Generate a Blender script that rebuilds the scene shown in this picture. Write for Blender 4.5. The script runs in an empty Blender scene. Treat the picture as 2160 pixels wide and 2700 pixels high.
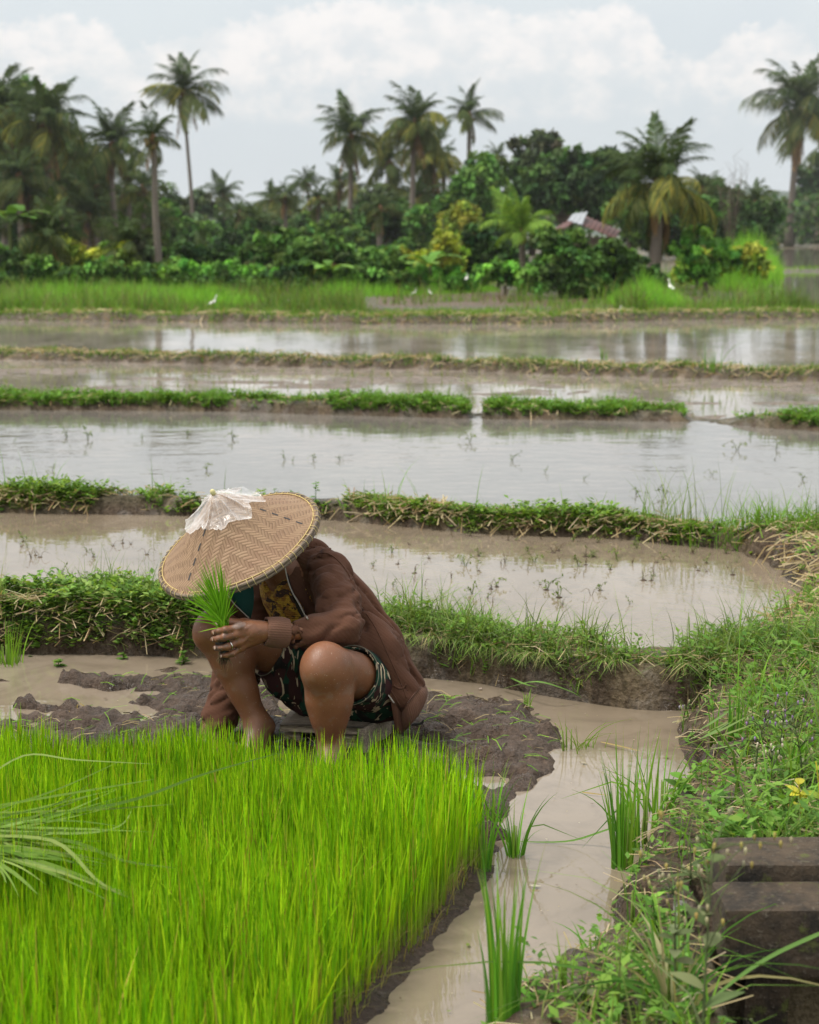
import bpy, math, time
import numpy as np
from mathutils import Vector, Matrix, Euler
from mathutils.bvhtree import BVHTree
T0 = time.time()
SC = bpy.context.scene
COL = SC.collection
R = math.radians
# ------------------------------------------------------------------ camera
F_PX, CX, CY = 3594.0, 862.5, 1078.0          # measured on a 1725 x 2156 view of the photograph
PITCH = math.atan((1078 - 490) / F_PX)
H = 1.65
cam_d = bpy.data.cameras.new('camera'); cam = bpy.data.objects.new('camera', cam_d); COL.objects.link(cam)
cam_d.sensor_fit = 'HORIZONTAL'; cam_d.sensor_width = 24.0; cam_d.lens = 50.0
cam.location = (0, 0, H); cam.rotation_euler = (math.pi / 2 - PITCH, 0, 0)
cam_d.clip_start = 0.05; cam_d.clip_end = 6000
cam_d.dof.use_dof = True; cam_d.dof.focus_distance = 5.25; cam_d.dof.aperture_fstop = 4.2
SC.camera = cam
# ------------------------------------------------------------------ world, sun, exposure
SUN_EL, SUN_AZ = R(60), R(-98)     # azimuth from +Y (into the picture) towards +X
world = bpy.data.worlds.new('World'); SC.world = world; world.use_nodes = True
wn, wl = world.node_tree.nodes, world.node_tree.links
wn.clear()
def WN(t, **k):
    n = wn.new(t)
    for a, b in k.items(): setattr(n, a, b)
    return n
def wmath(op, a, b=None, c=None, clamp=False):
    n = WN('ShaderNodeMath', operation=op); n.use_clamp = clamp
    for i, v in enumerate((a, b, c)):
        if v is None: continue
        if isinstance(v, (int, float)): n.inputs[i].default_value = v
        else: wl.new(v, n.inputs[i])
    return n.outputs[0]
def wmix(f, a, b):
    n = WN('ShaderNodeMix', data_type='RGBA')
    if isinstance(f, (int, float)): n.inputs[0].default_value = f
    else: wl.new(f, n.inputs[0])
    for i, v in ((6, a), (7, b)):
        if isinstance(v, tuple): n.inputs[i].default_value = (*v, 1)
        else: wl.new(v, n.inputs[i])
    return n.outputs[2]
tc = WN('ShaderNodeTexCoord'); sep = WN('ShaderNodeSeparateXYZ'); wl.new(tc.outputs['Generated'], sep.inputs[0])
sx, sy, sz = sep.outputs
elev = wmath('MULTIPLY', wmath('ARCSINE', sz), 57.2958)
azim = wmath('MULTIPLY', wmath('ARCTAN2', sx, sy), 57.2958)
cmb = WN('ShaderNodeCombineXYZ'); wl.new(azim, cmb.inputs[0]); wl.new(wmath('MULTIPLY', elev, 1.25), cmb.inputs[1])
def wnoise(scale, detail, rough, off):
    ad = WN('ShaderNodeVectorMath', operation='ADD'); wl.new(cmb.outputs[0], ad.inputs[0]); ad.inputs[1].default_value = (off, off * .7, off * .3)
    n = WN('ShaderNodeTexNoise'); n.inputs['Scale'].default_value = scale; n.inputs['Detail'].default_value = detail; n.inputs['Roughness'].default_value = rough
    wl.new(ad.outputs[0], n.inputs['Vector']); return n.outputs['Fac']
def sstep(v, lo, hi):
    n = WN('ShaderNodeMapRange', interpolation_type='SMOOTHSTEP')
    n.inputs['From Min'].default_value = lo; n.inputs['From Max'].default_value = hi
    wl.new(v, n.inputs['Value']); return n.outputs['Result']
sky = WN('ShaderNodeTexSky', sky_type='NISHITA'); sky.sun_disc = False; sky.sun_elevation = SUN_EL; sky.sun_rotation = SUN_AZ
sky.air_density = 1.0; sky.dust_density = 2.0; sky.ozone_density = 1.0
SKY_STRENGTH = 0.1
n1 = wnoise(.16, 4, .5, 3.1); n2 = wnoise(.75, 8, .58, 11.7); n3 = wnoise(.05, 3, .5, 27.0)
# thin grey veil: bluish grey, a little lighter towards the horizon
veil = wmix(sstep(elev, -2, 9), (7.0, 7.6, 8.05), (7.4, 7.9, 8.1))
veil = wmix(wmath('MULTIPLY', sstep(n1, .35, .65), .55), veil, (6.8, 7.35, 7.8))
veil = wmix(sstep(elev, 12, 60), veil, (7.6, 7.6, 7.6))
# cumulus band: its top edge varies with azimuth
fc = WN('ShaderNodeFloatCurve'); cvp = fc.mapping.curves[0]
tops = [(-400, 95), (0, 92), (90, 72), (180, 60), (250, 80), (300, 118), (370, 100), (450, 82), (520, 60), (620, 42), (700, 30), (745, 6), (850, 30), (980, 26), (1080, 52), (1190, 44), (1280, 34), (1350, 70), (1410, 140), (1480, 120), (1560, 78), (1650, 96), (1725, 150), (2100, 90)]
ctop = [((( x - 862) / 3594 * 57.3 + 20) / 40, ((490 - y) / 3594 * 57.3) / 10) for x, y in tops]
cvp.points[0].location = (0, .6); cvp.points[1].location = (1, .62)
for a_, b_ in ctop: cvp.points.new(a_, b_)
fc.mapping.update(); wl.new(wmath('DIVIDE', wmath('ADD', azim, 20.0), 40.0), fc.inputs['Value'])
nf = wnoise(1.6, 9, .62, 5.0)
top = wmath('ADD', wmath('MULTIPLY', fc.outputs[0], 10.0), wmath('MULTIPLY', wmath('SUBTRACT', nf, .5), 1.5))
inband = wmath('SUBTRACT', top, elev)
puff = sstep(inband, -.12, .32)
fade = sstep(wmath('ADD', elev, wmath('MULTIPLY', wmath('SUBTRACT', n2, .5), 5.0)), 3.2, 6.2)
m_c = wmath('MULTIPLY', wmath('MULTIPLY', puff, fade), wmath('ADD', wmath('MULTIPLY', sstep(n2, .3, .7), .35), .65))
cl = wmix(sstep(n2, .35, .62), (8.5, 8.5, 8.5), (9.5, 9.2, 9.0))
skyc = wmix(m_c, veil, cl)
hi = sstep(elev, 9, 14)
m_h = wmath('MULTIPLY', wmath('MULTIPLY', sstep(n1, .4, .6), hi), .5)
skyc = wmix(m_h, skyc, (9.4, 9.3, 9.1))
skyc = wmix(.93, sky.outputs[0], skyc)
up_ = wmath('ADD', wmath('MULTIPLY', wmath('MAXIMUM', sz, 0.0), 1.1), .93)      # an overcast sky is brighter overhead than at the horizon
vs_ = WN('ShaderNodeVectorMath', operation='SCALE'); wl.new(skyc, vs_.inputs[0]); wl.new(up_, vs_.inputs['Scale']); skyc = vs_.outputs[0]
bg = WN('ShaderNodeBackground'); bg.inputs['Strength'].default_value = SKY_STRENGTH; wl.new(skyc, bg.inputs['Color'])
wo = WN('ShaderNodeOutputWorld'); wl.new(bg.outputs[0], wo.inputs['Surface'])
sd = bpy.data.lights.new('sun', 'SUN'); sd.energy = 3.6; sd.angle = R(11); sd.color = (1, .95, .88)
sun = bpy.data.objects.new('sun', sd); COL.objects.link(sun)
sdir = Vector((math.sin(SUN_AZ) * math.cos(SUN_EL), math.cos(SUN_AZ) * math.cos(SUN_EL), math.sin(SUN_EL)))
sun.rotation_euler = sdir.to_track_quat('Z', 'Y').to_euler()
SC.view_settings.view_transform = 'Standard'; SC.view_settings.look = 'None'
SC.view_settings.exposure = 0.0; SC.view_settings.gamma = 1.0; SC.view_settings.use_curve_mapping = False
SC.render.engine = 'CYCLES'; SC.cycles.use_denoising = True
SC.cycles.max_bounces = 6; SC.cycles.transparent_max_bounces = 12; SC.cycles.volume_bounces = 1
SC.cycles.sample_clamp_indirect = 4; SC.cycles.caustics_reflective = False; SC.cycles.caustics_refractive = False

# ------------------------------------------------------------------ helpers
CP, SP = math.cos(PITCH), math.sin(PITCH)
def ray(px, py):
    a = (np.asarray(px, float) - CX) / F_PX; b = (CY - np.asarray(py, float)) / F_PX
    return a, CP + b * SP, b * CP - SP
def G(px, py, z=0.0):                      # point at height z seen at pixel
    x, y, w = ray(px, py); t = (z - H) / w
    return np.stack([x * t, y * t, np.zeros_like(t) + z], -1)
def K(px, py, Y):                          # point at distance Y seen at pixel
    x, y, w = ray(px, py); t = Y / y
    return np.array([x * t, Y, H + w * t])
def proj(P):
    P = np.asarray(P, float); d = P - np.array([0, 0, H])
    dep = d[..., 1] * CP - d[..., 2] * SP
    up = d[..., 1] * SP + d[..., 2] * CP
    return CX + F_PX * d[..., 0] / dep, CY - F_PX * up / dep, dep
def rng(s): return np.random.default_rng(s)
def _h(ix, iy, iz, s):
    n = (ix.astype(np.int64) * 374761393 + iy.astype(np.int64) * 668265263 + iz.astype(np.int64) * 2147483647 + s * 974634777) & 0xffffffff
    n = ((n ^ (n >> 13)) * 1274126177) & 0xffffffff
    n = n ^ (n >> 16)
    return (n & 0xffffff) / float(0xffffff)
def vnoise(x, y, z=None, s=0):
    x = np.asarray(x, float); y = np.asarray(y, float)
    ix, iy = np.floor(x), np.floor(y); fx, fy = x - ix, y - iy
    ux, uy = fx * fx * (3 - 2 * fx), fy * fy * (3 - 2 * fy)
    if z is None:
        zz = np.zeros_like(ix)
        a, b, c, d = _h(ix, iy, zz, s), _h(ix + 1, iy, zz, s), _h(ix, iy + 1, zz, s), _h(ix + 1, iy + 1, zz, s)
        return (a * (1 - ux) + b * ux) * (1 - uy) + (c * (1 - ux) + d * ux) * uy
    z = np.asarray(z, float); iz = np.floor(z); fz = z - iz; uz = fz * fz * (3 - 2 * fz); r = 0
    for k in (0, 1):
        zz = iz + k
        a, b, c, d = _h(ix, iy, zz, s), _h(ix + 1, iy, zz, s), _h(ix, iy + 1, zz, s), _h(ix + 1, iy + 1, zz, s)
        r = r + ((a * (1 - ux) + b * ux) * (1 - uy) + (c * (1 - ux) + d * ux) * uy) * (uz if k else 1 - uz)
    return r
def fbm(x, y, z=None, o=4, s=0):
    r, a, t = 0, 1, 0
    for i in range(o):
        f = 2 ** i
        r = r + a * vnoise(x * f + i * 7.3, y * f - i * 3.1, None if z is None else z * f + i * 1.7, s + i); t += a; a *= .5
    return r / t
def sm(x, lo, hi):
    t = np.clip((x - lo) / (hi - lo), 0, 1); return t * t * (3 - 2 * t)
def sdpoly(X, Y, P):                       # signed distance, inside positive
    P = np.asarray(P, float); d = np.full(X.shape, 1e9); ins = np.zeros(X.shape, bool)
    for i in range(len(P)):
        a, b = P[i], P[(i + 1) % len(P)]; e = b - a
        wx, wy = X - a[0], Y - a[1]
        t = np.clip((wx * e[0] + wy * e[1]) / (e @ e + 1e-12), 0, 1)
        d = np.minimum(d, (wx - t * e[0]) ** 2 + (wy - t * e[1]) ** 2)
        c = ((a[1] > Y) != (b[1] > Y)) & (X < (b[0] - a[0]) * (Y - a[1]) / (b[1] - a[1] + 1e-12) + a[0])
        ins ^= c
    return np.where(ins, 1, -1) * np.sqrt(d)

def mesh_np(name, V, F, mats, col=None, smooth=False, mi=None, uv=None):
    V = np.ascontiguousarray(V, np.float32).reshape(-1, 3)
    if not isinstance(F, (list, tuple)): F = [F]
    me = bpy.data.meshes.new(name)
    me.vertices.add(len(V)); me.vertices.foreach_set('co', V.ravel())
    F = [np.asarray(f, np.int32) for f in F if len(f)]
    nl = sum(f.size for f in F); npoly = sum(len(f) for f in F)
    me.loops.add(nl); me.loops.foreach_set('vertex_index', np.concatenate([f.ravel() for f in F]))
    tot = np.concatenate([np.full(len(f), f.shape[1], np.int32) for f in F])
    me.polygons.add(npoly); me.polygons.foreach_set('loop_start', np.concatenate([[0], np.cumsum(tot)[:-1]]).astype(np.int32))
    if smooth: me.polygons.foreach_set('use_smooth', np.ones(npoly, bool))
    if mi is not None: me.polygons.foreach_set('material_index', np.asarray(mi, np.int32))
    me.update(calc_edges=True)
    if col is not None:
        a = me.color_attributes.new('Col', 'FLOAT_COLOR', 'POINT')
        c = np.ones((len(V), 4), np.float32); c[:, :3] = col; a.data.foreach_set('color', c.ravel())
    if uv is not None:
        l = me.uv_layers.new(name='UVMap'); vi = np.concatenate([f.ravel() for f in F])
        l.data.foreach_set('uv', np.ascontiguousarray(uv[vi], np.float32).ravel())
    for m in (mats if isinstance(mats, (list, tuple)) else [mats]): me.materials.append(m)
    return me
def link(name, me, parent=None, loc=None, rot=None, scale=None):
    o = bpy.data.objects.new(name, me); COL.objects.link(o)
    if parent is not None: o.parent = parent
    if loc is not None: o.location = tuple(float(v) for v in loc)
    if rot is not None: o.rotation_euler = rot
    if scale is not None: o.scale = (scale,) * 3 if isinstance(scale, (int, float)) else scale
    return o
def tag(o, label=None, cat=None, group=None, kind=None):
    if label: o['label'] = label
    if cat: o['category'] = cat
    if group: o['group'] = group
    if kind: o['kind'] = kind
    return o
def thing(name, loc, label, cat, group=None, rotz=0.0, scale=1.0):
    return tag(link(name, None, None, loc, (0, 0, rotz), float(scale)), label, cat, group)
def copy_tree(o, parent=None):
    c = o.copy(); COL.objects.link(c)
    if parent is not None: c.parent = parent
    for ch in list(o.children): copy_tree(ch, c)
    return c
class MB:                                  # collects pieces of one mesh
    def __init__(s): s.V, s.F, s.C, s.n = [], {3: [], 4: []}, [], 0
    def add(s, V, F, col=None):
        V = np.asarray(V, float).reshape(-1, 3); F = np.asarray(F, np.int64)
        s.V.append(V); s.F[F.shape[1]].append(F + s.n); s.n += len(V)
        c = np.ones((len(V), 3)) * (np.asarray(col) if col is not None else 1.0); s.C.append(c)
        return s
    def mesh(s, name, mat, smooth=False):
        return mesh_np(name, np.concatenate(s.V), [np.concatenate(f) for f in s.F.values() if f], mat, np.concatenate(s.C), smooth)
def frames(P):
    P = np.asarray(P, float); T = np.gradient(P, axis=0); T /= np.linalg.norm(T, axis=1)[:, None] + 1e-12
    n = np.cross(T[0], [0, 0, 1.0])
    if np.linalg.norm(n) < .1: n = np.cross(T[0], [1.0, 0, 0])
    n /= np.linalg.norm(n); N = []
    for t in T:
        n = n - t * (n @ t); n /= np.linalg.norm(n) + 1e-12; N.append(n)
    N = np.array(N); return T, N, np.cross(T, N)
def tube(P, r, k=6, caps=True, flat=1.0):
    P = np.asarray(P, float); r = np.broadcast_to(r, (len(P),)); T, N, B = frames(P)
    a = np.arange(k) / k * 2 * np.pi
    V = P[:, None] + r[:, None, None] * (np.cos(a)[None, :, None] * N[:, None] + flat * np.sin(a)[None, :, None] * B[:, None])
    i = np.arange(len(P) - 1)[:, None] * k; j = np.arange(k)[None]; j2 = (j + 1) % k
    F = np.stack([i + j, i + j2, i + k + j2, i + k + j], -1).reshape(-1, 4)
    V = V.reshape(-1, 3)
    if caps:
        n = len(V); V = np.concatenate([V, P[:1], P[-1:]])
        jj = np.arange(k); j3 = (jj + 1) % k; e = (len(P) - 1) * k
        Ft = np.concatenate([np.stack([np.full(k, n), j3, jj, jj * 0 + n], -1), np.stack([np.full(k, n + 1), e + jj, e + j3, jj * 0 + n + 1], -1)])[:, :3]
        return V, F, Ft
    return V, F, None
def add_tube(mb, P, r, k=6, col=None, flat=1.0):
    V, F, Ft = tube(P, r, k, True, flat); n0 = mb.n
    mb.add(V, F, col); mb.F[3].append(Ft + n0)
def spline(P, n):
    P = np.asarray(P, float); m = len(P); t = np.linspace(0, m - 1 - 1e-9, n); i = t.astype(int); f = (t - i)[:, None]
    p0, p1, p2, p3 = P[np.maximum(i - 1, 0)], P[i], P[np.minimum(i + 1, m - 1)], P[np.minimum(i + 2, m - 1)]
    return .5 * (2 * p1 + (p2 - p0) * f + (2 * p0 - 5 * p1 + 4 * p2 - p3) * f * f + (3 * p1 - p0 - 3 * p2 + p3) * f ** 3)
def box(c, s, rz=0.0, jit=0.0, seed=0):
    v = np.array([[x, y, z] for z in (-1, 1) for y in (-1, 1) for x in (-1, 1)], float) * np.asarray(s) / 2
    if jit: v += rng(seed).normal(0, jit, v.shape)
    ca, sa = math.cos(rz), math.sin(rz)
    v = np.stack([v[:, 0] * ca - v[:, 1] * sa, v[:, 0] * sa + v[:, 1] * ca, v[:, 2]], -1) + np.asarray(c)
    return v, np.array([[0, 2, 3, 1], [4, 5, 7, 6], [0, 1, 5, 4], [2, 6, 7, 3], [0, 4, 6, 2], [1, 3, 7, 5]])

# blades: strips of quads, many at once -------------------------------------------------
def blades(P, h, w, lean, az, seg=3, droop=.5, face=None, seed=0, taper=1.3):
    """P (n,3) roots, h heights, w widths, lean sideways reach as a share of h, az lean direction."""
    n = len(P); h, w, lean, az, droop = [np.broadcast_to(v, (n,)).astype(float) for v in (h, w, lean, az, droop)]
    if face is None: face = az + np.pi / 2 + rng(seed).normal(0, .7, n)
    t = np.linspace(0, 1, seg + 1)[None, :]
    out = (lean[:, None] * (t ** 1.8)) * h[:, None]
    up = h[:, None] * (t - droop[:, None] * np.minimum(lean[:, None], 1.2) * t ** 2.4)
    c = np.stack([P[:, 0:1] + np.cos(az)[:, None] * out, P[:, 1:2] + np.sin(az)[:, None] * out, P[:, 2:3] + up], -1)
    ww = w[:, None] * np.maximum(1 - t ** taper, .06) * .5
    dx = np.stack([np.cos(face), np.sin(face), np.zeros(n)], -1)[:, None, :] * ww[..., None]
    V = np.stack([c - dx, c + dx], 2)                     # n, seg+1, 2, 3
    b = (np.arange(n) * (seg + 1) * 2)[:, None] + np.arange(seg)[None] * 2
    F = np.stack([b, b + 1, b + 3, b + 2], -1).reshape(-1, 4)
    return V.reshape(-1, 3), F, np.repeat(t.repeat(n, 0).reshape(-1), 2)
def leafquads(P, L, W, D, N, fold=0.0):
    """rhombic leaves: P base, D direction, N normal (n,3)."""
    S = np.cross(D, N); S /= np.linalg.norm(S, axis=1)[:, None] + 1e-9
    L, W = np.asarray(L)[:, None], np.asarray(W)[:, None]
    a, b, c, d = P, P + D * L * .45 + S * W * .5, P + D * L - N * L * .12, P + D * L * .45 - S * W * .5
    V = np.stack([a, b, c, d], 1).reshape(-1, 3); i = np.arange(len(P)) * 4
    return V, np.stack([i, i + 1, i + 2, i + 3], -1)
def unit(v): return v / (np.linalg.norm(v, axis=-1, keepdims=True) + 1e-9)
def pick(cols, n, r, var=.12):
    cols = np.asarray(cols, float); c = cols[r.integers(0, len(cols), n)]
    return np.clip(c * (1 + r.normal(0, var, (n, 1))) * (1 + r.normal(0, var * .3, (n, 3))), .003, .95)

# materials -----------------------------------------------------------------------------
class Mat:
    def __init__(s, name):
        s.m = bpy.data.materials.new(name); s.m.use_nodes = True; s.t = s.m.node_tree; s.n = s.t.nodes; s.l = s.t.links
        s.n.clear(); s.o = s.N('ShaderNodeOutputMaterial'); s.p = s.N('ShaderNodeBsdfPrincipled'); s.l.new(s.p.outputs[0], s.o.inputs[0])
    def N(s, t, **k):
        n = s.n.new(t)
        for a, b in k.items(): setattr(n, a, b)
        return n
    def put(s, v, sock):
        if isinstance(v, bpy.types.NodeSocket): s.l.new(v, sock)
        elif isinstance(v, (tuple, list)) and len(v) == 3 and sock.type == 'RGBA': sock.default_value = (*v, 1)
        else: sock.default_value = v
    def set(s, **k):
        for a, v in k.items(): s.put(v, s.p.inputs[a.replace('_', ' ')])
        return s
    def math(s, op, a, b=None, c=None):
        n = s.N('ShaderNodeMath', operation=op)
        for i, v in enumerate((a, b, c)):
            if v is not None: s.put(v, n.inputs[i])
        return n.outputs[0]
    def mix(s, f, a, b, mode='MIX'):
        n = s.N('ShaderNodeMix', data_type='RGBA', blend_type=mode)
        s.put(f, n.inputs[0]); s.put(a, n.inputs[6]); s.put(b, n.inputs[7]); return n.outputs[2]
    def ramp(s, v, lo, hi, a=0.0, b=1.0):
        n = s.N('ShaderNodeMapRange', interpolation_type='SMOOTHSTEP')
        for k, q in (('From Min', lo), ('From Max', hi), ('To Min', a), ('To Max', b)): n.inputs[k].default_value = q
        s.put(v, n.inputs['Value']); return n.outputs['Result']
    def obj(s, kind='Object'):
        return s.N('ShaderNodeTexCoord').outputs[kind]
    def pos(s): return s.N('ShaderNodeNewGeometry').outputs['Position']
    def col(s): return s.N('ShaderNodeAttribute', attribute_name='Col').outputs['Color']
    def scl(s, v, sc):
        n = s.N('ShaderNodeVectorMath', operation='MULTIPLY'); s.put(v, n.inputs[0]); n.inputs[1].default_value = sc; return n.outputs[0]
    def noise(s, v, scale, detail=4, rough=.5, out='Fac', dist=0.0):
        n = s.N('ShaderNodeTexNoise'); s.put(v, n.inputs['Vector'])
        n.inputs['Scale'].default_value = scale; n.inputs['Detail'].default_value = detail; n.inputs['Roughness'].default_value = rough; n.inputs['Distortion'].default_value = dist
        return n.outputs[out]
    def voro(s, v, scale, feature='F1', out='Distance'):
        n = s.N('ShaderNodeTexVoronoi', feature=feature); s.put(v, n.inputs['Vector']); n.inputs['Scale'].default_value = scale; return n.outputs[out]
    def bump(s, h, strength=.5, dist=.01, base=None):
        n = s.N('ShaderNodeBump'); n.inputs['Strength'].default_value = strength; n.inputs['Distance'].default_value = dist; s.put(h, n.inputs['Height'])
        if base is not None: s.put(base, n.inputs['Normal'])
        s.put(n.outputs[0], s.p.inputs['Normal']); return n.outputs[0]
def flat_mat(name, c, rough=.6, noise=0.15, scale=20, spec=.3):
    m = Mat(name); n = m.noise(m.obj(), scale, 5)
    m.set(Base_Color=m.mix(n, tuple(v * (1 - noise) for v in c), tuple(min(1, v * (1 + noise)) for v in c)), Roughness=rough)
    m.p.inputs['Specular IOR Level'].default_value = spec
    return m.m
def leaf_mat(name, trans=.35, rough=.45, spec=.35, tint=(1.25, 1.15, .5)):
    m = Mat(name); c = m.col()
    m.set(Base_Color=c, Roughness=rough); m.p.inputs['Specular IOR Level'].default_value = spec
    tr = m.N('ShaderNodeBsdfTranslucent'); m.put(m.mix(1.0, c, tint, 'MULTIPLY'), tr.inputs['Color'])
    mx = m.N('ShaderNodeMixShader'); mx.inputs[0].default_value = trans
    m.l.new(m.p.outputs[0], mx.inputs[1]); m.l.new(tr.outputs[0], mx.inputs[2]); m.l.new(mx.outputs[0], m.o.inputs[0])
    return m.m
LEAF = leaf_mat('leaf', .35, .6, .05); LEAF_FAR = leaf_mat('foliage', .25, .7, .05, (1.1, 1.1, .5))
# ------------------------------------------------------------------ terrain
def poly_line(px, z):
    p = np.array([G(a, b, z)[:2] for a, b in px]); return p[:, 0], p[:, 1]
BUND = []   # near foot line X, Y; width; height above the near field; near level; far level; near steepness
def bund(px, lv, far, w, h, steep=.05):
    X, Y = poly_line(px, lv); BUND.append(dict(X=X, Y=Y, w=w, h=h, lv=lv, far=far, steep=steep))
bund([(-300, 1388), (0, 1377), (420, 1387), (700, 1402), (880, 1427), (1000, 1440), (1200, 1478), (1350, 1500), (1725, 1510)], 0, .0, .46, .155, .07)
bund([(0, 1080), (340, 1090), (520, 1096), (700, 1102), (1000, 1130), (1300, 1138), (1500, 1158), (1725, 1180)], 0, -.12, .34, .10, .1)
bund([(0, 866), (500, 868), (680, 873), (1000, 882), (1440, 888), (1725, 908)], -.12, -.2, .75, .10, .15)
bund([(0, 757), (600, 773), (900, 778), (1200, 791), (1725, 803)], -.2, -.45, .8, .12, .2)
bund([(0, 674), (600, 680), (1100, 683), (1400, 676), (1725, 671)], -.45, -.8, 1.3, .17, .3)
WATER_LV = [0.0, .0, -.12, -.2, -.45, -.8]
def by(k, x):
    b = BUND[k]; w = .06 * b['w'] * 8 * (fbm(x * .9 / b['w'] * .3, x * 0 + k, o=3, s=40 + k) - .5)
    return np.interp(x, b['X'], b['Y']) + w
# polygons measured on the photograph, laid on the ground
bank_px = [(1490, 1150), (1600, 1188), (1655, 1235), (1672, 1275), (1655, 1315), (1590, 1350), (1500, 1400), (1450, 1470), (1425, 1500), (1405, 1545), (1425, 1600), (1445, 1640), (1400, 1690), (1340, 1740), (1300, 1800), (1295, 1850), (1262, 1905), (1262, 1965), (1250, 2010), (1180, 2045), (1090, 2090), (1000, 2150), (950, 2250), (900, 2500)]
bank = [tuple(G(a, b)[:2]) for a, b in bank_px] + [(1.0, 1.2), (9, 1.2), (16, 9.6), (9, 9.9)]
mud_px = [(870, 1455), (1000, 1468), (1110, 1486), (1200, 1515), (1190, 1590), (1140, 1640), (1100, 1700), (1050, 1790), (985, 1880), (890, 1970), (800, 2070), (715, 2180), (640, 2330)]
mud = [tuple(G(a, b)[:2]) for a, b in mud_px] + [(-.3, 1.5), (-6, 1.5), (-6, 6.0)] + [tuple(G(a, b)[:2]) for a, b in [(-500, 1418), (60, 1420), (190, 1425), (260, 1422), (430, 1412), (600, 1425)]]
mud2 = [tuple(G(a, b)[:2]) for a, b in [(1400, 1520), (1470, 1500), (1520, 1560), (1500, 1640), (1440, 1650), (1405, 1590)]]
bed = [tuple(G(a, b, .05)[:2]) for a, b in [(1018, 1752), (1000, 1800), (940, 1880), (860, 1975), (780, 2060), (700, 2150), (610, 2290)]] + [(-.32, 2.3), (-2.6, 2.3), (-2.6, 4.98), (-1.1, 4.97), (-.55, 4.93), (-.42, 4.72), (0.0, 4.66)]
cul = [tuple(G(a, b, .2)[:2]) for a, b in [(1440, 1850), (1530, 1760), (1900, 1760), (2100, 2300), (1500, 2300), (1400, 2030)]]
lake = [tuple(G(a, b, -.8)[:2]) for a, b in [(1625, 524), (1900, 524), (2400, 560), (2600, 655), (1440, 655), (1400, 640), (1560, 622), (1630, 600), (1625, 560)]]
island = [tuple(G(a, b, -.8)[:2]) for a, b in [(1640, 574), (1900, 572), (1900, 566), (1640, 567)]]
def ground_z(X, Y, kind=False):
    """height and a soil kind: 0 wet mud under water, 1 wet mud, 2 soil, 3 turf"""
    X, Y = np.broadcast_arrays(np.asarray(X, float), np.asarray(Y, float))
    big = fbm(X * 2.2, Y * 2.2, o=3, s=1) - .5; fine = fbm(X * 11, Y * 11, o=4, s=5) - .5; rid = np.abs(fbm(X * 6, Y * 6, o=3, s=9) - .5)
    Z = np.full(X.shape, -.07) + big * .03 + fine * .012
    kd = np.zeros(X.shape)
    base = Z.copy()
    # levels beyond each bund
    for k, b in enumerate(BUND):
        yk = by(k, X); past = Y - yk
        lvl = WATER_LV[k + 1] - .07
        if k == 2: lvl = WATER_LV[3] - .004 - sm(X, 1.0, 5.0) * .0
        if k == 3: lvl = WATER_LV[4] - .03
        f = sm(past, b['w'] * .7, b['w'] * 1.05)
        nz = (fbm(X * .8, Y * 1.5, o=4, s=20 + k) - .5)
        amp = [.04, .04, .05, .07, .15][k]
        Z = np.where(past > 0, Z * (1 - f) + (lvl + nz * amp + fine * .01) * f, Z)
    for k, b in enumerate(BUND):
        past = Y - by(k, X); w = b['w'] * (1 + .25 * (fbm(X * 1.3, X * 0 + 3, o=2, s=60 + k) - .5))
        rise = sm(past + .03 * (fbm(X * 9, Y * 9, o=2, s=8) - .5), 0, b['steep']); fall = 1 - sm(past, w * .75, w * 1.1)
        h = b['h'] * (1 + .8 * (fbm(X * 1.1, Y * 0, o=3, s=70 + k) - .5))
        if k == 2:
            px, _, _ = proj(np.stack([X, Y, X * 0 - .1], -1))
            gap = np.maximum(sm(np.abs(px - 1004), 22, 8), sm(px, 1430, 1455) * (1 - sm(px, 1490, 1620) * .9)); h = h * (1 - gap)
        prof = rise * fall; top = b['lv'] + h + fine * .03
        lo = np.where(past > w * .5, WATER_LV[k + 1], b['lv']) - .07
        zb = lo + (top - lo) * prof
        up = prof > .02
        Z = np.where(up, np.maximum(Z, zb), Z); kd = np.where(prof > .25, 2 + (prof > .8) * 1.0, kd)
    # mud flat round the seed bed
    dm = sdpoly(X, Y, mud) + big * .12 + fine * .12
    cl_ = np.abs(fbm(X * 13 + big * 4, Y * 13, o=3, s=15) - .5); lump = fbm(X * 5.5, Y * 7, o=2, s=16) - .5
    zm = -.07 + sm(dm, -.10, .10) * (.099) + (rid * .07 - .012) * sm(dm, 0, .15) + lump * .042 * sm(dm, 0, .2) + (fine * .045 - cl_ * .06 + .012) * sm(dm, 0, .1) + (fbm(X * 31, Y * 31, o=2, s=18) - .5) * .020 * sm(dm, -.03, .05)
    px, py, _ = proj(np.stack([X, Y, X * 0], -1))
    pud = sm(px + (big + fine) * 260, 210, 120) * sm(py, 1405, 1430) * sm(py + fine * 60, 1512, 1494)
    zm -= pud * .09; zm -= .022 * sm(fbm(X * 3.3, Y * 3.3, o=3, s=33), .62, .70) * sm(px, 900, 800) + .030 * sm(fbm(X * 5 + 3, Y * 8, o=3, s=35), .60, .67) * (1 - sm(dm, .5, .9) * 0) - .002 * sm(dm, 0, .2)
    strip = sm(px, 480, 380) * sm(py, 1372, 1390) * sm(py, 1442, 1418)
    zs = -.03 + .085 * (fbm(X * 4.5, Y * 6, o=4, s=37) - .38)
    zm = np.where(strip > .2, np.maximum(zm * 0 + zs, -.07), zm)
    bound = sm(by(0, X) - Y, -.02, .05)
    Z = np.where((Y < by(0, X)), np.maximum(Z, zm * bound + Z * (1 - bound)), Z); kd = np.where((Z == zm) & (zm > -.04), 1, kd)
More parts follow.
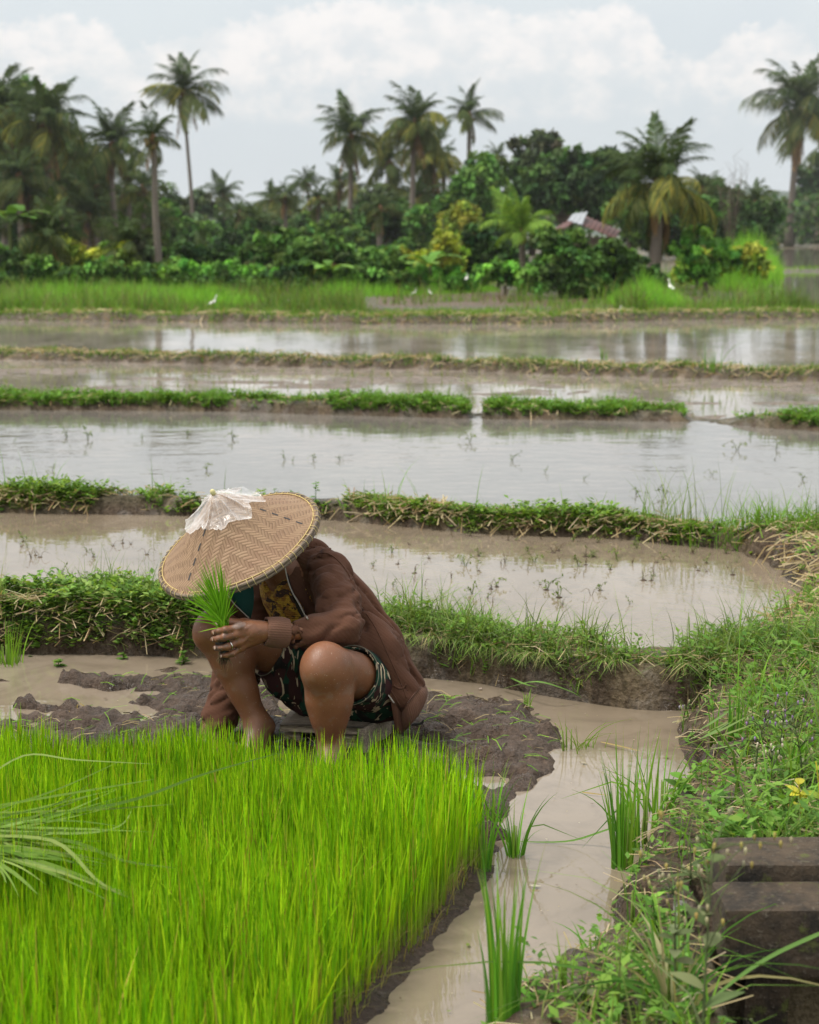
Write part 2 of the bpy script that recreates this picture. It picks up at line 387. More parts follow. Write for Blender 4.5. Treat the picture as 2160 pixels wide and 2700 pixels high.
    # a low wet lip at the far foot of the mud
    db = sdpoly(X, Y, bed); Z = np.where(db > -.05, np.maximum(Z, .0 + sm(db, -.05, .06) * .05 + fine * .03), Z)
    d2 = sdpoly(X, Y, mud2) + big * .05
    Z = np.where(d2 > -.05, np.maximum(Z, -.07 + sm(d2, -.05, .12) * .13 + fine * .05 * sm(d2, 0, .05)), Z); kd = np.where(d2 > 0, 1, kd)
    # grassy bank on the right
    dk = sdpoly(X, Y, bank) + fine * .10 + big * .06
    hb = .13 + .1 * sm(dk, .15, .8) + .05 * big
    zk = -.08 + (hb + .08) * sm(dk, -.03, .16) + fine * .035 * sm(dk, 0, .1)
    Z = np.where(dk > -.06, np.maximum(Z, zk), Z); kd = np.where(dk > .05, 2, kd); kd = np.where(dk > .32, 3, kd)
    # the ditch under the concrete culvert
    dc = sdpoly(X, Y, [(0.68, 3.46), (2.6, 3.46), (2.6, 1.7), (0.50, 1.7)]); Z = Z - sm(dc, -.05, .1) * .75
    dt = sdpoly(X, Y, [(0.66, 3.80), (2.7, 3.80), (2.7, 3.4), (0.66, 3.4)]); Z = np.where(dt > 0.0, np.minimum(Z, .10), Z)
    # far flooded fields on the right
    dl = sdpoly(X, Y, lake); di = sdpoly(X, Y, island)
    Z = np.where(dl > 0, np.minimum(Z, -.8 - .12 * sm(dl, 0, 2)), Z); Z = np.where(di > -.5, np.maximum(Z, -.8 + .2 * sm(di, -.5, .5)), Z)
    far = (Y > 47) & (dl <= 0); Z = np.where(far, np.maximum(Z, -.74 + .12 * (fbm(X * .2, Y * .2, o=3, s=90) - .3)), Z)
    mudstrip = sm(proj(np.stack([X, Y, X * 0 - .8], -1))[0], 740, 860) * sm(Y, 54, 57) * sm(Y, 71, 67)
    Z = np.where(far, Z - .0 * mudstrip, Z)
    kd = np.where(far, 3 - 2 * (mudstrip > .5), kd); kd = np.where(di > -.3, 3, kd)
    return (Z, kd) if kind else Z
def near_ground():
    yv = [-2.5]; 
    while yv[-1] < 2.6: yv.append(yv[-1] + .3)
    while yv[-1] < 90: yv.append(yv[-1] + max(.010, yv[-1] * (.0026 if yv[-1] < 7 else .0055)))
    while yv[-1] < 3000: yv.append(yv[-1] * 1.12)
    yv = np.array(yv)
    u = np.concatenate([-np.geomspace(3, .32, 14), np.linspace(-.31, .31, 420), np.geomspace(.32, 3, 14)])
    Y, U = np.meshgrid(yv, u, indexing='ij'); X = U * (Y + np.where(Y > 6, 0, (6 - Y) * .12) + .6)
    X = np.where(Y < 2.6, U * (2.6 + .408 + .6), X)
    Z, kd = ground_z(X, Y, True)
    ny, nx = X.shape; i = np.arange(ny - 1)[:, None] * nx + np.arange(nx - 1)[None]
    F = np.stack([i, i + 1, i + nx + 1, i + nx], -1).reshape(-1, 4)
    pal = np.array([[.10, .075, .052], [.112, .072, .047], [.080, .052, .032], [.07, .062, .028]])
    c = pal[np.clip(kd, 0, 3).astype(int)]; ms_ = (kd == 1) & (Y > 50); c[ms_] = (.14, .085, .05); f3 = (Y > by(2, X) + .6) & (Y < by(3, X)) & (kd == 0); c = np.where(f3[..., None], np.array([.24, .19, .145]), c)
    wet = sm(Z - np.select([Y < BUND[1]['Y'].mean()], [0.0], -.5), .12, .0) * (Y < 10)
    c = c * (1 - .25 * wet[..., None])
    c = c * (.55 + .9 * fbm(X * 5, Y * 5, o=4, s=77))[..., None] * (.7 + .6 * fbm(X * 23, Y * 23, o=3, s=78))[..., None]
    straw = np.array([.30, .23, .13]); st = (kd >= 2) * sm(fbm(X * 7, Y * 7, o=3, s=55), .5, .68) * .5
    c = c * (1 - st[..., None]) + straw * st[..., None]
    mi = ((kd == 1) & (Y < 20)).reshape(-1)[F[:, 0]].astype(np.int32)
    return np.stack([X, Y, Z], -1).reshape(-1, 3), F, c.reshape(-1, 3), mi
gm = Mat('soil_and_mud'); gp = gm.pos()
gn = gm.noise(gp, 60, 8, .65); gn2 = gm.noise(gp, 14, 6, .6); gn3 = gm.voro(gp, 45)
gm.set(Base_Color=gm.mix(gm.ramp(gn, .3, .75), gm.mix(.55, gm.col(), (.01, .008, .006)), gm.mix(.25, gm.col(), (.30, .24, .18))),
       Roughness=gm.ramp(gm.noise(gp, 11, 6, .65), .38, .62, .14, .75))
gm.put(gm.ramp(gm.noise(gp, 7, 5, .6), .5, .62, .12, .6), gm.p.inputs['Specular IOR Level'])
b1 = gm.bump(gm.math('ADD', gn, gm.math('MULTIPLY', gn2, 1.6)), 1.0, .022)
gm.bump(gn3, .35, .006, b1)
wm = Mat('wet_mud'); wp0 = wm.pos(); w1 = wm.noise(wp0, 70, 8, .65); w2 = wm.noise(wp0, 18, 6, .6); w3 = wm.noise(wp0, 6, 4, .6)
wm.set(Base_Color=wm.mix(wm.ramp(w1, .3, .75), wm.mix(.5, wm.col(), (.012, .009, .008)), wm.mix(.12, wm.col(), (.24, .19, .15))), Roughness=wm.ramp(wm.math('ADD', w3, wm.math('MULTIPLY', w2, .5)), .58, .86, .10, .62), IOR=1.4)
wb = wm.bump(wm.math('ADD', w1, wm.math('MULTIPLY', w2, 2.2)), .9, .02); wm.bump(wm.voro(wp0, 60), .3, .005, wb)
V, F, C, MI = near_ground(); ground = link('ground', mesh_np('ground', V, F, [gm.m, wm.m], C, True, mi=MI)); tag(ground, 'wet brown mud and soil of the terraced paddies', kind='structure')

# ------------------------------------------------------------------ water
def water_mat(name, c1, c2, bumpy=.06, scale=9, rough=.03, spec=.5):
    m = Mat(name); p = m.pos()
    n = m.noise(m.scl(p, (1, .6, 1)), .9, 4, .55, dist=.6); silt = m.noise(m.scl(p, (1, .8, 1)), 3.2, 7, .62, dist=2.2)
    m.set(Base_Color=m.mix(m.ramp(silt, .42, .70, 0, .45), m.mix(m.ramp(n, .35, .65), c1, c2), tuple(v * .62 for v in c1)), Roughness=rough, IOR=1.5)
    m.p.inputs['Specular IOR Level'].default_value = spec
    h = m.math('ADD', m.noise(m.scl(p, (1, 1.6, 1)), scale, 3, .5), m.math('MULTIPLY', m.noise(p, scale * .18, 2, .5), 3))
    m.bump(h, bumpy, .02); return m.m
W_BEIGE = water_mat('muddy_water', (.19, .150, .105), (.24, .195, .145), .06, 8, .012)
W_GREY = water_mat('grey_paddy_water', (.16, .145, .125), (.19, .175, .15), .16, 4, .03)
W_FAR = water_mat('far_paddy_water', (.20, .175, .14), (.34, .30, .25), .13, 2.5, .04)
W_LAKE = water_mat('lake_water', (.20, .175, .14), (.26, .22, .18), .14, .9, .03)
def water_strip(name, k0, k1, z, mat, label, y0=None, y1=None):
    x = np.linspace(-26, 26, 60) * (1 if k0 is None or k0 < 2 else 1.6)
    a = np.full(x.shape, y0) if k0 is None else by(k0, x) + BUND[k0]['w'] * .5
    b = by(k1, x) + BUND[k1]['w'] * .45
    n = 12; t = np.linspace(0, 1, n)[:, None]
    Y = a[None] * (1 - t) + b[None] * t; X = np.broadcast_to(x, Y.shape)
    i = np.arange(n - 1)[:, None] * len(x) + np.arange(len(x) - 1)[None]
    F = np.stack([i, i + 1, i + 1 + len(x), i + len(x)], -1).reshape(-1, 4)
    o = link(name, mesh_np(name, np.stack([X, Y, Y * 0 + z], -1), F, mat)); tag(o, label, kind='structure')
xq = np.linspace(-26, 26, 80); yq_ = by(0, xq) + BUND[0]['w'] * .45
v = np.concatenate([[(-26, -2, 0), (.60, -2, 0), (.60, 3.475, 0), (-26, 3.475, 0)], np.stack([xq, xq * 0 + 3.475, xq * 0], -1), np.stack([xq, yq_, xq * 0], -1)]); q_ = np.arange(79) + 4
tag(link('channel_water', mesh_np('channel_water', v, np.concatenate([[[0, 1, 2, 3]], np.stack([q_, q_ + 1, q_ + 81, q_ + 80], -1)]), W_BEIGE)), 'muddy water in the channel round the seed bed', kind='structure')
water_strip('paddy_water', 0, 1, 0.004, W_BEIGE, 'beige water of the first flooded paddy behind the person')
water_strip('paddy_water', 1, 2, -.12, W_GREY, 'grey water of the wide flooded paddy')
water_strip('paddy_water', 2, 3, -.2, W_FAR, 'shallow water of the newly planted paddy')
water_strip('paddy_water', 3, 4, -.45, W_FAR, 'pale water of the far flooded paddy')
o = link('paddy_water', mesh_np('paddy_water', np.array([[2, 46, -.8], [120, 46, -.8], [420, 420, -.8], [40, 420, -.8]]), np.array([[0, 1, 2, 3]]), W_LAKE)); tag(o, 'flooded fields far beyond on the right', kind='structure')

# hazy hill far behind the trees
def hills():
    x = np.linspace(-900, 900, 160); rows = []
    for t in np.linspace(0, 1, 10):
        hgt = (18 + 46 * fbm(x * .004 + 2, x * 0 + 5, o=4, s=3)) * np.sin(t * np.pi / 2) ** .8
        rows.append(np.stack([x, 1500 + t * 260 + 0 * x, -4 + hgt], -1))
    V = np.concatenate(rows); n = len(x); i = np.arange(9)[:, None] * n + np.arange(n - 1)[None]
    return V, np.stack([i, i + 1, i + n + 1, i + n], -1).reshape(-1, 4)
hv, hf = hills(); tag(link('hills', mesh_np('hills', hv, hf, flat_mat('hill_forest', (.05, .075, .05), .9, .3, .02), smooth=True)), 'blue hazy hills on the horizon', kind='structure')
# air
hz = bpy.data.materials.new('air'); hz.use_nodes = True; hz.node_tree.nodes.clear()
vo = hz.node_tree.nodes.new('ShaderNodeVolumePrincipled'); vo.inputs['Density'].default_value = .00012; vo.inputs['Color'].default_value = (.92, .95, 1, 1); vo.inputs['Anisotropy'].default_value = .2
ho = hz.node_tree.nodes.new('ShaderNodeOutputMaterial'); hz.node_tree.links.new(vo.outputs[0], ho.inputs['Volume'])
hb = np.array([[x, y, z] for z in (-6, 75) for y in (-30, 3100) for x in (-3200, 3200)], float)
HAZE = True
if HAZE:
    air = link('haze', mesh_np('haze', hb, np.array([[0, 2, 3, 1], [4, 5, 7, 6], [0, 1, 5, 4], [2, 6, 7, 3], [0, 4, 6, 2], [1, 3, 7, 5]]), hz)); tag(air, 'thin pale haze in the air over the fields', kind='stuff')
# ------------------------------------------------------------------ palms and trees beyond the fields
def frond_mesh(name, elev0, sag, cols, L=1.0, seed=0, hang=.35, n=34, width=.29, ragged=0.0):
    """one frond along +X from the origin; elev0 degrees at the root, sag degrees over its length"""
    r = rng(seed); m = MB(); t = np.linspace(0, 1, 14)
    e = np.radians(elev0 - sag * t ** 1.4); ds = L / 13
    x = np.concatenate([[0], np.cumsum(np.cos(e[:-1]) * ds)]); z = np.concatenate([[0], np.cumsum(np.sin(e[:-1]) * ds)])
    P = np.stack([x, .03 * L * np.sin(t * 3 + seed), z], -1)
    add_tube(m, P, .016 * L * (1 - .85 * t) + .002, 4, np.array(cols[0]) * 1.25)
    s = np.linspace(.13, .995, n); B = []; D = []; LL = []; W = []; NN = []
    for side in (-1, 1):
        for q in s:
            if r.random() < ragged: continue
            i = q * 13; k = min(int(i), 12); f = i - k; p = P[k] * (1 - f) + P[k + 1] * f
            T = unit(P[k + 1] - P[k]); S = unit(np.cross(T, [0, 0, 1.0])) * side; U = np.cross(T * side, S) * -1
            U = unit(np.cross(S, T)) * side
            if U[2] < 0: U = -U
            d = unit(S * (.85 - .35 * q) + T * (.45 + .5 * q) + U * (.18 - hang * r.uniform(.6, 1.3)) + np.array([0, 0, -.25 * hang]))
            B.append(p); D.append(d); LL.append(L * width * (math.sin(min(q + .12, 1) * math.pi * .93) ** .6 + .12) * r.uniform(.85, 1.12)); W.append(L * .021); NN.append(U + r.normal(0, .25, 3))
    B, D, NN = np.array(B), np.array(D), unit(np.array(NN)); LL, W = np.array(LL), np.array(W)
    # each leaflet: two quads bending down
    S = unit(np.cross(D, NN)); c = pick(cols, len(B), r, .16)
    a0, a1 = B - S * W[:, None] * .35, B + S * W[:, None] * .35
    M = B + D * LL[:, None] * .55 - np.array([0, 0, 1]) * LL[:, None] * .06 * hang
    b0, b1 = M - S * W[:, None] * .5, M + S * W[:, None] * .5
    E = B + D * LL[:, None] * .93 - np.array([0, 0, 1.0]) * LL[:, None] * (.15 + .55 * hang)
    V = np.stack([a0, a1, b1, b0, E], 1).reshape(-1, 3); i = np.arange(len(B)) * 5
    n0 = m.n; m.add(V, np.stack([i, i + 1, i + 2, i + 3], -1), np.repeat(c, 5, 0))
    m.F[3].append(np.stack([i + 3, i + 2, i + 4], -1) + n0)
    return m.mesh(name, LEAF_FAR)
G1 = [(0.056, 0.086, 0.030), (0.077, 0.110, 0.036), (0.042, 0.070, 0.028)]
G2 = [(0.108, 0.137, 0.043), (0.144, 0.158, 0.050), (0.086, 0.115, 0.043)]
GY = [(.24, .24, .05), (.32, .28, .06), (.18, .20, .05)]
GD = [(0.260, 0.169, 0.091), (0.364, 0.234, 0.117), (0.195, 0.130, 0.078)]
GB = [(0.138, 0.250, 0.037), (0.200, 0.312, 0.050), (0.112, 0.200, 0.037)]
FR = {}
for e0, sg in ((82, 50), (64, 75), (45, 85), (24, 80), (2, 65), (-22, 50), (-52, 32)):
    for q in range(2):
        FR[(e0, q)] = frond_mesh('frond', e0 + 7 * q, sg * .85 + 16 * q, G1 if e0 > 30 else (G1 + G2 if e0 > 0 else G2), seed=e0 + 60 + q, hang=.25 + .3 * (e0 < 30) + .15 * q, ragged=.05 + .14 * q)
FR_Y = [frond_mesh('frond', e, s_, GY + G2, seed=7 + i, hang=.6, ragged=.05) for i, (e, s_) in enumerate(((22, 85), (-5, 70), (48, 85)))]
FR_D = [frond_mesh('frond', e, s_, GD, seed=17 + i, hang=.8, ragged=.25, width=.2) for i, (e, s_) in enumerate(((-60, 25), (-74, 10)))]
FR_B = [frond_mesh('frond', e, s_, GB, seed=27 + i, hang=.35) for i, (e, s_) in enumerate(((80, 40), (62, 70), (40, 85), (15, 80)))]
bk = Mat('palm_bark'); bp = bk.obj(); w = bk.N('ShaderNodeTexWave', bands_direction='Z'); bk.put(bp, w.inputs['Vector']); w.inputs['Scale'].default_value = 2.2; w.inputs['Distortion'].default_value = 1.5
bk.set(Base_Color=bk.mix(bk.noise(bp, 3, 5), bk.mix(w.outputs['Fac'], (.16, .13, .10), (.22, .185, .15)), (.12, .10, .08)), Roughness=.85); bk.bump(w.outputs['Fac'], .6, .03)
BARK = bk.m
NUT = flat_mat('coconut_husk', (.16, .12, .04), .6, .3, 6); FIBRE = flat_mat('palm_fibre', (.22, .12, .06), .9, .35, 9)
m = MB(); add_tube(m, [(0, 0, -.13), (0, 0, -.07), (0, 0, .05), (0, 0, .13)], [.02, .1, .1, .02], 6); NUT_ME = m.mesh('coconut', NUT, True)
def palm(px, py, Y, rad, label, base_px=None, n=24, seed=0, yellow=0, dead=3, nuts=5, up=1.0, young=False, trunk_r=.16, base_z=None, heavy=1.0, group='coconut palms beyond the paddies', zbase=None):
    """crown centre at a pixel and distance; rad = frond length in photo pixels"""
    r = rng(seed + 100); kf = 4.2 if px > 1600 else (1.9 if Y >= 76 and seed != 9 else 1.0); Y = Y * kf; trunk_r *= kf; c = K(px, py, Y); sc = rad * Y / F_PX * 1.0
    bx = c[0] if base_px is None else K(base_px, py, Y)[0]
    gz = float(ground_z(np.array([bx]), np.array([Y]))[0]) - .05 if base_z is None else base_z
    o = thing('coconut_palm', (bx, Y, gz), label, 'palm tree', group)
    top = c - np.array([bx, Y, gz]); hgt = top[2]
    q = np.linspace(0, 1, 14); bend = top[0]
    tx = bend * q ** 1.5 + .12 * np.sin(q * 4 + seed) * (q * (1 - q)) * 4 * min(1, hgt * .1)
    P = np.stack([tx, .2 * np.sin(q * 3 + seed) * q * (1 - q), hgt * q], -1)
    m = MB(); rr = trunk_r * (1.5 - .5 * np.minimum(q * 8, 1)) * (1 - .35 * q); add_tube(m, P, rr, 8)
    link('trunk', m.mesh('trunk', BARK, True), o)
    m = MB(); add_tube(m, [top + (0, 0, -.12 * sc), top + (0, 0, .0), top + (0, 0, .2 * sc)], [trunk_r * .7, trunk_r * 1.25, .03], 8)
    link('crown_heart', m.mesh('crown_heart', FIBRE, True), o)
    tiers = [(82, 4), (64, 5), (45, 4), (24, 4), (2, 4), (-22, 3), (-52, 2)]
    tot = sum(k for _, k in tiers); a = r.uniform(0, 6.28)
    for e0, k in tiers:
        k = max(1, round(k * n * 1.2 / tot * (up if e0 > 20 else heavy)))
        for j in range(k):
            a += 2.399 + r.normal(0, .2)
            me = FR[(e0, int(r.integers(0, 2)))]
            if young: me = FR_B[min(3, max(0, (82 - e0) // 20))]; 
            if young and e0 < 0: continue
            if not young and yellow and e0 < 40 and r.random() < yellow: me = FR_Y[0 if e0 > 10 else 1]
            s_ = sc * r.uniform(.68, 1.12)
            link('frond', me, o, top + (0, 0, .04 * sc), (r.normal(0, .28), r.normal(0, .17), a), s_)
    for j in range(dead):
        link('dead_frond', FR_D[j % 2], o, top - (0, 0, .03 * sc), (0, 0, a + j * 2.1 + r.normal(0, .3)), sc * r.uniform(.6, .95))
    if nuts:
        for j in range(nuts):
            an = r.uniform(0, 6.28); link('coconut', NUT_ME, o, top + (math.cos(an) * trunk_r * 1.7, math.sin(an) * trunk_r * 1.7, -r.uniform(.05, .4)), None, kf)
    return o
# px, py, distance, frond length in pixels
palm(388, 196, 105, 100, 'tallest slender palm standing alone against the clouds', base_px=400, n=22, seed=1, dead=3, yellow=.25, trunk_r=.13, heavy=.8)
palm(236, 308, 80, 95, 'dark full palm just behind the slender palm with stripped trunk', base_px=238, n=26, seed=2, nuts=6)
palm(322, 292, 74, 74, 'narrow upright palm with a bare pale trunk down to the grass', base_px=331, n=15, seed=3, dead=1, up=1.3, heavy=.4, trunk_r=.17)
palm(92, 268, 78, 118, 'broad palm with yellow lower fronds at the left of the grove', base_px=100, n=30, seed=4, yellow=.5, nuts=8, trunk_r=.18)
palm(8, 235, 82, 120, 'palm cut by the left edge above the grove', base_px=0, n=26, seed=5, yellow=.2)
palm(-60, 300, 80, 120, 'palm beyond the left edge of the grove', n=24, seed=6)
palm(150, 345, 88, 92, 'shaded palm between the broad palm and the dark palm', n=24, seed=7, yellow=.3)
palm(40, 372, 76, 95, 'low spreading palm under the palm at the left edge', n=22, seed=8, yellow=.15, dead=2)
palm(100, 500, 72, 105, 'short stemmed dark palm at the foot of the left grove', n=24, seed=9, dead=4, nuts=0)
palm(332, 470, 84, 62, 'small palm half hidden behind the pale trunk', n=16, seed=10, dead=4, nuts=0)
palm(270, 520, 75, 88, 'dark low palm between the two left trunks', n=20, seed=11, dead=2, nuts=0)
palm(740, 290, 92, 92, 'palm with drooping brown fronds, first of the central trio', base_px=732, n=24, seed=12, yellow=.35, dead=5, heavy=1.4)
palm(874, 262, 88, 96, 'tall shaggy palm with long hanging fronds in the central trio', base_px=864, n=26, seed=13, yellow=.35, dead=7, heavy=1.8, up=.9)
palm(905, 330, 94, 84, 'second shaggy palm close behind the tall central one', base_px=890, n=22, seed=14, yellow=.4, dead=7, heavy=1.8)
palm(988, 244, 98, 72, 'last of the central trio, small crown above the round green tree', base_px=992, n=17, seed=15, dead=1, heavy=.9)
palm(820, 345, 104, 75, 'paler palm filling the gap in the central trio', n=20, seed=16, yellow=.4, dead=2)
palm(742, 395, 118, 52, 'tiny distant palm seen below the first central palm', n=16, seed=17, yellow=.3, dead=1)
palm(470, 415, 150, 56, 'distant rounded palm in the open gap of sky', n=22, seed=18, dead=0)
palm(572, 424, 130, 60, 'distant palm right of the gap of sky', n=20, seed=19, yellow=.2, dead=2)
palm(646, 388, 115, 46, 'distant palm with a curved pale trunk', base_px=662, n=16, seed=20, dead=1, up=1.2, heavy=.6)
palm(612, 450, 125, 50, 'distant low palm beside the curved pale trunk', n=16, seed=21, dead=1)
palm(694, 425, 120, 44, 'distant dark palm left of the central trio', n=16, seed=22, dead=1)
palm(1388, 392, 66, 150, 'large golden palm with yellow drooping fronds by the hut', base_px=1384, n=34, seed=23, yellow=.5, dead=4, trunk_r=.26, heavy=.8)
palm(1682, 232, 68, 130, 'tall palm near the right edge with orange dead fronds', base_px=1672, n=26, seed=24, yellow=.2, dead=4, trunk_r=.15)
palm(1100, 500, 68, 112, 'bright green young palm in front of the dark trees', n=18, seed=25, young=True, dead=0, nuts=0)
palm(1592, 428, 90, 62, 'low dark palm left of the tall palm at the right', n=18, seed=26, dead=1)
palm(1800, 300, 75, 120, 'palm beyond the right edge', n=24, seed=27)
palm(1048, 330, 120, 36, 'tiny far palm crown behind the round green tree', n=12, seed=28, dead=0)
palm(560, 565, 74, 60, 'grey green low palm fronds in the undergrowth', n=14, seed=29, dead=1, nuts=0)
palm(430, 545, 78, 70, 'low palm in the undergrowth below the gap of sky', n=16, seed=30, dead=2, nuts=0)
palm(1480, 400, 84, 58, 'dark palm crown behind the golden palm', n=16, seed=31, dead=0)
palm(-30, 450, 77, 100, 'dark low palm beyond the left edge', n=20, seed=32, dead=1)
palm(185, 455, 79, 85, 'low shaded palm deep in the left grove', n=20, seed=33, yellow=.1, dead=2)

def crown(name, blobs, n, leaf, cols, parent, seed, mat=None, droop=.3):
    """leaves scattered on many small clumps that fill the blobs (x, y, z, radius) """
    r = rng(seed); B = np.array(blobs, float); w = B[:, 3] ** 2; w /= w.sum()
    nc = max(12, n // 34); k = r.choice(len(B), nc, p=w)
    d = unit(r.normal(size=(nc, 3))); d[:, 2] = d[:, 2] * .8 + .12; cc = B[k, :3] + d * B[k, 3:4] * r.uniform(.45, 1.0, (nc, 1)) ** .6
    cr = B[k, 3] * r.uniform(.16, .34, nc); j = r.integers(0, nc, n)
    dd = unit(r.normal(size=(n, 3))); P = cc[j] + dd * cr[j][:, None] * r.uniform(.3, 1.05, (n, 1))
    N = unit(dd * .7 + np.array([0, 0, .6]) + r.normal(0, .45, (n, 3))); D = unit(np.cross(N, r.normal(size=(n, 3))) - np.array([0, 0, droop]))
    L = leaf * r.uniform(.7, 1.4, n); V, F = leafquads(P, L, L * .55, D, N)
    cb = pick(cols, nc, r, .34)[j] * (1 + r.normal(0, .18, (n, 1)))
    return link(name, mesh_np(name, V, F, mat or LEAF_FAR, np.repeat(np.clip(cb, .004, .9), 4, 0)), parent)
TRW = flat_mat('tree_bark', (.12, .095, .07), .9, .3, 5)
GT = {'dark': [(0.054, 0.106, 0.035), (0.077, 0.144, 0.042), (0.042, 0.080, 0.031)], 'mid': [(0.096, 0.192, 0.042), (0.134, 0.250, 0.054), (0.067, 0.134, 0.038)],
      'yellow': [(0.288, 0.346, 0.048), (0.384, 0.422, 0.058), (0.192, 0.269, 0.048)], 'grey': [(0.096, 0.134, 0.067), (0.134, 0.173, 0.086), (0.077, 0.106, 0.058)], 'bright': [(0.154, 0.365, 0.058), (0.211, 0.461, 0.067), (0.106, 0.250, 0.048)]}
def tree(blobs_px, Y, n, leaf, kind, label, seed, cat='tree', base_px=None, group='leafy trees beyond the paddies', name='leafy_tree', limbs=True):
    kf = 4.0 if np.mean([b[0] for b in blobs_px]) > 1610 else (1.9 if Y >= 76 else 1.0); Y = Y * kf; leaf = leaf * kf * 1.15
    r = rng(seed); s = Y / F_PX; bl = [(*K(a, b, Y + r.uniform(-.5, .5) * c * s), c * s) for a, b, c in blobs_px]
    cx = np.mean([b[0] for b in bl]) if base_px is None else K(base_px, 500, Y)[0]
    gz = float(ground_z(np.array([cx]), np.array([Y]))[0]) - .05
    o = thing(name, (cx, Y, gz), label, cat, group); off = np.array([cx, Y, gz])
    bl = [(*(np.array(b[:3]) - off), b[3]) for b in bl]
    m = MB(); zt = max(.4, min(b[2] for b in bl)); tr = .05 + .03 * max(b[2] for b in bl)
    fork = np.array([0, 0, zt * .7]); add_tube(m, spline([(0, 0, 0), (.05 * zt, 0, zt * .35), fork], 6), np.linspace(tr, tr * .75, 6), 7)
    if limbs:
        for b in bl:
            e = np.array(b[:3]); mid = (fork + e) / 2 + r.normal(0, .08, 3) * b[3] + (0, 0, .1 * b[3])
            add_tube(m, spline([fork - (0, 0, .05), mid, e], 7), np.linspace(tr * .6, tr * .12, 7), 5)
            for q in range(3):
                e2 = e + r.normal(0, .5, 3) * b[3]; add_tube(m, [e - (e - mid) * .3, (e + e2) / 2, e2], [tr * .22, tr * .15, .01], 4)
    link('trunk', m.mesh('trunk', TRW, True), o)
    crown('crown', bl, n, leaf, GT[kind], o, seed); return o
tree([(1010, 385, 48), (975, 415, 36), (1045, 425, 36), (1015, 345, 26), (990, 450, 40), (1048, 470, 30), (940, 440, 26)], 80, 9000, .26, 'mid', 'round dark green tree right of the central palms', 1)
tree([(965, 470, 40), (975, 455, 30), (945, 495, 26)], 76, 3600, .18, 'yellow', 'yellow green bush like tree below the round green tree', 2)
tree([(935, 510, 30), (925, 540, 34), (905, 560, 26), (955, 560, 30)], 73, 3500, .17, 'yellow', 'olive shrub in front of the yellow green tree', 3, 'shrub')
tree([(1100, 318, 30), (1075, 300, 14), (1130, 300, 24), (1155, 305, 28), (1110, 350, 40), (1160, 350, 40)], 95, 5200, .26, 'grey', 'tall loose grey green tree against the sky', 4)
tree([(1175, 360, 44), (1215, 355, 34), (1180, 410, 50), (1120, 410, 46), (1235, 400, 44), (1140, 375, 40), (1250, 440, 40)], 84, 9500, .24, 'dark', 'wide dark tree behind the hut roof', 5)
tree([(1270, 345, 34), (1285, 330, 22), (1290, 380, 40), (1310, 420, 46), (1255, 340, 20)], 86, 5000, .24, 'dark', 'dark rounded tree left of the golden palm', 6)
tree([(1160, 545, 38), (1200, 520, 40), (1185, 580, 40), (1130, 590, 34), (1235, 560, 46), (1150, 510, 30), (1225, 600, 34), (1165, 500, 26)], 63, 8500, .19, 'mid', 'dense climbing bush that swallows the hut', 7, 'bush', limbs=False)
tree([(1290, 540, 36), (1320, 560, 34), (1270, 590, 34), (1330, 590, 30)], 64, 4600, .18, 'mid', 'leafy bush at the right side of the hut', 8, 'bush', limbs=False)
tree([(1725, 380, 40), (1700, 350, 30), (1745, 420, 40), (1705, 410, 26), (1740, 340, 26)], 90, 4200, .24, 'dark', 'dark leafy tree cut by the right edge behind the tall palm', 9)
tree([(815, 465, 46), (780, 480, 36), (850, 490, 34), (840, 450, 30), (770, 450, 26)], 84, 5000, .22, 'dark', 'dark tree behind the trunk of the first central palm', 10)
tree([(640, 540, 40), (680, 520, 36), (610, 560, 34), (715, 540, 36), (690, 565, 30), (740, 560, 30)], 72, 6000, .19, 'mid', 'green undergrowth bush left of the central palms', 11, 'bush', limbs=False)
tree([(480, 520, 40), (520, 500, 34), (540, 480, 24), (500, 560, 40), (450, 560, 34), (550, 540, 40)], 77, 6500, .2, 'dark', 'dark bush below the open gap of sky', 12, 'bush', limbs=False)
tree([(1530, 440, 36), (1510, 410, 26), (1560, 460, 40), (1500, 470, 40), (1540, 490, 40), (1620, 450, 34), (1590, 480, 40)], 88, 6500, .21, 'dark', 'dark thicket between the golden palm and the tall right palm', 13, 'thicket')
tree([(1470, 500, 30), (1440, 530, 30), (1480, 560, 32), (1520, 530, 30), (1450, 575, 26), (1500, 580, 24), (1540, 545, 24)], 66, 3600, .17, 'bright', 'light green shrub right of the golden palm trunk', 14, 'shrub', limbs=False)
tree([(800, 560, 34), (840, 570, 30), (770, 580, 28), (860, 590, 24), (890, 585, 26)], 70, 4300, .17, 'mid', 'low shrub under the shaggy central palms', 15, 'shrub', limbs=False)
tree([(1080, 575, 26), (1105, 590, 24), (1050, 570, 24), (1020, 575, 24)], 66, 2600, .16, 'bright', 'fresh green shrub below the young palm', 16, 'shrub', limbs=False)
tree([(1010, 520, 34), (1045, 540, 34), (985, 540, 30), (1000, 490, 30)], 75, 4300, .19, 'dark', 'dark bush left of the young palm', 17, 'bush', limbs=False)
tree([(30, 520, 50), (70, 560, 40), (-10, 560, 50), (130, 570, 40), (10, 460, 50), (-60, 520, 60)], 84, 8500, .22, 'dark', 'dark mass of bush at the foot of the left grove', 18, 'bush', limbs=False)
tree([(190, 560, 40), (230, 540, 44), (290, 570, 40), (260, 500, 40), (180, 500, 44), (340, 560, 44), (380, 540, 40)], 86, 9000, .22, 'dark', 'dark bush between the trunks of the left grove', 19, 'bush', limbs=False)
tree([(60, 200, 40), (20, 260, 44), (-30, 230, 50), (60, 330, 44), (10, 330, 50)], 98, 6500, .26, 'mid', 'tall leafy tree behind the palm at the left edge', 20)
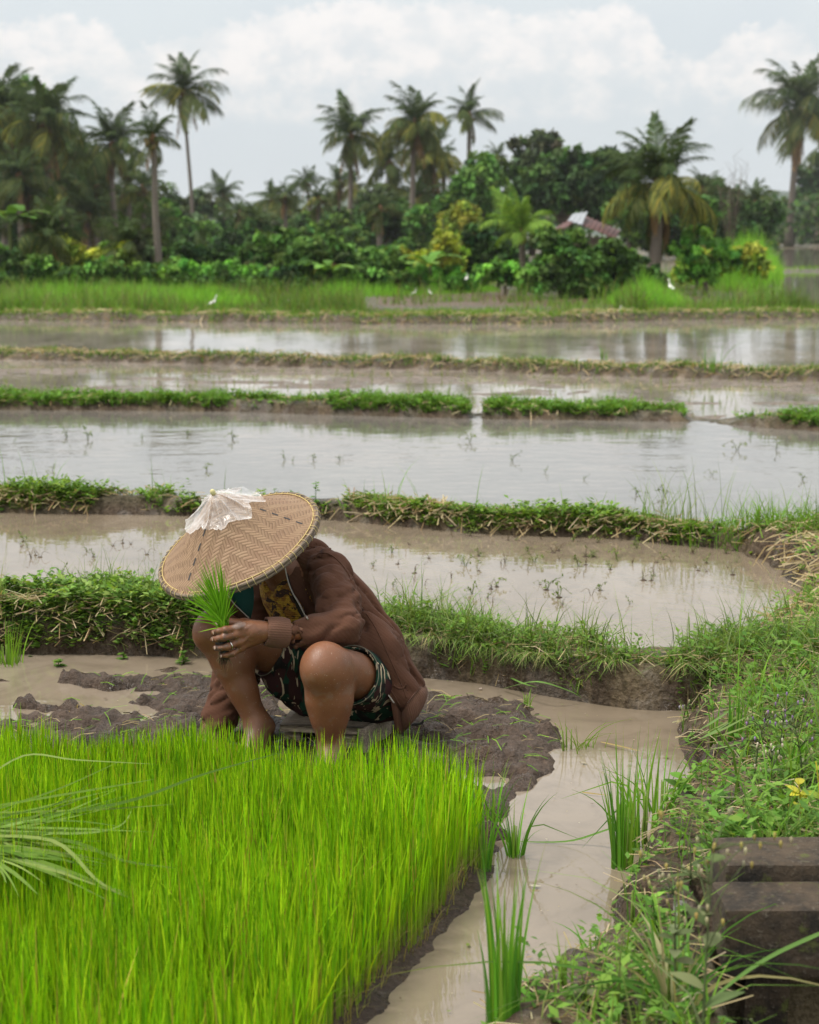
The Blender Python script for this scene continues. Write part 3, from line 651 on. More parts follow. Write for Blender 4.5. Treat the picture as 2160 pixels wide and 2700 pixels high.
tree([(200, 400, 34), (250, 420, 34), (300, 440, 30), (400, 480, 34), (360, 460, 30), (150, 420, 34)], 100, 5200, .24, 'grey', 'greyish trees seen through the left palms', 21)
tree([(620, 480, 30), (570, 480, 30), (650, 500, 26), (700, 480, 30), (740, 470, 30)], 112, 4200, .25, 'grey', 'hazy trees behind the distant palms', 22)
tree([(1400, 470, 44), (1360, 440, 40), (1430, 440, 40), (1350, 500, 34), (1420, 500, 34)], 82, 5200, .22, 'dark', 'dark tree right behind the golden palm', 23)
tree([(1690, 470, 34), (1650, 480, 34), (1725, 490, 34), (1780, 470, 40), (1620, 490, 24)], 100, 4200, .24, 'dark', 'low dark trees along the far water at the right', 24)
tree([(1360, 560, 24), (1380, 585, 20), (1350, 590, 20)], 62, 1500, .16, 'dark', 'ivy covered shrub hugging the golden palm trunk', 26, 'shrub', limbs=False)
tree([(330, 590, 30), (370, 575, 34), (300, 575, 28), (410, 590, 30), (450, 590, 26)], 72, 4200, .19, 'mid', 'green bush behind the pale bare palm trunk', 40, 'bush', limbs=False)
tree([(560, 520, 34), (600, 505, 32), (570, 560, 34), (530, 540, 30), (620, 530, 30)], 74, 5200, .19, 'mid', 'mid green tree left of the small distant palms', 41, 'tree', limbs=False)
tree([(490, 575, 30), (530, 585, 30), (460, 590, 24), (565, 590, 26)], 70, 3800, .17, 'bright', 'fresh green low bush at the meadow edge below the gap of sky', 42, 'bush', limbs=False)
tree([(700, 490, 34), (660, 500, 30), (740, 505, 34), (720, 470, 26)], 80, 4600, .2, 'mid', 'rounded tree under the first central palm', 43, limbs=False)
tree([(150, 590, 26), (110, 595, 26), (190, 595, 26), (230, 590, 24), (60, 595, 26), (10, 595, 30)], 71, 4400, .17, 'mid', 'low green shrubs along the meadow in front of the left grove', 44, 'shrub', limbs=False)
tree([(20, 430, 50), (90, 430, 44), (140, 400, 40), (-30, 400, 60), (60, 380, 40), (180, 450, 40), (220, 470, 40)], 90, 9000, .24, 'dark', 'dense dark trees behind the palms of the left grove', 45)
tree([(900, 500, 34), (880, 460, 30), (870, 530, 34), (840, 540, 30), (905, 550, 30)], 78, 4800, .2, 'mid', 'leafy tree right behind the shaggy central trunks', 46, limbs=False)
tree([(300, 470, 40), (340, 490, 40), (390, 500, 40), (430, 500, 34), (350, 450, 30)], 90, 5600, .22, 'mid', 'leafy trees between the pale trunk and the tallest palm', 47)
tree([(1330, 450, 34), (1340, 490, 30), (1300, 440, 34), (1330, 410, 30)], 78, 4300, .2, 'mid', 'leafy tree above the hut roof', 48)
tree([(1450, 430, 30), (1480, 450, 34), (1500, 440, 30), (1465, 480, 30)], 76, 3800, .2, 'mid', 'leafy tree at the right of the golden palm crown', 49)
tree([(1640, 440, 22), (1660, 460, 24), (1625, 465, 24), (1700, 455, 24)], 84, 2600, .19, 'mid', 'green bushes under the tall palm near the right edge', 50, 'bush')
def banana(px, py, Y, s_, label, seed):
    r = rng(seed); p = K(px, py, Y); g = float(ground_z(p[:1], np.array([Y]))[0]); o = thing('banana_plant', (p[0], Y, g), label, 'banana plant', 'banana plants at the meadow edge'); h = max(p[2] - g, .6)
    m = MB(); add_tube(m, [(0, 0, 0), (.03, 0, h * .5), (0, 0, h)], [.13, .11, .06], 7, (.14, .17, .06)); link('stem', m.mesh('stem', LEAF_FAR, True), o)
    for i in range(9):
        a = i * 2.4 + r.normal(0, .2); e = r.uniform(.25, 1.2); L = s_ * r.uniform(.8, 1.2); t = np.linspace(0, 1, 9); ee = e * (1 - 1.5 * t); x = np.cumsum(np.cos(ee)) * L / 9; z = np.cumsum(np.sin(ee)) * L / 9; w = L * .14 * np.sin(np.pi * np.clip(t, .03, .97)) ** .5
        P = np.stack([x * math.cos(a), x * math.sin(a), z + h], -1); S = np.array([-math.sin(a), math.cos(a), 0]); V = np.stack([P - S * w[:, None] - (0, 0, .1 * L * .14), P, P + S * w[:, None] - (0, 0, .1 * L * .14)], 1).reshape(-1, 3); j = np.arange(8) * 3
        link('leaf', mesh_np('leaf', V, np.concatenate([np.stack([j, j + 1, j + 4, j + 3], -1), np.stack([j + 1, j + 2, j + 5, j + 4], -1)]), LEAF_FAR, pick([(.13, .27, .05), (.10, .21, .04), (.17, .30, .06)], 1, r)[0]), o)
banana(905, 560, 69, 1.5, 'banana plant under the shaggy central palms', 1); banana(690, 575, 69, 1.4, 'banana plant left of the bright grass strip', 2); banana(20, 470, 72, 1.8, 'large leaved banana plant at the left edge', 4)
LM = [(-60, 'outside the left edge'), (20, 'below the palm at the left edge'), (92, 'below the broad palm'), (165, 'between the broad palm and the dark full palm'), (236, 'below the dark full palm'), (322, 'around the pale bare palm trunk'), (395, 'below the tallest slender palm'), (470, 'below the distant rounded palm'), (545, 'right of the distant rounded palm'), (620, 'below the distant curved palm'), (700, 'left of the central palms'), (760, 'below the first central palm'), (830, 'between the first two central palms'), (900, 'behind the shaggy central trunks'), (970, 'below the last central palm'), (1050, 'left of the young palm')]
rf_ = rng(77)
for row, (Yr, y0, rr_, nn, lf_, ph, kinds) in enumerate(((69, 588, 24, 2000, .17, 'front bush', ('mid', 'mid', 'bright', 'dark')), (75, 552, 32, 3000, .2, 'bush of the second row', ('mid', 'dark', 'grey', 'yellow')), (95, 508, 38, 2600, .2, 'tree of the third row', ('dark', 'mid', 'grey')), (110, 462, 40, 2400, .22, 'hindmost tree', ('grey', 'dark')))):
    for (x0, lm) in LM + [(1470, 'behind the light shrub by the golden palm'), (1560, 'left of the tall right palm'), (1640, 'below the tall right palm')] * (row in (1, 2)):
        up_ = (34 if row == 3 else 14) * (x0 < 430) - 10 * (430 < x0 < 700) * (row == 3) + (30 if 430 < x0 < 640 and row == 3 else 0) * -1
        if row == 0 and x0 > 1000: continue
        bl = [(x0 + rf_.normal(0, 9) + dx * rr_, y0 - up_ + rf_.normal(0, 10) + abs(dx) * 6, rr_ * rf_.uniform(.75, 1.15)) for dx in (-1.0, 0, 1.0)]
        kd_ = kinds[int(rf_.integers(0, len(kinds)))]
        tree(bl, Yr, nn, lf_ * 1.1, kd_, f"{dict(mid='mid green', dark='dark green', bright='bright green', grey='grey green', yellow='olive')[kd_]} {ph} {lm}", 200 + row * 20 + int(x0) % 17, 'bush' if row < 2 else 'tree', group='bushes and trees filling the grove', limbs=False)
palm(60, 420, 77, 88, 'half hidden palm with grey green fronds in the left grove', n=20, seed=41, yellow=.2, dead=4); palm(205, 395, 84, 84, 'palm crown wedged behind the dark full palm', n=20, seed=42, dead=3); palm(300, 400, 86, 70, 'palm crown low behind the pale trunk', n=18, seed=43, yellow=.2, dead=3)
palm(545, 470, 78, 55, 'low palm at the centre of the undergrowth', n=16, seed=44, dead=2); palm(700, 560, 71, 58, 'brownish low palm fronds left of the grass strip', n=14, seed=45, yellow=.4, dead=4, nuts=0); palm(800, 440, 80, 60, 'short palm between the first two central trunks', n=16, seed=46, dead=3); palm(885, 420, 90, 70, 'lower shaggy crown beneath the tall central one', n=16, seed=47, dead=6, yellow=.4, heavy=1.6)
tree([(-20, 330, 56), (50, 330, 50), (110, 350, 44), (20, 400, 54), (160, 380, 40), (80, 410, 50)], 92, 9500, .22, 'dark', 'tall dark canopy behind the palms at the far left', 301)
tree([(150, 300, 30), (180, 330, 34), (120, 300, 34), (200, 360, 34)], 100, 4500, .22, 'mid', 'leafy canopy between the broad palm and the dark full palm, seen against the sky', 302)
tree([(1240, 360, 34), (1280, 390, 36), (1320, 400, 34), (1090, 380, 34), (1050, 360, 28), (1210, 330, 26)], 94, 7000, .22, 'mid', 'broad mid green canopy rising behind the hut', 303)
tree([(1330, 340, 24), (1500, 400, 30), (1530, 420, 30), (1480, 390, 26), (1560, 430, 28)], 96, 5000, .22, 'grey', 'grey green canopy on both sides behind the golden palm', 304)
tree([(800, 420, 34), (830, 440, 34), (770, 430, 30), (930, 430, 30), (900, 400, 28)], 98, 5000, .22, 'grey', 'canopy seen between the central palm trunks', 305)
for i_, (a_, b_, r_p, lab_) in enumerate([(130, 400, 70, 'thin palm deep in the left grove behind the broad palm'), (270, 370, 62, 'thin palm between the dark full palm and the pale trunk'), (505, 450, 46, 'small palm just right of the distant rounded palm'), (600, 415, 48, 'small ragged palm left of the distant curved palm'), (672, 420, 46, 'small ragged palm right of the distant curved palm'), (715, 385, 50, 'ragged palm half behind the first central palm'), (830, 400, 56, 'ragged palm low between the first and second central palms'), (935, 350, 56, 'ragged palm between the shaggy palm and the last central palm')]):
    palm(a_, b_, 86 + 3 * i_, r_p, lab_, n=15, seed=60 + i_, yellow=.2, dead=3 + i_ % 3, heavy=1.1, trunk_r=.14)
# continuous far thicket, and bare tree
def thicket():
    r = rng(5); n = 26000; X = r.uniform(-70, 75, n); X = X * 2.6; Y = 290 + r.uniform(-8, 14, n) + 10 * (fbm(X * .02, X * 0, s=4) - .5)
    h = 10.5 * (.45 + fbm(X * .05, X * 0 + 3, o=4, s=6)); h *= 1 - .35 * np.exp(-((X + 30) / 18) ** 2)
    Z = -1 + h * r.random(n) ** .6; P = np.stack([X, Y - Z * .3, Z], -1)
    N = unit(r.normal(0, 1, (n, 3)) + np.array([0, -.8, .7])); D = unit(np.cross(N, r.normal(size=(n, 3)))); L = r.uniform(.8, 1.6, n)
    V, F = leafquads(P, L, L * .6, D, N)
    c = pick(GT['dark'] + GT['grey'] + GT['mid'][:1], n, r, .25)
    o = link('far_thicket', mesh_np('far_thicket', V, F, LEAF_FAR, np.repeat(c, 4, 0)))
    tag(o, 'unbroken dark thicket far behind the separate trees', 'thicket', kind='stuff')
thicket()
bt = thing('bare_tree', (K(1540, 480, 95)[0], 95, -.9), 'leafless thin tree against the sky between the golden palm and the right palm', 'tree')
m = MB(); r_ = rng(3)
for i in range(16):
    a, b = r_.uniform(-.9, .9), r_.uniform(3.6, 6.4); P = spline([(r_.normal(0, .06), 0, .5), (a * .3, 0, b * .5), (a, r_.normal(0, .3), b)], 7); add_tube(m, P, np.linspace(.035, .008, 7), 4)
    for j in range(4):
        q = P[3 + j % 4]; add_tube(m, [q, q + (r_.normal(0, .2), 0, .35), q + (r_.normal(0, .35), 0, .8)], [.014, .01, .004], 3)
link('trunk', m.mesh('trunk', TRW, True), bt)

# ------------------------------------------------------------------ hut
def corrugated(name, a, b, c, d, n, amp, mat, parent):
    a, b, c, d = map(np.array, (a, b, c, d)); t = np.linspace(0, 1, n * 4 + 1)[:, None]; nn = unit(np.cross(b - a, d - a)[None])[0]
    w = (np.sin(t * n * 2 * np.pi) * amp) * nn
    A = a * (1 - t) + b * t + w; D = d * (1 - t) + c * t + w
    V = np.concatenate([A, D, A - nn * .012, D - nn * .012]); k = len(t); i = np.arange(k - 1)
    F = np.concatenate([np.stack([i, i + 1, i + 1 + k, i + k], -1), np.stack([i + 2 * k, i + 3 * k, i + 1 + 3 * k, i + 1 + 2 * k], -1)])
    return link(name, mesh_np(name, V, F, mat, smooth=True), parent)
RUST = flat_mat('rusty_sheet', (.10, .038, .03), .6, .35, 2.5); TIN = flat_mat('weathered_tin', (.30, .32, .34), .6, .12, 3); WALLM = flat_mat('woven_wall', (.20, .15, .11), .9, .3, 4)
hx = K(1222, 500, 66); hg = float(ground_z(np.array([hx[0]]), np.array([66.]))[0])
hut = thing('field_hut', (hx[0], 66, hg - .05), 'field hut with rusty red corrugated roof half buried in bushes', 'hut')
h0 = np.array([hx[0], 66, hg - .05]); kp = lambda px, py, y: K(px, py, y) - h0
e1, e2 = kp(1228, 450, 66.6), kp(1232, 462, 66.0)
corrugated('roof', kp(1222, 450, 68), kp(1307, 486, 68), kp(1295, 502, 64.6), kp(1214, 470, 64.6), 9, .025, RUST, hut)
corrugated('roof', kp(1222, 449, 68), kp(1172, 478, 68), kp(1164, 490, 64.8), kp(1212, 470, 64.6), 6, .025, RUST, hut)
corrugated('ridge_sheet', kp(1207, 450, 67.2), kp(1238, 446, 67.2), kp(1226, 474, 64.4), kp(1196, 464, 64.4), 3, .02, TIN, hut)
v, f = box((0.15, .3, (kp(1230, 500, 66)[2]) / 2), (1.7, 2.4, kp(1230, 500, 66)[2])); link('wall', mesh_np('wall', v, f, WALLM), hut)
# ------------------------------------------------------------------ egrets
WHITE = flat_mat('white_feathers', (.80, .78, .74), .7, .05, 8); BEAK = flat_mat('beak', (.55, .35, .06), .5); DLEG = flat_mat('dark_leg', (.05, .05, .045), .6)
def egret():
    o = thing('egret', (0, 0, 0), 'white egret', 'bird', 'white egrets feeding in the grass')
    m = MB(); P = spline([(-.20, 0, .20), (-.10, 0, .25), (.02, 0, .30), (.10, 0, .34), (.10, 0, .42), (.14, 0, .50), (.15, 0, .56), (.19, 0, .575), (.215, 0, .572)], 26)
    rr = np.interp(np.linspace(0, 8, 26), range(9), [.008, .045, .07, .05, .024, .018, .02, .026, .012]); add_tube(m, P, rr, 8); link('body', m.mesh('body', WHITE, True), o)
    m = MB(); add_tube(m, [(.205, 0, .572), (.25, 0, .566), (.285, 0, .56)], [.011, .007, .001], 5); link('beak', m.mesh('beak', BEAK), o)
    for s in (-1, 1):
        m = MB(); add_tube(m, [(0, s * .025, .27), (-.01, s * .025, .14), (.0, s * .025, 0), (.05, s * .03, -.005)], [.009, .006, .006, .004], 5); link('leg', m.mesh('leg', DLEG), o)
        m = MB(); add_tube(m, spline([(.05, s * .045, .31), (-.06, s * .055, .27), (-.2, s * .03, .20)], 8), [.01, .035, .045, .045, .04, .03, .02, .004], 6, flat=.5); link('wing', m.mesh('wing', WHITE, True), o)
    return o
eg = egret()
EG = [(1413, 616, 58, 2.0, 1.25, 'egret standing tall on the grass hump near the flooded field'), (448, 647, 50, .3, 1.0, 'egret bending in the grass behind the left water'), (983, 592, 68, 1.2, .9, 'egret at the far grass edge, first of two together'), (997, 594, 69, 2.6, .8, 'egret at the far grass edge, second of two together'),
      (872, 621, 62, .2, .7, 'egret in the grass strip below the central palms'), (906, 621, 62, 2.2, .7, 'egret in the grass a few steps from the mud strip'), (1102, 582, 64, 1.4, .8, 'egret below the young palm'), (1303, 661, 47, .5, .7, 'egret by the bund, one of two at the foot of the grass hump'), (1316, 664, 46.5, 2.0, .65, 'egret by the bund, smaller one at the foot of the grass hump'), (38, 645, 58, 1.0, .8, 'egret low in the grass near the left edge'), (300, 610, 70, .4, .8, 'egret in front of the pale bare palm trunk')]
for i, (a, b, Y, rz, s_, lab) in enumerate(EG):
    e = eg if i == 0 else copy_tree(eg); p = K(a, b, Y); z = max(p[2] - .05, float(ground_z(np.array([p[0]]), np.array([Y]))[0])); e.location = (p[0], Y, z); e.rotation_euler = (0, 0, rz); e.scale = (s_ * .68,) * 3; e['label'] = 'white ' + lab
# ------------------------------------------------------------------ grass, weeds, seedlings
GR = [(.15, .26, .05), (.19, .31, .06), (.11, .20, .045), (.25, .33, .10), (.20, .26, .11)]
GRB = [(.17, .35, .04), (.22, .41, .05), (.13, .28, .04)]
STRAW = [(.42, .34, .19), (.34, .27, .15), (.50, .42, .26), (.27, .19, .10)]
def ga(t, c, base=(.9, .85, .55), tip=(1, 1, 1), n=1):
    """per vertex tint along a blade"""
    return c * (np.array(base) * (1 - t[:, None]) + np.array(tip) * t[:, None])
def grass_obj(name, P, kinds, label, seed, group=None):
    """kinds: list of (share, h, w, lean, droop, cols, type)"""
    r = rng(seed); Vs, F4, Cs, n0 = [], [], [], 0
    k = r.choice(len(kinds), len(P), p=np.array([q[0] for q in kinds]) / sum(q[0] for q in kinds))
    for i, (_, h, w, lean, droop, cols, typ) in enumerate(kinds):
        Q = P[k == i]; n = len(Q); hm = .45 + 1.15 * sm(fbm(Q[:, 0] * 4.5, Q[:, 1] * 4.5, o=3, s=91 + i % 2), .3, .7) if n else 1
        if not n: continue
        if typ == 'blade':
            V, F, t = blades(Q, h * hm * r.uniform(.45, 1.35, n), w * r.uniform(.6, 1.3, n), lean * r.uniform(.2, 1.5, n), r.uniform(0, 6.283, n), 3, droop, seed=seed + i)
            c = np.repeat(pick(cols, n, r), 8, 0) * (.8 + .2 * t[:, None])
        elif typ == 'straw':
            z = Q + np.array([0, 0, h * .5]) * r.random((n, 1)); a = r.uniform(0, 6.283, n); L = w * r.uniform(.4, 1.5, n)
            D = unit(np.stack([np.cos(a), np.sin(a) * .8, r.normal(0, .3, n)], -1)); N = unit(r.normal(0, .4, (n, 3)) + np.array([0, -.5, 1.0]))
            S = unit(np.cross(D, N)) * lean; A = z - D * L[:, None] * .5; B = z + D * L[:, None] * .5; M = z + np.array([0, 0, 1.0]) * (L * .12)[:, None]
            V = np.stack([A - S, A + S, M - S, M + S, B - S, B + S], 1).reshape(-1, 3); j = np.arange(n) * 6
            F = np.concatenate([np.stack([j, j + 1, j + 3, j + 2], -1), np.stack([j + 2, j + 3, j + 5, j + 4], -1)]); c = np.repeat(pick(cols, n, r), 6, 0)
        else:     # little sprigs of broad leaves
            m = 6; hh = h * hm * r.uniform(.3, 1.3, n); a = r.uniform(0, 6.283, (n, m)); e = r.uniform(.1, .9, (n, m))
            lx = r.normal(0, .25, (n, 2)); f = (np.arange(m)[None] + 1) / m
            Bp = Q[:, None] + np.stack([lx[:, :1] * hh[:, None] * f, lx[:, 1:] * hh[:, None] * f, hh[:, None] * f], -1)
            D = unit(np.stack([np.cos(a), np.sin(a), e], -1)).reshape(-1, 3); N = unit(np.stack([-np.cos(a) * e, -np.sin(a) * e, a * 0 + 1], -1).reshape(-1, 3) + r.normal(0, .3, (n * m, 3)))
            L = w * r.uniform(.6, 1.3, n * m); V, F = leafquads(Bp.reshape(-1, 3), L, L * .5, D, N); c = np.repeat(pick(cols, n, r), m * 4, 0)
        Vs.append(V); F4.append(F + n0); Cs.append(c); n0 += len(V)
    o = link(name, mesh_np(name, np.concatenate(Vs), np.concatenate(F4), LEAF, np.clip(np.concatenate(Cs), 0, .95)))
    return tag(o, label, name.split('_')[-1], group, 'stuff')
def on_ground(X, Y, dz=-.006):
    return np.stack([X, Y, ground_z(X, Y) + dz], -1)
def along_bund(k, n, lo, hi, seed, xr, clump=2.0, thr=.3):
    r = rng(seed); X = r.uniform(xr[0], xr[1], n * 3); b = BUND[k]; f = r.uniform(lo, hi, n * 3); Y = by(k, X) + f * b['w']
    keep = fbm(X * clump, Y * clump * 1.5, o=3, s=seed) > thr + .2 * r.random(n * 3) * (thr > 0); X, Y = X[keep][:n], Y[keep][:n]
    P = on_ground(X, Y); b0 = b['lv'] if k != 4 else -.5
    return P[P[:, 2] > b0 + .015]
# bund behind the person: broad leaved weeds on the left, finer grass on the right
P = along_bund(0, 20000, .0, 1.05, 1, (-2.6, 2.4), 3.2, .34)
left = P[:, 0] < .1 + .3 * rng(2).normal(size=len(P)) - .5
def thin_face(P, k=0, keep=.25, seed=0):
    f = (P[:, 1] - by(k, P[:, 0])) / BUND[k]['w']; return P[(f > .16) | (rng(seed).random(len(P)) < keep)]
lf = P[left]; lf = np.concatenate([lf, along_bund(0, 3600, .0, .22, 3, (-2.6, -.25), 6, .35)])
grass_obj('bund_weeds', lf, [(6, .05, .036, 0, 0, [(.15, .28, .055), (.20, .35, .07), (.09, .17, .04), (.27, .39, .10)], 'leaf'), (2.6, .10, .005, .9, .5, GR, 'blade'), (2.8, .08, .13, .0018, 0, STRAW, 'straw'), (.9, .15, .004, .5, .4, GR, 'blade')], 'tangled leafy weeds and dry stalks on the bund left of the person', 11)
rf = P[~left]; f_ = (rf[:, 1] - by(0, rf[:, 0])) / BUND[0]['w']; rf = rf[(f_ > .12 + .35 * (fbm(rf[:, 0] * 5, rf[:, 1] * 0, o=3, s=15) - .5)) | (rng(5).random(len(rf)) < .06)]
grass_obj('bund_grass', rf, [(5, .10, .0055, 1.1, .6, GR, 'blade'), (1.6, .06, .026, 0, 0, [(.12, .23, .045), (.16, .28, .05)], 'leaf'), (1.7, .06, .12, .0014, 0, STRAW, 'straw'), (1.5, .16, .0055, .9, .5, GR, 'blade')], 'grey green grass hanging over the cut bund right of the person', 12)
# grass hanging over the cut face
r = rng(61); n = 2600; X = r.uniform(-.1, 2.2, n); X = X[fbm(X * 7, X * 0, o=3, s=5) > .52]; n = len(X); Y = by(0, X) + .05; Pz = np.stack([X, Y, ground_z(X, Y + .03)], -1)
V, F, t = blades(Pz, r.uniform(.02, .075, n), r.uniform(.003, .006, n), r.uniform(.4, 2.4, n), r.normal(-1.57, 1.0, n), 4, 1.2, seed=3)
tag(link('hanging_grass', mesh_np('hanging_grass', V, F, LEAF, np.repeat(pick(GR + STRAW[:1], n, r), 10, 0))), 'grass tips hanging over the dark cut face of the bund', 'grass', kind='stuff')
# right bank
r = rng(21); n = 90000; X = r.uniform(.3, 3.6, n); Y = r.uniform(1.9, 10.5, n)
dk = sdpoly(X, Y, bank); dens = sm(dk, .04, .5) * (.35 + .65 * sm(fbm(X * 2.3, Y * 2.3, o=3, s=22), .3, .5)) * np.minimum(1, (Y / 4) ** -.5 * 1.05)
dens = dens * np.where(Y < 4.9, sm(dk, .12, .42), 1.0) * np.where(sdpoly(X, Y, mud2) > -.03, 0, 1)
incul = (sdpoly(X, Y, [(0.64, 3.82), (2.7, 3.82), (2.7, 1.7), (0.5, 1.7)]) > -.02); keep = (r.random(n) < dens) & ~incul & (np.abs(X) < Y * .33 + .3)
P = on_ground(X[keep], Y[keep]); P = P[P[:, 2] > .02]
farb = P[:, 1] > 6.3
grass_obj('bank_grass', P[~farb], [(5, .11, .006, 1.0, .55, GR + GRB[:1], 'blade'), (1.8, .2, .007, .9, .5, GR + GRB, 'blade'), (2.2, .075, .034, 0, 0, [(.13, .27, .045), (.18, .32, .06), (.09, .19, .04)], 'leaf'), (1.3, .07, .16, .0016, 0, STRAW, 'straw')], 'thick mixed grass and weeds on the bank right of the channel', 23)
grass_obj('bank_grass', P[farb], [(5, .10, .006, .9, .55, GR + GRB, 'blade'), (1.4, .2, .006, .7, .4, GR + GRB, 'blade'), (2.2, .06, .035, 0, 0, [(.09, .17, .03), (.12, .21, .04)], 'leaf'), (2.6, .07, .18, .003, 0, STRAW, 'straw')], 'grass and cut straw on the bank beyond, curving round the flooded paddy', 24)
r = rng(25); n = 16000; X = r.uniform(1.2, 4.2, n); Y = r.uniform(6.4, 10.4, n); dk = sdpoly(X, Y, bank); k = (dk > .02) & (dk < 1.2) & (r.random(n) < .6); P = on_ground(X[k], Y[k]); P = P[P[:, 2] > .0]
grass_obj('bank_straw', P, [(5, .05, .17, .0032, 0, STRAW, 'straw'), (2.2, .10, .007, 1.0, .6, GR, 'blade'), (1.6, .05, .034, 0, 0, [(.15, .28, .05), (.2, .33, .06)], 'leaf')], 'cut straw and dry grass on the slope round the end of the beige paddy', 26)
r = rng(27); n = 3000; X = r.uniform(-1.7, .55, n); Y = r.uniform(4.9, 6.7, n); dm_ = sdpoly(X, Y, mud); k = (dm_ > .03) & (r.random(n) < .5); P = on_ground(X[k], Y[k], .002); P = P[P[:, 2] > .0]
grass_obj('mud_litter', P, [(3, .004, .07, .0012, 0, STRAW[:2] + GRB, 'straw'), (1.0, .004, .05, .0016, 0, [(.06, .045, .03)], 'straw')], 'torn leaves and straw bits trodden into the mud round the person', 28)
# low litter of straw and sprouts on the bare soil edge of the channel
r = rng(31); n = 60000; X = r.uniform(-.1, 1.6, n); Y = r.uniform(2.3, 6.2, n); dk = sdpoly(X, Y, bank)
keep = (dk > .0) & (dk < .45) & (r.random(n) < .14) & ~(sdpoly(X, Y, [(0.64, 3.82), (2.7, 3.82), (2.7, 1.7), (0.5, 1.7)]) > -.02); P = on_ground(X[keep], Y[keep])
grass_obj('bank_litter', P[P[:, 2] > .01], [(2.2, .03, .10, .0014, 0, STRAW, 'straw'), (1.3, .05, .026, 0, 0, [(.14, .28, .05), (.18, .33, .06), (.10, .20, .04)], 'leaf'), (1.7, .09, .004, .5, .4, GRB + GR, 'blade')], 'straw litter and small sprouts on the bare soil along the channel', 32)
# bund B with straw and small leaves
P = along_bund(1, 17000, .02, 1.0, 41, (-3.6, 4.2), 2.4, .30)
grass_obj('bund_grass', P, [(3.5, .05, .04, 0, 0, [(.15, .27, .045), (.20, .33, .06), (.11, .20, .04)], 'leaf'), (3, .06, .007, .9, .5, GR + GRB, 'blade'), (3.2, .05, .15, .003, 0, STRAW + [(.25, .19, .10)], 'straw'), (.12, .16, .006, .4, .3, GRB, 'blade')], 'low weeds and straw on the bund between the two near paddies', 42)
r = rng(43); X = r.uniform(.9, 3.6, 2600); Y = by(1, X) + r.uniform(.0, 1.0, 2600) * .4; P = on_ground(X, Y)
grass_obj('bund_grass', P[(X > 1.0) & (fbm(X * 1.2, X * 0, s=7, o=3) > .42 - .1 * X)], [(3, .14, .007, .6, .4, GRB, 'blade'), (1, .22, .006, .5, .4, GR, 'blade')], 'taller bright grass where the bund meets the right bank', 44)
# bunds C, D, E
P = along_bund(2, 24000, .0, 1.0, 51, (-5.5, 5.6), 1.0, 0.0); px, _, _ = proj(P); f = (P[:, 1] - by(2, P[:, 0])) / .75
bare = ((px > 480) & (px < 690) & (f < .55)) | ((px > 1340) & (px < 1440) & (f < .5)) | ((px > 1490) & (px < 1640)); P = P[~bare | (rng(8).random(len(P)) < .12)]
P = P[P[:, 2] > -.085]
grass_obj('bund_grass', P, [(5, .09, .011, .7, .45, [(.13, .28, .04), (.10, .21, .035), (.17, .32, .05)], 'blade'), (2, .05, .05, 0, 0, [(.11, .23, .04), (.15, .28, .05)], 'leaf'), (.5, .05, .14, .004, 0, STRAW, 'straw')], 'rounded green grass on the broken bund in the middle distance', 52)
P = along_bund(3, 12000, .0, 1.0, 53, (-8, 8), .8, .12)
grass_obj('bund_grass', P, [(5, .08, .016, .7, .4, [(.13, .25, .045), (.09, .18, .035), (.17, .28, .06)], 'blade'), (1.2, .06, .2, .006, 0, STRAW, 'straw')], 'short grass on the thin bund below the far water', 54)
P = along_bund(4, 15000, .0, 1.3, 55, (-13, 13), .5, 0.0)
grass_obj('bund_grass', P, [(5, .13, .024, .6, .4, [(.16, .31, .045), (.12, .24, .04), (.21, .34, .06)], 'blade'), (.8, .1, .3, .01, 0, STRAW, 'straw')], 'grass on the far bund at the end of the flooded paddies', 56)
# far meadow and tall fodder grass
r = rng(57); n = 52000; Y = 47 + 60 * r.random(n) ** 1.9; X = r.uniform(-.30, .30, n) * Y
px, py, _ = proj(np.stack([X, Y, X * 0 - .75], -1)); dl = sdpoly(X, Y, lake)
ms = (px > 760) & (px < 1310) & (py > 606) & (py < 655) & (fbm(X * .4, Y * .4, s=3, o=3) < .62)
keep = (dl < 0) & ~((px > 1380) & (py < 600) & (px < 1420)) & (~ms | (r.random(n) < .03)); P = on_ground(X[keep], Y[keep], 0)
hb = .5 + .9 * fbm(P[:, 0] * .5, P[:, 1] * .3, o=3, s=12)
pxs, pys, _ = proj(P); hb = hb * np.where((pxs > 770) & (pxs < 1300) & (pys > 645), .3, 1.0) * (.7 + 1.5 * sm(fbm(P[:, 0] * .55, P[:, 1] * .4, o=3, s=19), .45, .7))
V, F, t = blades(P, .42 * hb * r.uniform(.5, 1.4, len(P)), .032 * np.ones(len(P)), r.uniform(.1, .8, len(P)), r.uniform(0, 6.28, len(P)), 2, .4, seed=9)
tag(link('meadow_grass', mesh_np('meadow_grass', V, F, LEAF, np.repeat(pick([(.15, .33, .045), (.19, .38, .05), (.10, .22, .04), (.24, .33, .08), (.22, .20, .10)], len(P), r) * (.35 + .85 * fbm(P[:, 0] * .35, P[:, 1] * .35, o=4, s=29))[:, None], 6, 0))), 'bright green rough grass between the far bund and the trees', 'grass', kind='stuff')
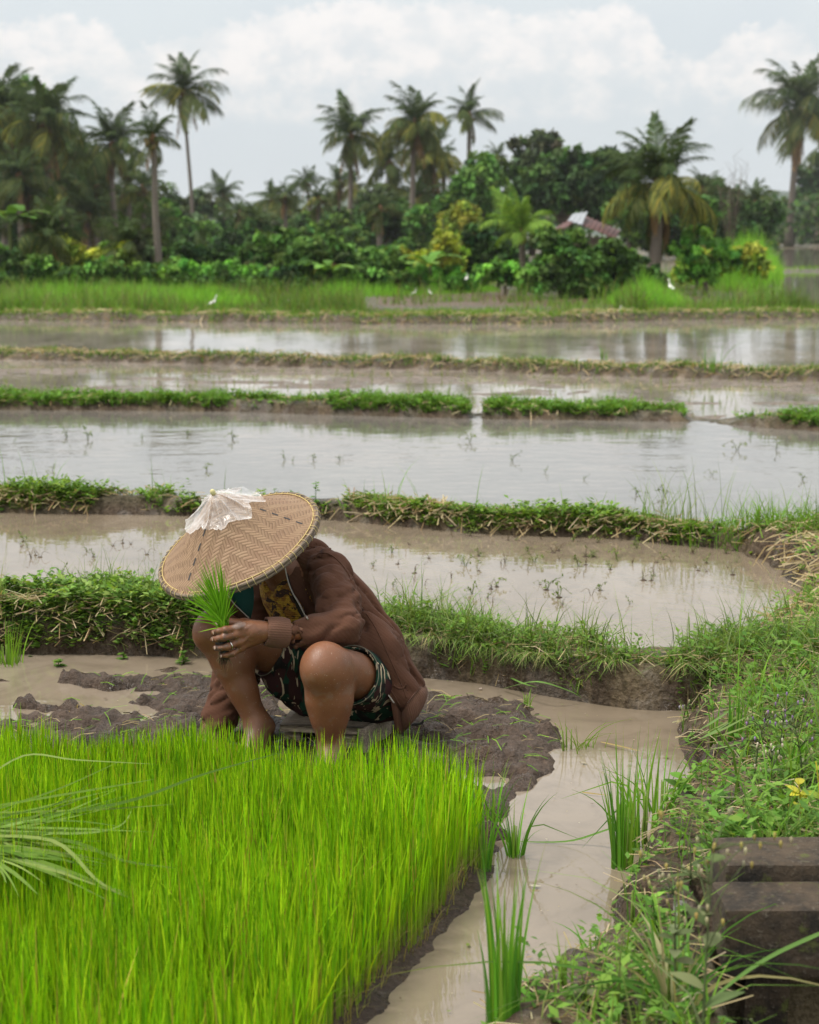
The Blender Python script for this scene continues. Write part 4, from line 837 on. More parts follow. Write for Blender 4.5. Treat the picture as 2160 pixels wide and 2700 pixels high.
def tall_patch(label, pts, n, h, seed, cols):
    r = rng(seed); q = [G(a, b, -.75)[:2] for a, b in pts]; q = np.array(q); lo, hi = q.min(0), q.max(0)
    X = r.uniform(lo[0], hi[0], n * 4); Y = r.uniform(lo[1], hi[1], n * 4); sdq = sdpoly(X, Y, q) + 1.1 * (fbm(X * .7, Y * .5, o=3, s=seed + 5) - .5); k = sdq > -.3; sdq = sdq[k][:n]; P = on_ground(X[k][:n], Y[k][:n], -.05); m = len(P)
    hh = h * (.3 + 1.3 * fbm(P[:, 0] * .8, P[:, 1] * .5, o=3, s=seed)) * r.uniform(.5, 1.25, m) * (.45 + .65 * sm(sdq, -.3, 1.3)) * (1 if h < 1.2 else .6 + .6 * sm(P[:, 0] / P[:, 1], .16, .205))
    V, F, t = blades(P, hh, .035 * np.ones(m), r.uniform(.05, .5, m), r.uniform(0, 6.28, m), 3, .5, seed=seed)
    tag(link('tall_grass', mesh_np('tall_grass', V, F, LEAF, np.repeat(pick(cols, m, r), 8, 0))), label, 'grass', kind='stuff')
TG = [(.18, .42, .04), (.23, .48, .05), (.14, .34, .04)]
tall_patch('tall bright fodder grass standing on the strip beside the right water', [(1440, 600), (1560, 618), (1625, 600), (1630, 565), (1600, 556), (1480, 575), (1400, 590)], 9000, 1.75, 71, TG)
tall_patch('rounded hump of tall bright grass at the corner of the bund', [(1305, 655), (1330, 665), (1400, 665), (1425, 655), (1410, 635), (1340, 630), (1308, 640)], 4200, 1.0, 72, TG)
tall_patch('tall grass tuft line in front of the left grove', [(0, 652), (480, 655), (560, 640), (480, 625), (300, 622), (0, 628)], 8000, .62, 73, TG)
tall_patch('rough grass along the near edge of the far right water', [(1420, 668), (1900, 668), (1900, 652), (1640, 655), (1440, 652)], 3000, .32, 75, TG)
tall_patch('low grass on the thin bund crossing the far right water', [(1630, 578), (1900, 577), (1900, 566), (1630, 568)], 1500, .28, 76, GRB)
tall_patch('bright grass strip below the central palms', [(640, 632), (1030, 618), (1040, 606), (820, 608), (640, 618)], 5000, .55, 74, TG)
# rice seedlings planted in rows in the shallow paddy
r = rng(81); rows = []
for yy in np.arange(float(by(2, np.array([0.]))[0]) + .9, float(by(3, np.array([0.]))[0]) - .1, .42):
    xs = np.arange(-6.5, 7.0, .24); rows.append(np.stack([xs + r.normal(0, .03, len(xs)), yy + r.normal(0, .05, len(xs)) - xs * .02], -1))
Q = np.concatenate(rows); Q = Q[(r.random(len(Q)) < .8)]; Q = Q[(Q[:, 1] > by(2, Q[:, 0]) + .85) & (Q[:, 1] < by(3, Q[:, 0]) - .05)]
P = np.repeat(np.column_stack([Q, np.full(len(Q), -.21)]), 4, 0) + r.normal(0, .008, (len(Q) * 4, 3)) * (1, 1, 0)
V, F, t = blades(P, r.uniform(.07, .17, len(P)), r.uniform(.004, .007, len(P)), r.uniform(.05, .6, len(P)), r.uniform(0, 6.28, len(P)), 3, .5, seed=6)
tag(link('transplanted_rice', mesh_np('transplanted_rice', V, F, LEAF, np.repeat(pick([(.16, .24, .04), (.20, .26, .05)], len(P), r), 8, 0))), 'thin rows of freshly planted rice in the shallow paddy', 'rice seedlings', kind='stuff')

# the dense seed bed ------------------------------------------------------
r = rng(91); n = 60000; X = r.uniform(-2.35, .32, n); Y = r.uniform(2.55, 5.02, n); d = sdpoly(X, Y, bed) + .03 * (fbm(X * 9, Y * 9, o=2, s=4) - .5)
keep = (d > 0) & (X > -.285 * Y - .3) & (r.random(n) < 1); X, Y, d = X[keep], Y[keep], d[keep]
P = on_ground(X, Y, -.004); n = len(P); print('bed blades', n)
hgt = .226 * (1 - .17 * sm(Y, 4.2, 4.6)) * (.72 + .56 * fbm(X * 3.2, Y * 3.2, o=3, s=14)) * r.uniform(.62, 1.16, n)
hgt *= 1 - .25 * sm(Y, 4.75, 5.0) * r.random(n)
az = r.uniform(0, 6.283, n); ed = d < .05; az = np.where(ed & (r.random(n) < .4), r.normal(0, .8, n), az)
fc = r.normal(0, .75, n)     # many leaves show their flat side
V, F, t = blades(P, hgt, r.uniform(.0032, .0068, n), np.abs(r.normal(.05, .09, n)) + .01 + .5 * (r.random(n) < .03) * r.random(n), az, 4, .25, face=fc, seed=15, taper=2.2)
c = pick([(.235, .45, .008), (.29, .52, .010), (.17, .36, .008), (.40, .60, .02), (.13, .30, .01)], n, r, .24)
yl = r.random(n) < .035; c[yl] = np.array([.42, .34, .06]) * r.uniform(.7, 1.1, (yl.sum(), 1))
c = c * (.82 + .36 * fbm(X * 2.4 + 3, Y * 2.4, o=3, s=17))[:, None]
c = np.repeat(c, 10, 0); stem = np.array([.24, .30, .07]); w_ = (1 - sm(t, .05, .42))[:, None] * .75; c = c * (1 - w_) + stem * w_
BEDL = leaf_mat('seedling_leaf', .28, .6, .04, (1.2, 1.15, .4))
tag(link('rice_seedbed', mesh_np('rice_seedbed', V, F, BEDL, c)), 'dense bed of bright green rice seedlings in the foreground', 'rice seedlings', kind='stuff')
# thin brown sheaths near the soil at the bed's edge
r = rng(95); n = 5200; X = r.uniform(-.6, .35, n * 3); Y = r.uniform(2.7, 4.9, n * 3); d = sdpoly(X, Y, bed); k = (d > -.015) & (d < .09); P = on_ground(X[k][:n], Y[k][:n], -.004); n = len(P)
V, F, t = blades(P, r.uniform(.05, .12, n), r.uniform(.0012, .003, n), r.uniform(.1, .9, n), r.normal(0, 1.3, n), 3, .5, seed=4)
tag(link('dead_sheaths', mesh_np('dead_sheaths', V, F, LEAF, np.repeat(pick([(.30, .25, .10), (.22, .20, .07), (.25, .32, .06)], n, r), 8, 0))), 'yellowed lower sheaths along the edge of the seed bed', 'rice stubble', kind='stuff')
# ------------------------------------------------------------------ single plants
def leaf_strip(P, w, col, name, parent, mat=None, face=None, taper=1.4, fold=.18, tipcol=None):
    """one long leaf along a path; creased along the middle"""
    P = np.asarray(P, float); n = len(P); T, N, B = frames(P); t = np.linspace(0, 1, n)
    if face is not None:
        B = unit(np.cross(T, face)); N = unit(np.cross(B, T))
    ww = w * .5 * np.minimum(1, np.maximum(1 - t ** taper, .04)) * np.minimum(1, .45 + t * 3)
    V = np.stack([P - B * ww[:, None], P - N * (ww * fold)[:, None], P + B * ww[:, None]], 1).reshape(-1, 3); i = np.arange(n - 1) * 3
    F = np.concatenate([np.stack([i, i + 1, i + 4, i + 3], -1), np.stack([i + 1, i + 2, i + 5, i + 4], -1)])
    c = np.repeat(np.asarray(col)[None] * np.ones((n, 1)), 3, 0)
    if tipcol is not None: c = c * (1 - np.repeat(t ** 6, 3)[:, None]) + np.asarray(tipcol) * np.repeat(t ** 6, 3)[:, None]
    return link(name, mesh_np(name, V, F, mat or LEAF, c, True), parent)
def rice_clump(px, py, h, n, label, seed, spread=.05, lean=.16, cols=None, w=.009, z=None, dz=0.0, name='rice_plant', group=None, broken=0):
    r = rng(seed); p = G(px, py, 0.02 if z is None else z); g = float(ground_z(p[:1], p[1:2])[0]); g = max(g, -.05) - .01 + dz
    o = thing(name, (p[0], p[1], g), label, 'rice plant' if 'rice' in name else 'grass', group); cols = cols or [(.12, .31, .03), (.15, .37, .035), (.09, .25, .03), (.22, .42, .05)]
    for i in range(n):
        a = r.uniform(0, 6.28); b = np.array([math.cos(a), math.sin(a), 0]) * spread * r.random() ** .5; hh = h * r.uniform(.55, 1.05); l = abs(r.normal(lean, lean * .6)); a2 = a + r.normal(0, .5)
        t = np.linspace(0, 1, 9)[:, None]; D = np.array([math.cos(a2), math.sin(a2), 0])
        P = b + D * l * hh * t ** 2 + np.array([0, 0, 1.0]) * hh * (t - .35 * l * t ** 3)
        if i < broken: P = b + D * hh * np.minimum(t, .5) * .2 + D * hh * np.maximum(t - .5, 0) * 1.2 + np.array([0, 0, 1.0]) * hh * (np.minimum(t, .55) - .6 * np.maximum(t - .55, 0))
        c = pick(cols, 1, r)[0]; leaf_strip(P, w * r.uniform(.6, 1.2), c, 'leaf', o, face=np.array([r.normal(0, .5), -1, .1]), tipcol=(.30, .28, .08) if r.random() < .3 else None)
    m = MB()
    for i in range(max(3, n // 4)):
        a = r.uniform(0, 6.28); b = np.array([math.cos(a), math.sin(a), 0]) * spread * .7 * r.random(); add_tube(m, [b, b * 1.1 + (0, 0, h * .25), b * 1.15 + (0, 0, h * .5)], [.0032, .0028, .0016], 5, (.20, .30, .06))
    link('stems', m.mesh('stems', LEAF, True), o)['kind'] = 'stuff'
    return o
rice_clump(1312, 1812, .46, 30, 'tallest rice clump growing against the bank edge of the channel', 1, .028, .08, w=.009)
rice_clump(1352, 1770, .37, 22, 'leaning rice clump close behind the tallest one on the bank edge', 2, .06, .28, w=.009, broken=2)
rice_clump(1390, 1700, .30, 14, 'thin sprawling rice clump over the water by the bank', 22, .05, .45, w=.008, broken=1)
rice_clump(1088, 1788, .29, 16, 'small rice clump standing alone in the channel by the seed bed', 3, .02, .28, w=.0075, broken=1)
rice_clump(1062, 2200, .39, 34, 'rice clump in the near corner of the channel, slightly blurred', 4, .032, .09, w=.0095, z=.06)
rice_clump(1018, 1820, .27, 12, 'thin rice shoots beside the corner of the seed bed', 5, .02, .2, w=.0055)
rice_clump(1040, 1740, .24, 10, 'loose shoots at the far corner of the seed bed', 23, .03, .35, w=.005)
rice_clump(1205, 1565, .22, 10, 'light shoots in the mud tip where the channel widens', 6, .05, .45, w=.004, cols=[(.18, .32, .04), (.22, .34, .06)])
rice_clump(1240, 1560, .17, 7, 'few pale shoots standing in water beside the mud tip', 7, .05, .35, w=.004, cols=[(.18, .32, .04), (.22, .34, .06)])
rice_clump(1548, 1618, .20, 16, 'short upright rice clump on the lump of mud in the bank', 8, .025, .12, w=.008)
rice_clump(14, 1345, .25, 30, 'bright rice clump on the bund at the left edge', 9, .06, .2, w=.007, cols=[(.16, .33, .03), (.20, .38, .04)], z=.1)
rice_clump(1500, 1600, .22, 3, 'two tall single blades beside the lump of mud', 10, .02, .08, w=.007, name='tall_grass_blade')
rice_clump(1112, 1405, .24, 5, 'dark seeding grass stalk above the bund right of the person', 11, .02, .22, w=.005, cols=[(.07, .12, .03), (.06, .10, .04)], z=.05, name='seeding_grass')
rice_clump(1108, 1480, .10, 4, 'light shoot at the foot of the cut bund', 12, .015, .2, w=.005, cols=[(.2, .36, .05)])
rice_clump(870, 1400, .13, 5, 'light shoots just right of the jacket by the bund', 13, .02, .2, w=.006, cols=[(.16, .33, .04)])
rice_clump(1660, 1640, .24, 14, 'arching broad grass tuft on the bank above the lump of mud', 14, .05, .6, w=.009, z=.15, name='grass_tuft')
rice_clump(1620, 1800, .22, 18, 'dark narrow grass tuft beside the concrete slabs', 15, .03, .7, w=.007, z=.2, name='grass_tuft', cols=[(.07, .15, .03), (.09, .18, .03)])
rice_clump(1250, 2015, .12, 8, 'low arching grass at the near edge of the channel', 16, .03, .9, w=.006, z=.05, name='grass_tuft')
rice_clump(1185, 2110, .15, 7, 'yellow green upright shoots in front of the ditch', 17, .02, .15, w=.008, z=.1, name='grass_tuft', cols=[(.2, .36, .05)])
rice_clump(1330, 1960, .20, 3, 'single thin blade leaning over the soil edge', 18, .01, .3, w=.006, z=.1, name='tall_grass_blade')
o = rice_clump(1420, 2130, .30, 30, 'long leaved grass tuft spilling over the dark ditch', 19, .03, .95, w=.009, z=.16, name='grass_tuft', cols=[(.08, .20, .04), (.12, .26, .06), (.35, .33, .18)])
rice_clump(1640, 1480, .22, 14, 'tall grass stems on the bank near the end of the flooded paddy', 20, .12, .4, w=.005, z=.15, name='grass_tuft')
rice_clump(1480, 1360, .22, 10, 'wispy grass stems against the flooded paddy', 21, .12, .45, w=.004, z=.15, name='seeding_grass', cols=[(.10, .16, .05), (.14, .2, .07)])
rice_clump(1270, 780, .3, 8, 'grass tuft on a small mud lump in the planted paddy', 24, .08, .3, w=.012, z=-.2, name='grass_tuft', dz=.0)
rice_clump(1500, 800, .55, 8, 'tall light tuft on the thin bund in the middle distance', 25, .12, .25, w=.016, z=-.15, name='grass_tuft', cols=[(.12, .26, .04)])
rice_clump(1640, 1085, .26, 16, 'wispy grass leaning over the grey water at the bund end', 26, .2, .5, w=.006, z=.02, name='seeding_grass', cols=[(.12, .22, .05), (.16, .28, .07)])

def broad_leaf(B, D, N, L, W, col, parent, name='leaf'):
    D = unit(np.asarray(D, float)); N = np.asarray(N, float); S = unit(np.cross(D, N)); N = np.cross(S, D); t = np.linspace(0, 1, 7)
    ww = W * .5 * np.sin(np.pi * np.clip(t, .02, .98)) ** .75 * (1.15 - .3 * t); c = B + D * (L * t)[:, None] - N * (L * .22 * t ** 2)[:, None]
    V = np.stack([c - S * ww[:, None] + N * (ww * .25)[:, None], c, c + S * ww[:, None] + N * (ww * .25)[:, None]], 1).reshape(-1, 3); i = np.arange(6) * 3
    F = np.concatenate([np.stack([i, i + 1, i + 4, i + 3], -1), np.stack([i + 1, i + 2, i + 5, i + 4], -1)])
    return link(name, mesh_np(name, V, F, LEAF, np.asarray(col), True), parent)
def weed(px, py, z, h, nl, L, label, seed, cols, flower=None, lean=.1, branches=0, name='weed_plant', wr=.45):
    r = rng(seed); p = G(px, py, z); g = float(ground_z(p[:1], p[1:2])[0]) - .01
    o = thing(name, (p[0], p[1], g), label, 'flowering weed' if flower else 'weed'); a0 = r.uniform(0, 6.28); D = np.array([math.cos(a0), math.sin(a0), 0])
    t = np.linspace(0, 1, 8)[:, None]; S = D * lean * h * t ** 2 + np.array([0, 0, h]) * t; m = MB(); add_tube(m, S, np.linspace(.0032, .0012, 8), 5, np.array(cols[0]) * .9); tips = [S[-1]]
    for i in range(branches):
        k = r.integers(4, 8); e = S[k] + unit(r.normal(0, 1, 3) * (1, 1, 0)) * h * r.uniform(.12, .28) + (0, 0, h * r.uniform(.05, .2)); add_tube(m, spline([S[k], (S[k] + e) / 2 + (0, 0, .01), e], 5), np.linspace(.0018, .0009, 5), 4, np.array(cols[0]) * .9); tips.append(e)
    link('stem', m.mesh('stem', LEAF, True), o)
    for i in range(nl):
        f = r.uniform(.05, .95) if h > .05 else .1; B = D * lean * h * f ** 2 + np.array([0, 0, h * f]); a = i * 2.4 + r.normal(0, .3); d = np.array([math.cos(a), math.sin(a), r.uniform(.1, .7)])
        broad_leaf(B, d, np.array([-math.cos(a) * .4, -math.sin(a) * .4 - .2, 1.0]), L * r.uniform(.6, 1.15) * (1.1 - .4 * f), L * wr * r.uniform(.8, 1.1), pick(cols, 1, r)[0], o)
    if flower:
        fc, nf = flower
        for i in range(nf):
            e = tips[i % len(tips)] + r.normal(0, .012, 3) * (i >= len(tips)); m = MB(); add_tube(m, [e - (0, 0, .006), e, e + (0, 0, .005), e + (0, 0, .008)], [.0008, .0024, .003, .001], 6, pick([fc, fc, (.45, .42, .28)], 1, r)[0]); link('flower_head', m.mesh('flower_head', LEAF), o)
    return o
LG = [(.12, .26, .04), (.15, .30, .05), (.09, .20, .035)]
GG = [(.14, .18, .08), (.18, .21, .10), (.11, .15, .06)]
weed(1548, 1765, .2, .11, 16, .075, 'light green broad leaved weed at the head of the concrete slabs', 1, LG)
weed(1610, 1735, .2, .09, 14, .07, 'broad leaved weed right of the light green one by the slabs', 2, LG)
weed(1500, 1740, .2, .05, 9, .06, 'low leafy weed at the left corner of the slabs', 3, LG)
weed(1430, 1660, .15, .06, 8, .05, 'pair leaved weed on bare soil by the bank edge', 4, LG, wr=.6)
weed(1345, 1835, .1, .04, 10, .03, 'clover like sprout at the foot of the tallest rice clump', 5, LG, wr=.8)
weed(1380, 1985, .12, .10, 16, .04, 'fresh lobed seedling weed on the soil edge', 6, LG)
weed(1440, 1960, .12, .07, 14, .03, 'small round leaved weed behind the grey stalk', 7, GG, wr=.8)
weed(1130, 2140, .1, .05, 14, .045, 'sprawling leafy weed in the near corner', 8, LG)
weed(1230, 2140, .12, .06, 16, .04, 'dull green creeping weed right of the near corner', 9, GG, wr=.6)
weed(1040, 2180, .08, .06, 12, .05, 'leafy weed at the bottom edge by the blurred rice clump', 10, LG)
weed(1475, 2330, .12, .43, 9, .07, 'tall grey stalk with yellow buds in front of the slabs', 11, GG, ((.42, .36, .12), 34), .04, 14)
weed(1420, 2160, .14, .26, 8, .05, 'thinner grey budding stalk left of the tall one', 12, GG, ((.40, .36, .18), 16), .1, 8)
weed(1590, 1600, .2, .19, 8, .03, 'purple flowered weed on the bank, nearest the mud lump', 13, GG, ((.36, .24, .46), 12), .15, 12)
weed(1640, 1590, .2, .2, 8, .03, 'purple flowered weed right beside the nearest purple one', 14, GG, ((.36, .24, .46), 12), .1, 12)
weed(1625, 1660, .2, .16, 8, .03, 'white and lilac budding weed in the middle of the bank', 15, GG, ((.55, .52, .42), 24), .1, 12)
weed(1690, 1640, .2, .2, 8, .03, 'lilac flowered weed near the right edge of the bank', 16, GG, ((.38, .28, .45), 8), .2, 10)
weed(1440, 1475, .1, .09, 6, .02, 'tiny pale lilac flowers over the corner of the channel', 17, GG, ((.48, .42, .55), 8), .3, 8)
weed(1688, 1720, .2, .13, 9, .045, 'weed with bright yellow leaves at the right edge', 18, [(.55, .50, .05), (.48, .46, .06)], wr=.6)
weed(1728, 1720, .2, .17, 7, .05, 'second yellow leaved weed half outside the right edge', 19, [(.58, .52, .06), (.30, .38, .06)], wr=.6)
weed(1455, 1845, .16, .12, 9, .055, 'blurred grey green weed with long narrow leaves on bare soil', 20, GG, wr=.3)
weed(665, 1075, .05, .14, 20, .035, 'leafy sprig on the bund just right of the hat', 21, LG, wr=.6)
weed(580, 1070, .05, .08, 12, .03, 'short sprig on the bund behind the hat brim', 22, LG, wr=.6)
for i, (a, b, lab) in enumerate([(60, 1330, 'leafy weed low on the bund near the left edge'), (120, 1350, 'reddish rooted weed near the water line on the left bund'), (175, 1325, 'bushy weed on the left bund between two bare patches'), (260, 1335, 'spreading weed on the left bund with the palest leaves'), (330, 1320, 'weed with pointed leaves on the left bund nearer the knee'), (385, 1345, 'weed hugging the bund foot beside the knee')]):
    weed(a, b, .1, .07, 22, .035, lab, 30 + i, [(.10, .20, .035), (.13, .24, .04), (.07, .15, .03)], wr=.5)

# plant bits standing in the flooded paddies
def sprig(seed, mud=False):
    r = rng(seed); m = MB()
    for i in range(r.integers(2, 5)):
        a = r.uniform(0, 6.28); l = r.uniform(.04, .13); q = np.array([math.cos(a), math.sin(a) * .5, 0]); P = spline([(0, 0, -.02), q * l * .3 + (0, 0, l * .5), q * l * .9 + (0, 0, l * r.uniform(.2, .9))], 6)
        c = pick([(.12, .09, .06), (.16, .12, .07)] if mud else [(.10, .15, .04), (.14, .19, .05)], 1, r)[0]; add_tube(m, P, np.linspace(.0024, .0009, 6), 4, c)
        if not mud:
            V, F = leafquads(P[2:], np.full(4, .03), np.full(4, .012), unit(r.normal(0, 1, (4, 3)) + (0, 0, .6)), unit(r.normal(0, .4, (4, 3)) + (0, -.4, 1))); m.add(V, F, c * 1.2)
    return m.mesh('stem', LEAF)
SPG = [sprig(i) for i in range(5)]; SPM = [sprig(20 + i, True) for i in range(6)]
def clod(seed):
    t = np.linspace(0, np.pi, 5); r = rng(seed); m = MB(); a = np.arange(9) / 9 * 6.283; V = np.array([[math.cos(q) * math.sin(u) * r.uniform(.6, 1.2), math.sin(q) * math.sin(u) * r.uniform(.5, 1), math.cos(u) * .3] for u in t for q in a]) * .024
    i = np.arange(4)[:, None] * 9; j = np.arange(9)[None]; F = np.stack([i + j, i + (j + 1) % 9, i + 9 + (j + 1) % 9, i + 9 + j], -1).reshape(-1, 4); m.add(V, F, (.13, .10, .075)); return m.mesh('mud_clod', LEAF, True)
CLD = [clod(1), clod(2), clod(3)]
r = rng(101); pts = []
while len(pts) < 96:
    a, b = r.uniform(740, 1600), r.uniform(1125, 1290)
    if r.random() < .15: a, b = r.uniform(40, 330), r.uniform(1140, 1230)
    if (a - 1170) ** 2 / 430 ** 2 + (b - 1195) ** 2 / 85 ** 2 < 1.0 or a < 340: pts.append((a, b))
for i, (a, b) in enumerate(pts):
    p = G(a, b, .004); o = thing('stubble_sprig', p, 'rotting stubble stalk poking out of the beige flooded paddy', 'stubble', 'stubble bits in the beige flooded paddy', r.uniform(0, 6.28), r.uniform(.3, .85))
    link('stem', (SPM if r.random() < .6 else SPG)[int(r.integers(0, 5))], o)
    if r.random() < .5: link('mud_clod', CLD[i % 3], o); o['label'] = 'stubble stalk stuck in a small lump of mud in the beige flooded paddy'
for i, (a, b, s_) in enumerate([(140, 920, 1.8), (185, 925, 2.6), (490, 925, 1.8), (395, 915, 1.2), (435, 990, 1.4), (600, 968, 1.2), (617, 972, .8), (660, 968, 1.2), (715, 968, 1.0), (990, 930, 2.0), (1078, 970, 1.3), (1148, 995, 1.0), (1340, 1040, 1.2), (1400, 1045, 1.9), (1553, 948, 2.0), (1635, 945, 1.6), (1580, 920, 1.0), (1690, 1010, 1.2), (110, 990, 1.0), (100, 1000, .8), (1230, 1010, .7), (870, 905, .9), (300, 925, 1.0), (30, 930, .8), (1500, 1000, 1.0)]):
    p = G(a, b, -.12); o = thing('water_sprig', p, 'green sprig standing in the wide grey water', 'sprig', 'sprigs in the wide grey paddy', r.uniform(0, 6.28), s_ * .55); link('stem', SPG[i % 5], o)

# ------------------------------------------------------------------ bunch of cut grass lying on the seedlings at the left
cb = thing('cut_grass_bunch', G(-30, 1790, .24), 'bundle of long cut grass leaves lying on the seedlings at the left edge', 'grass bundle'); c0 = np.array(cb.location)
def lay(pts, w, col, z=None):
    P = np.array([G(a, b, zz) for a, b, zz in pts]) - c0; leaf_strip(spline(P, 16), w, col, 'leaf', cb, CUT, face=np.array([0, -.5, 1.0]), taper=3)
CG = [(.12, .20, .035), (.16, .25, .05), (.09, .16, .028), (.21, .29, .08)]
CUT = leaf_mat('cut_leaf_blade', .3, .8, .0)
r = rng(7)
for pts, w in [([(-60, 1660, .25), (50, 1591, .27), (160, 1600, .27), (325, 1609, .25)], .007), ([(-40, 1735, .26), (250, 1692, .27), (430, 1630, .30), (608, 1580, .30)], .011), ([(-40, 1702, .26), (200, 1662, .28), (330, 1640, .27)], .008),
               ([(-40, 1712, .26), (200, 1705, .26), (370, 1693, .25)], .007), ([(-60, 1725, .26), (100, 1700, .27), (190, 1650, .28)], .006), ([(-60, 1770, .26), (130, 1768, .28), (260, 1812, .26), (372, 1828, .25)], .011),
               ([(-60, 1760, .26), (110, 1770, .29), (200, 1850, .27), (262, 1888, .24)], .010), ([(-60, 1745, .26), (150, 1755, .27), (250, 1740, .26), (280, 1700, .25)], .008), ([(-60, 1740, .26), (160, 1745, .27), (320, 1752, .25)], .007), ([(-60, 1738, .26), (140, 1728, .27), (280, 1745, .25)], .006)]:
    lay(pts, w, pick(CG, 1, r)[0])
for i in range(52):
    y0 = 1775 + r.normal(0, 18); e = np.array([r.uniform(60, 330), 0]); ang = r.normal(.05, .35) if i % 4 else r.uniform(.5, 1.3); L = r.uniform(120, 330) * (1 if abs(ang) < .6 else .5)
    x1, y1 = -40 + L * math.cos(ang) * 1.1, y0 + L * math.sin(ang) * .8
    lay([(-90, y0 + r.normal(0, 10), .24), (-40 + (x1 + 40) * .5, (y0 + y1) / 2 - r.uniform(0, 6), .255 + r.uniform(0, .015)), (x1, y1, .25 - .02 * r.random())], r.uniform(.005, .011), pick(CG, 1, r)[0])
# a fallen leaf bowing from the bank to the water
def single(name, pts, w, col, label, cat, r_=None):
    P = np.array([G(a, b, z) for a, b, z in pts]); o = thing(name, P[0], label, cat); leaf_strip(spline(P - P[0], 16), w, col, 'leaf', o, face=np.array([0, -.6, 1.0]), taper=3); return o
single('fallen_leaf', [(1340, 1725, .12), (1270, 1750, .05), (1190, 1772, .008), (1060, 1771, .006)], .008, (.12, .24, .05), 'long green leaf bowing from the bank clump onto the channel water', 'leaf')
single('fallen_leaf', [(1265, 1562, .01), (1310, 1572, .012), (1350, 1582, .008)], .006, (.36, .28, .12), 'straw coloured leaf floating where the channel narrows', 'leaf')
single('fallen_leaf', [(1225, 1668, .006), (1250, 1671, .008), (1285, 1675, .006)], .005, (.34, .26, .10), 'brown stalk floating in the middle of the channel', 'leaf')
single('fallen_leaf', [(1045, 1412, .02), (1100, 1438, .05), (1145, 1450, .01)], .009, (.16, .30, .07), 'cut green leaf leaning at the foot of the bund', 'leaf')
single('fallen_leaf', [(1060, 1450, .01), (1130, 1435, .09), (1200, 1455, .05), (1225, 1470, .02)], .008, (.15, .27, .07), 'second cut leaf arched below the bund, right of the first', 'leaf')
single('fallen_leaf', [(1800, 1935, .3), (1640, 2005, .28), (1540, 2070, .26), (1440, 2160, .2)], .009, (.13, .24, .06), 'long grass leaf crossing the front of the concrete slabs', 'leaf')
for i, (a, b, c_, d) in enumerate([(1430, 1560, 1560, 1480), (1440, 1570, 1590, 1500), (1450, 1565, 1600, 1520), (1425, 1575, 1540, 1520), (1445, 1580, 1560, 1565), (1460, 1555, 1620, 1470)]):
    single('cut_leaf', [(a, b, .07), ((a + c_) / 2, (b + d) / 2 + 4, .17), (c_, d, .2)], .009, (.17 + .02 * (i % 3), .28, .09), 'cut grass leaf across the bank corner, ' + ('nearest the paddy', 'second from the paddy', 'third and lying highest', 'short steep one', 'flat one nearest the mud lump', 'longest one at the back')[i], 'leaf')['group'] = 'cut leaves heaped on the bank corner'
# ------------------------------------------------------------------ concrete slabs over the ditch
cm = Mat('mossy_concrete'); cp = cm.pos(); cn = cm.noise(cp, 9, 8, .65); cn2 = cm.noise(cp, 70, 6, .7)
base = cm.mix(cm.ramp(cn, .35, .65), (.012, .009, .005), (.085, .058, .033)); base = cm.mix(cm.ramp(cn2, .55, .72), base, (.15, .125, .09)); base = cm.mix(cm.ramp(cm.noise(cp, 22, 4, .6), .56, .68), base, (.085, .095, .02))
cm.set(Base_Color=base, Roughness=.92); cm.bump(cm.math('ADD', cn2, cn), 1.0, .012)
def slab(name, c, s, parent, seed, n=(44, 10, 8), rough=.010, rnd=.010):
    """rounded, chipped concrete block"""
    V, F, k = [], [], 0; hs = np.array(s) / 2
    for ax in range(3):
        for sg in (-1, 1):
            a, b = [q for q in range(3) if q != ax]; A, B = np.meshgrid(np.linspace(-1, 1, n[a] + 1), np.linspace(-1, 1, n[b] + 1), indexing='ij'); P = np.zeros(A.shape + (3,)); P[..., a] = A * hs[a]; P[..., b] = B * hs[b]; P[..., ax] = sg * hs[ax]
            q = np.clip(P, -(hs - rnd), hs - rnd); P = q + unit(P - q) * rnd; W = P + np.array(c); nz = fbm(W[..., 0] * 9, W[..., 1] * 14, W[..., 2] * 14, o=5, s=seed) - .5
            P = P + unit(P - q * .9)[...] * (nz * rough * 2)[..., None]; i = (np.arange(n[a])[:, None] * (n[b] + 1) + np.arange(n[b])[None]); f = np.stack([i, i + 1, i + n[b] + 2, i + n[b] + 1], -1).reshape(-1, 4)
            if (sg > 0) ^ (ax == 1): f = f[:, ::-1]
            V.append(P.reshape(-1, 3)); F.append(f + k); k += P.size // 3
    return link(name, mesh_np(name, np.concatenate(V), np.concatenate(F), cm.m, smooth=True), parent, c)
cv = thing('concrete_culvert', (1.225, 3.6, 0), 'dark mossy concrete slabs laid over the ditch at the lower right', 'culvert')
slab('slab', (.42, .08, .20), (1.9, .185, .15), cv, 3); slab('slab', (.39, -.105, .165), (1.9, .17, .155), cv, 8)
slab('side_wall', (-.46, -.02, -.15), (.10, .3, .5), cv, 11, (8, 10, 14)); slab('back_wall', (.45, -.0, -.36), (1.8, .08, .85), cv, 12)
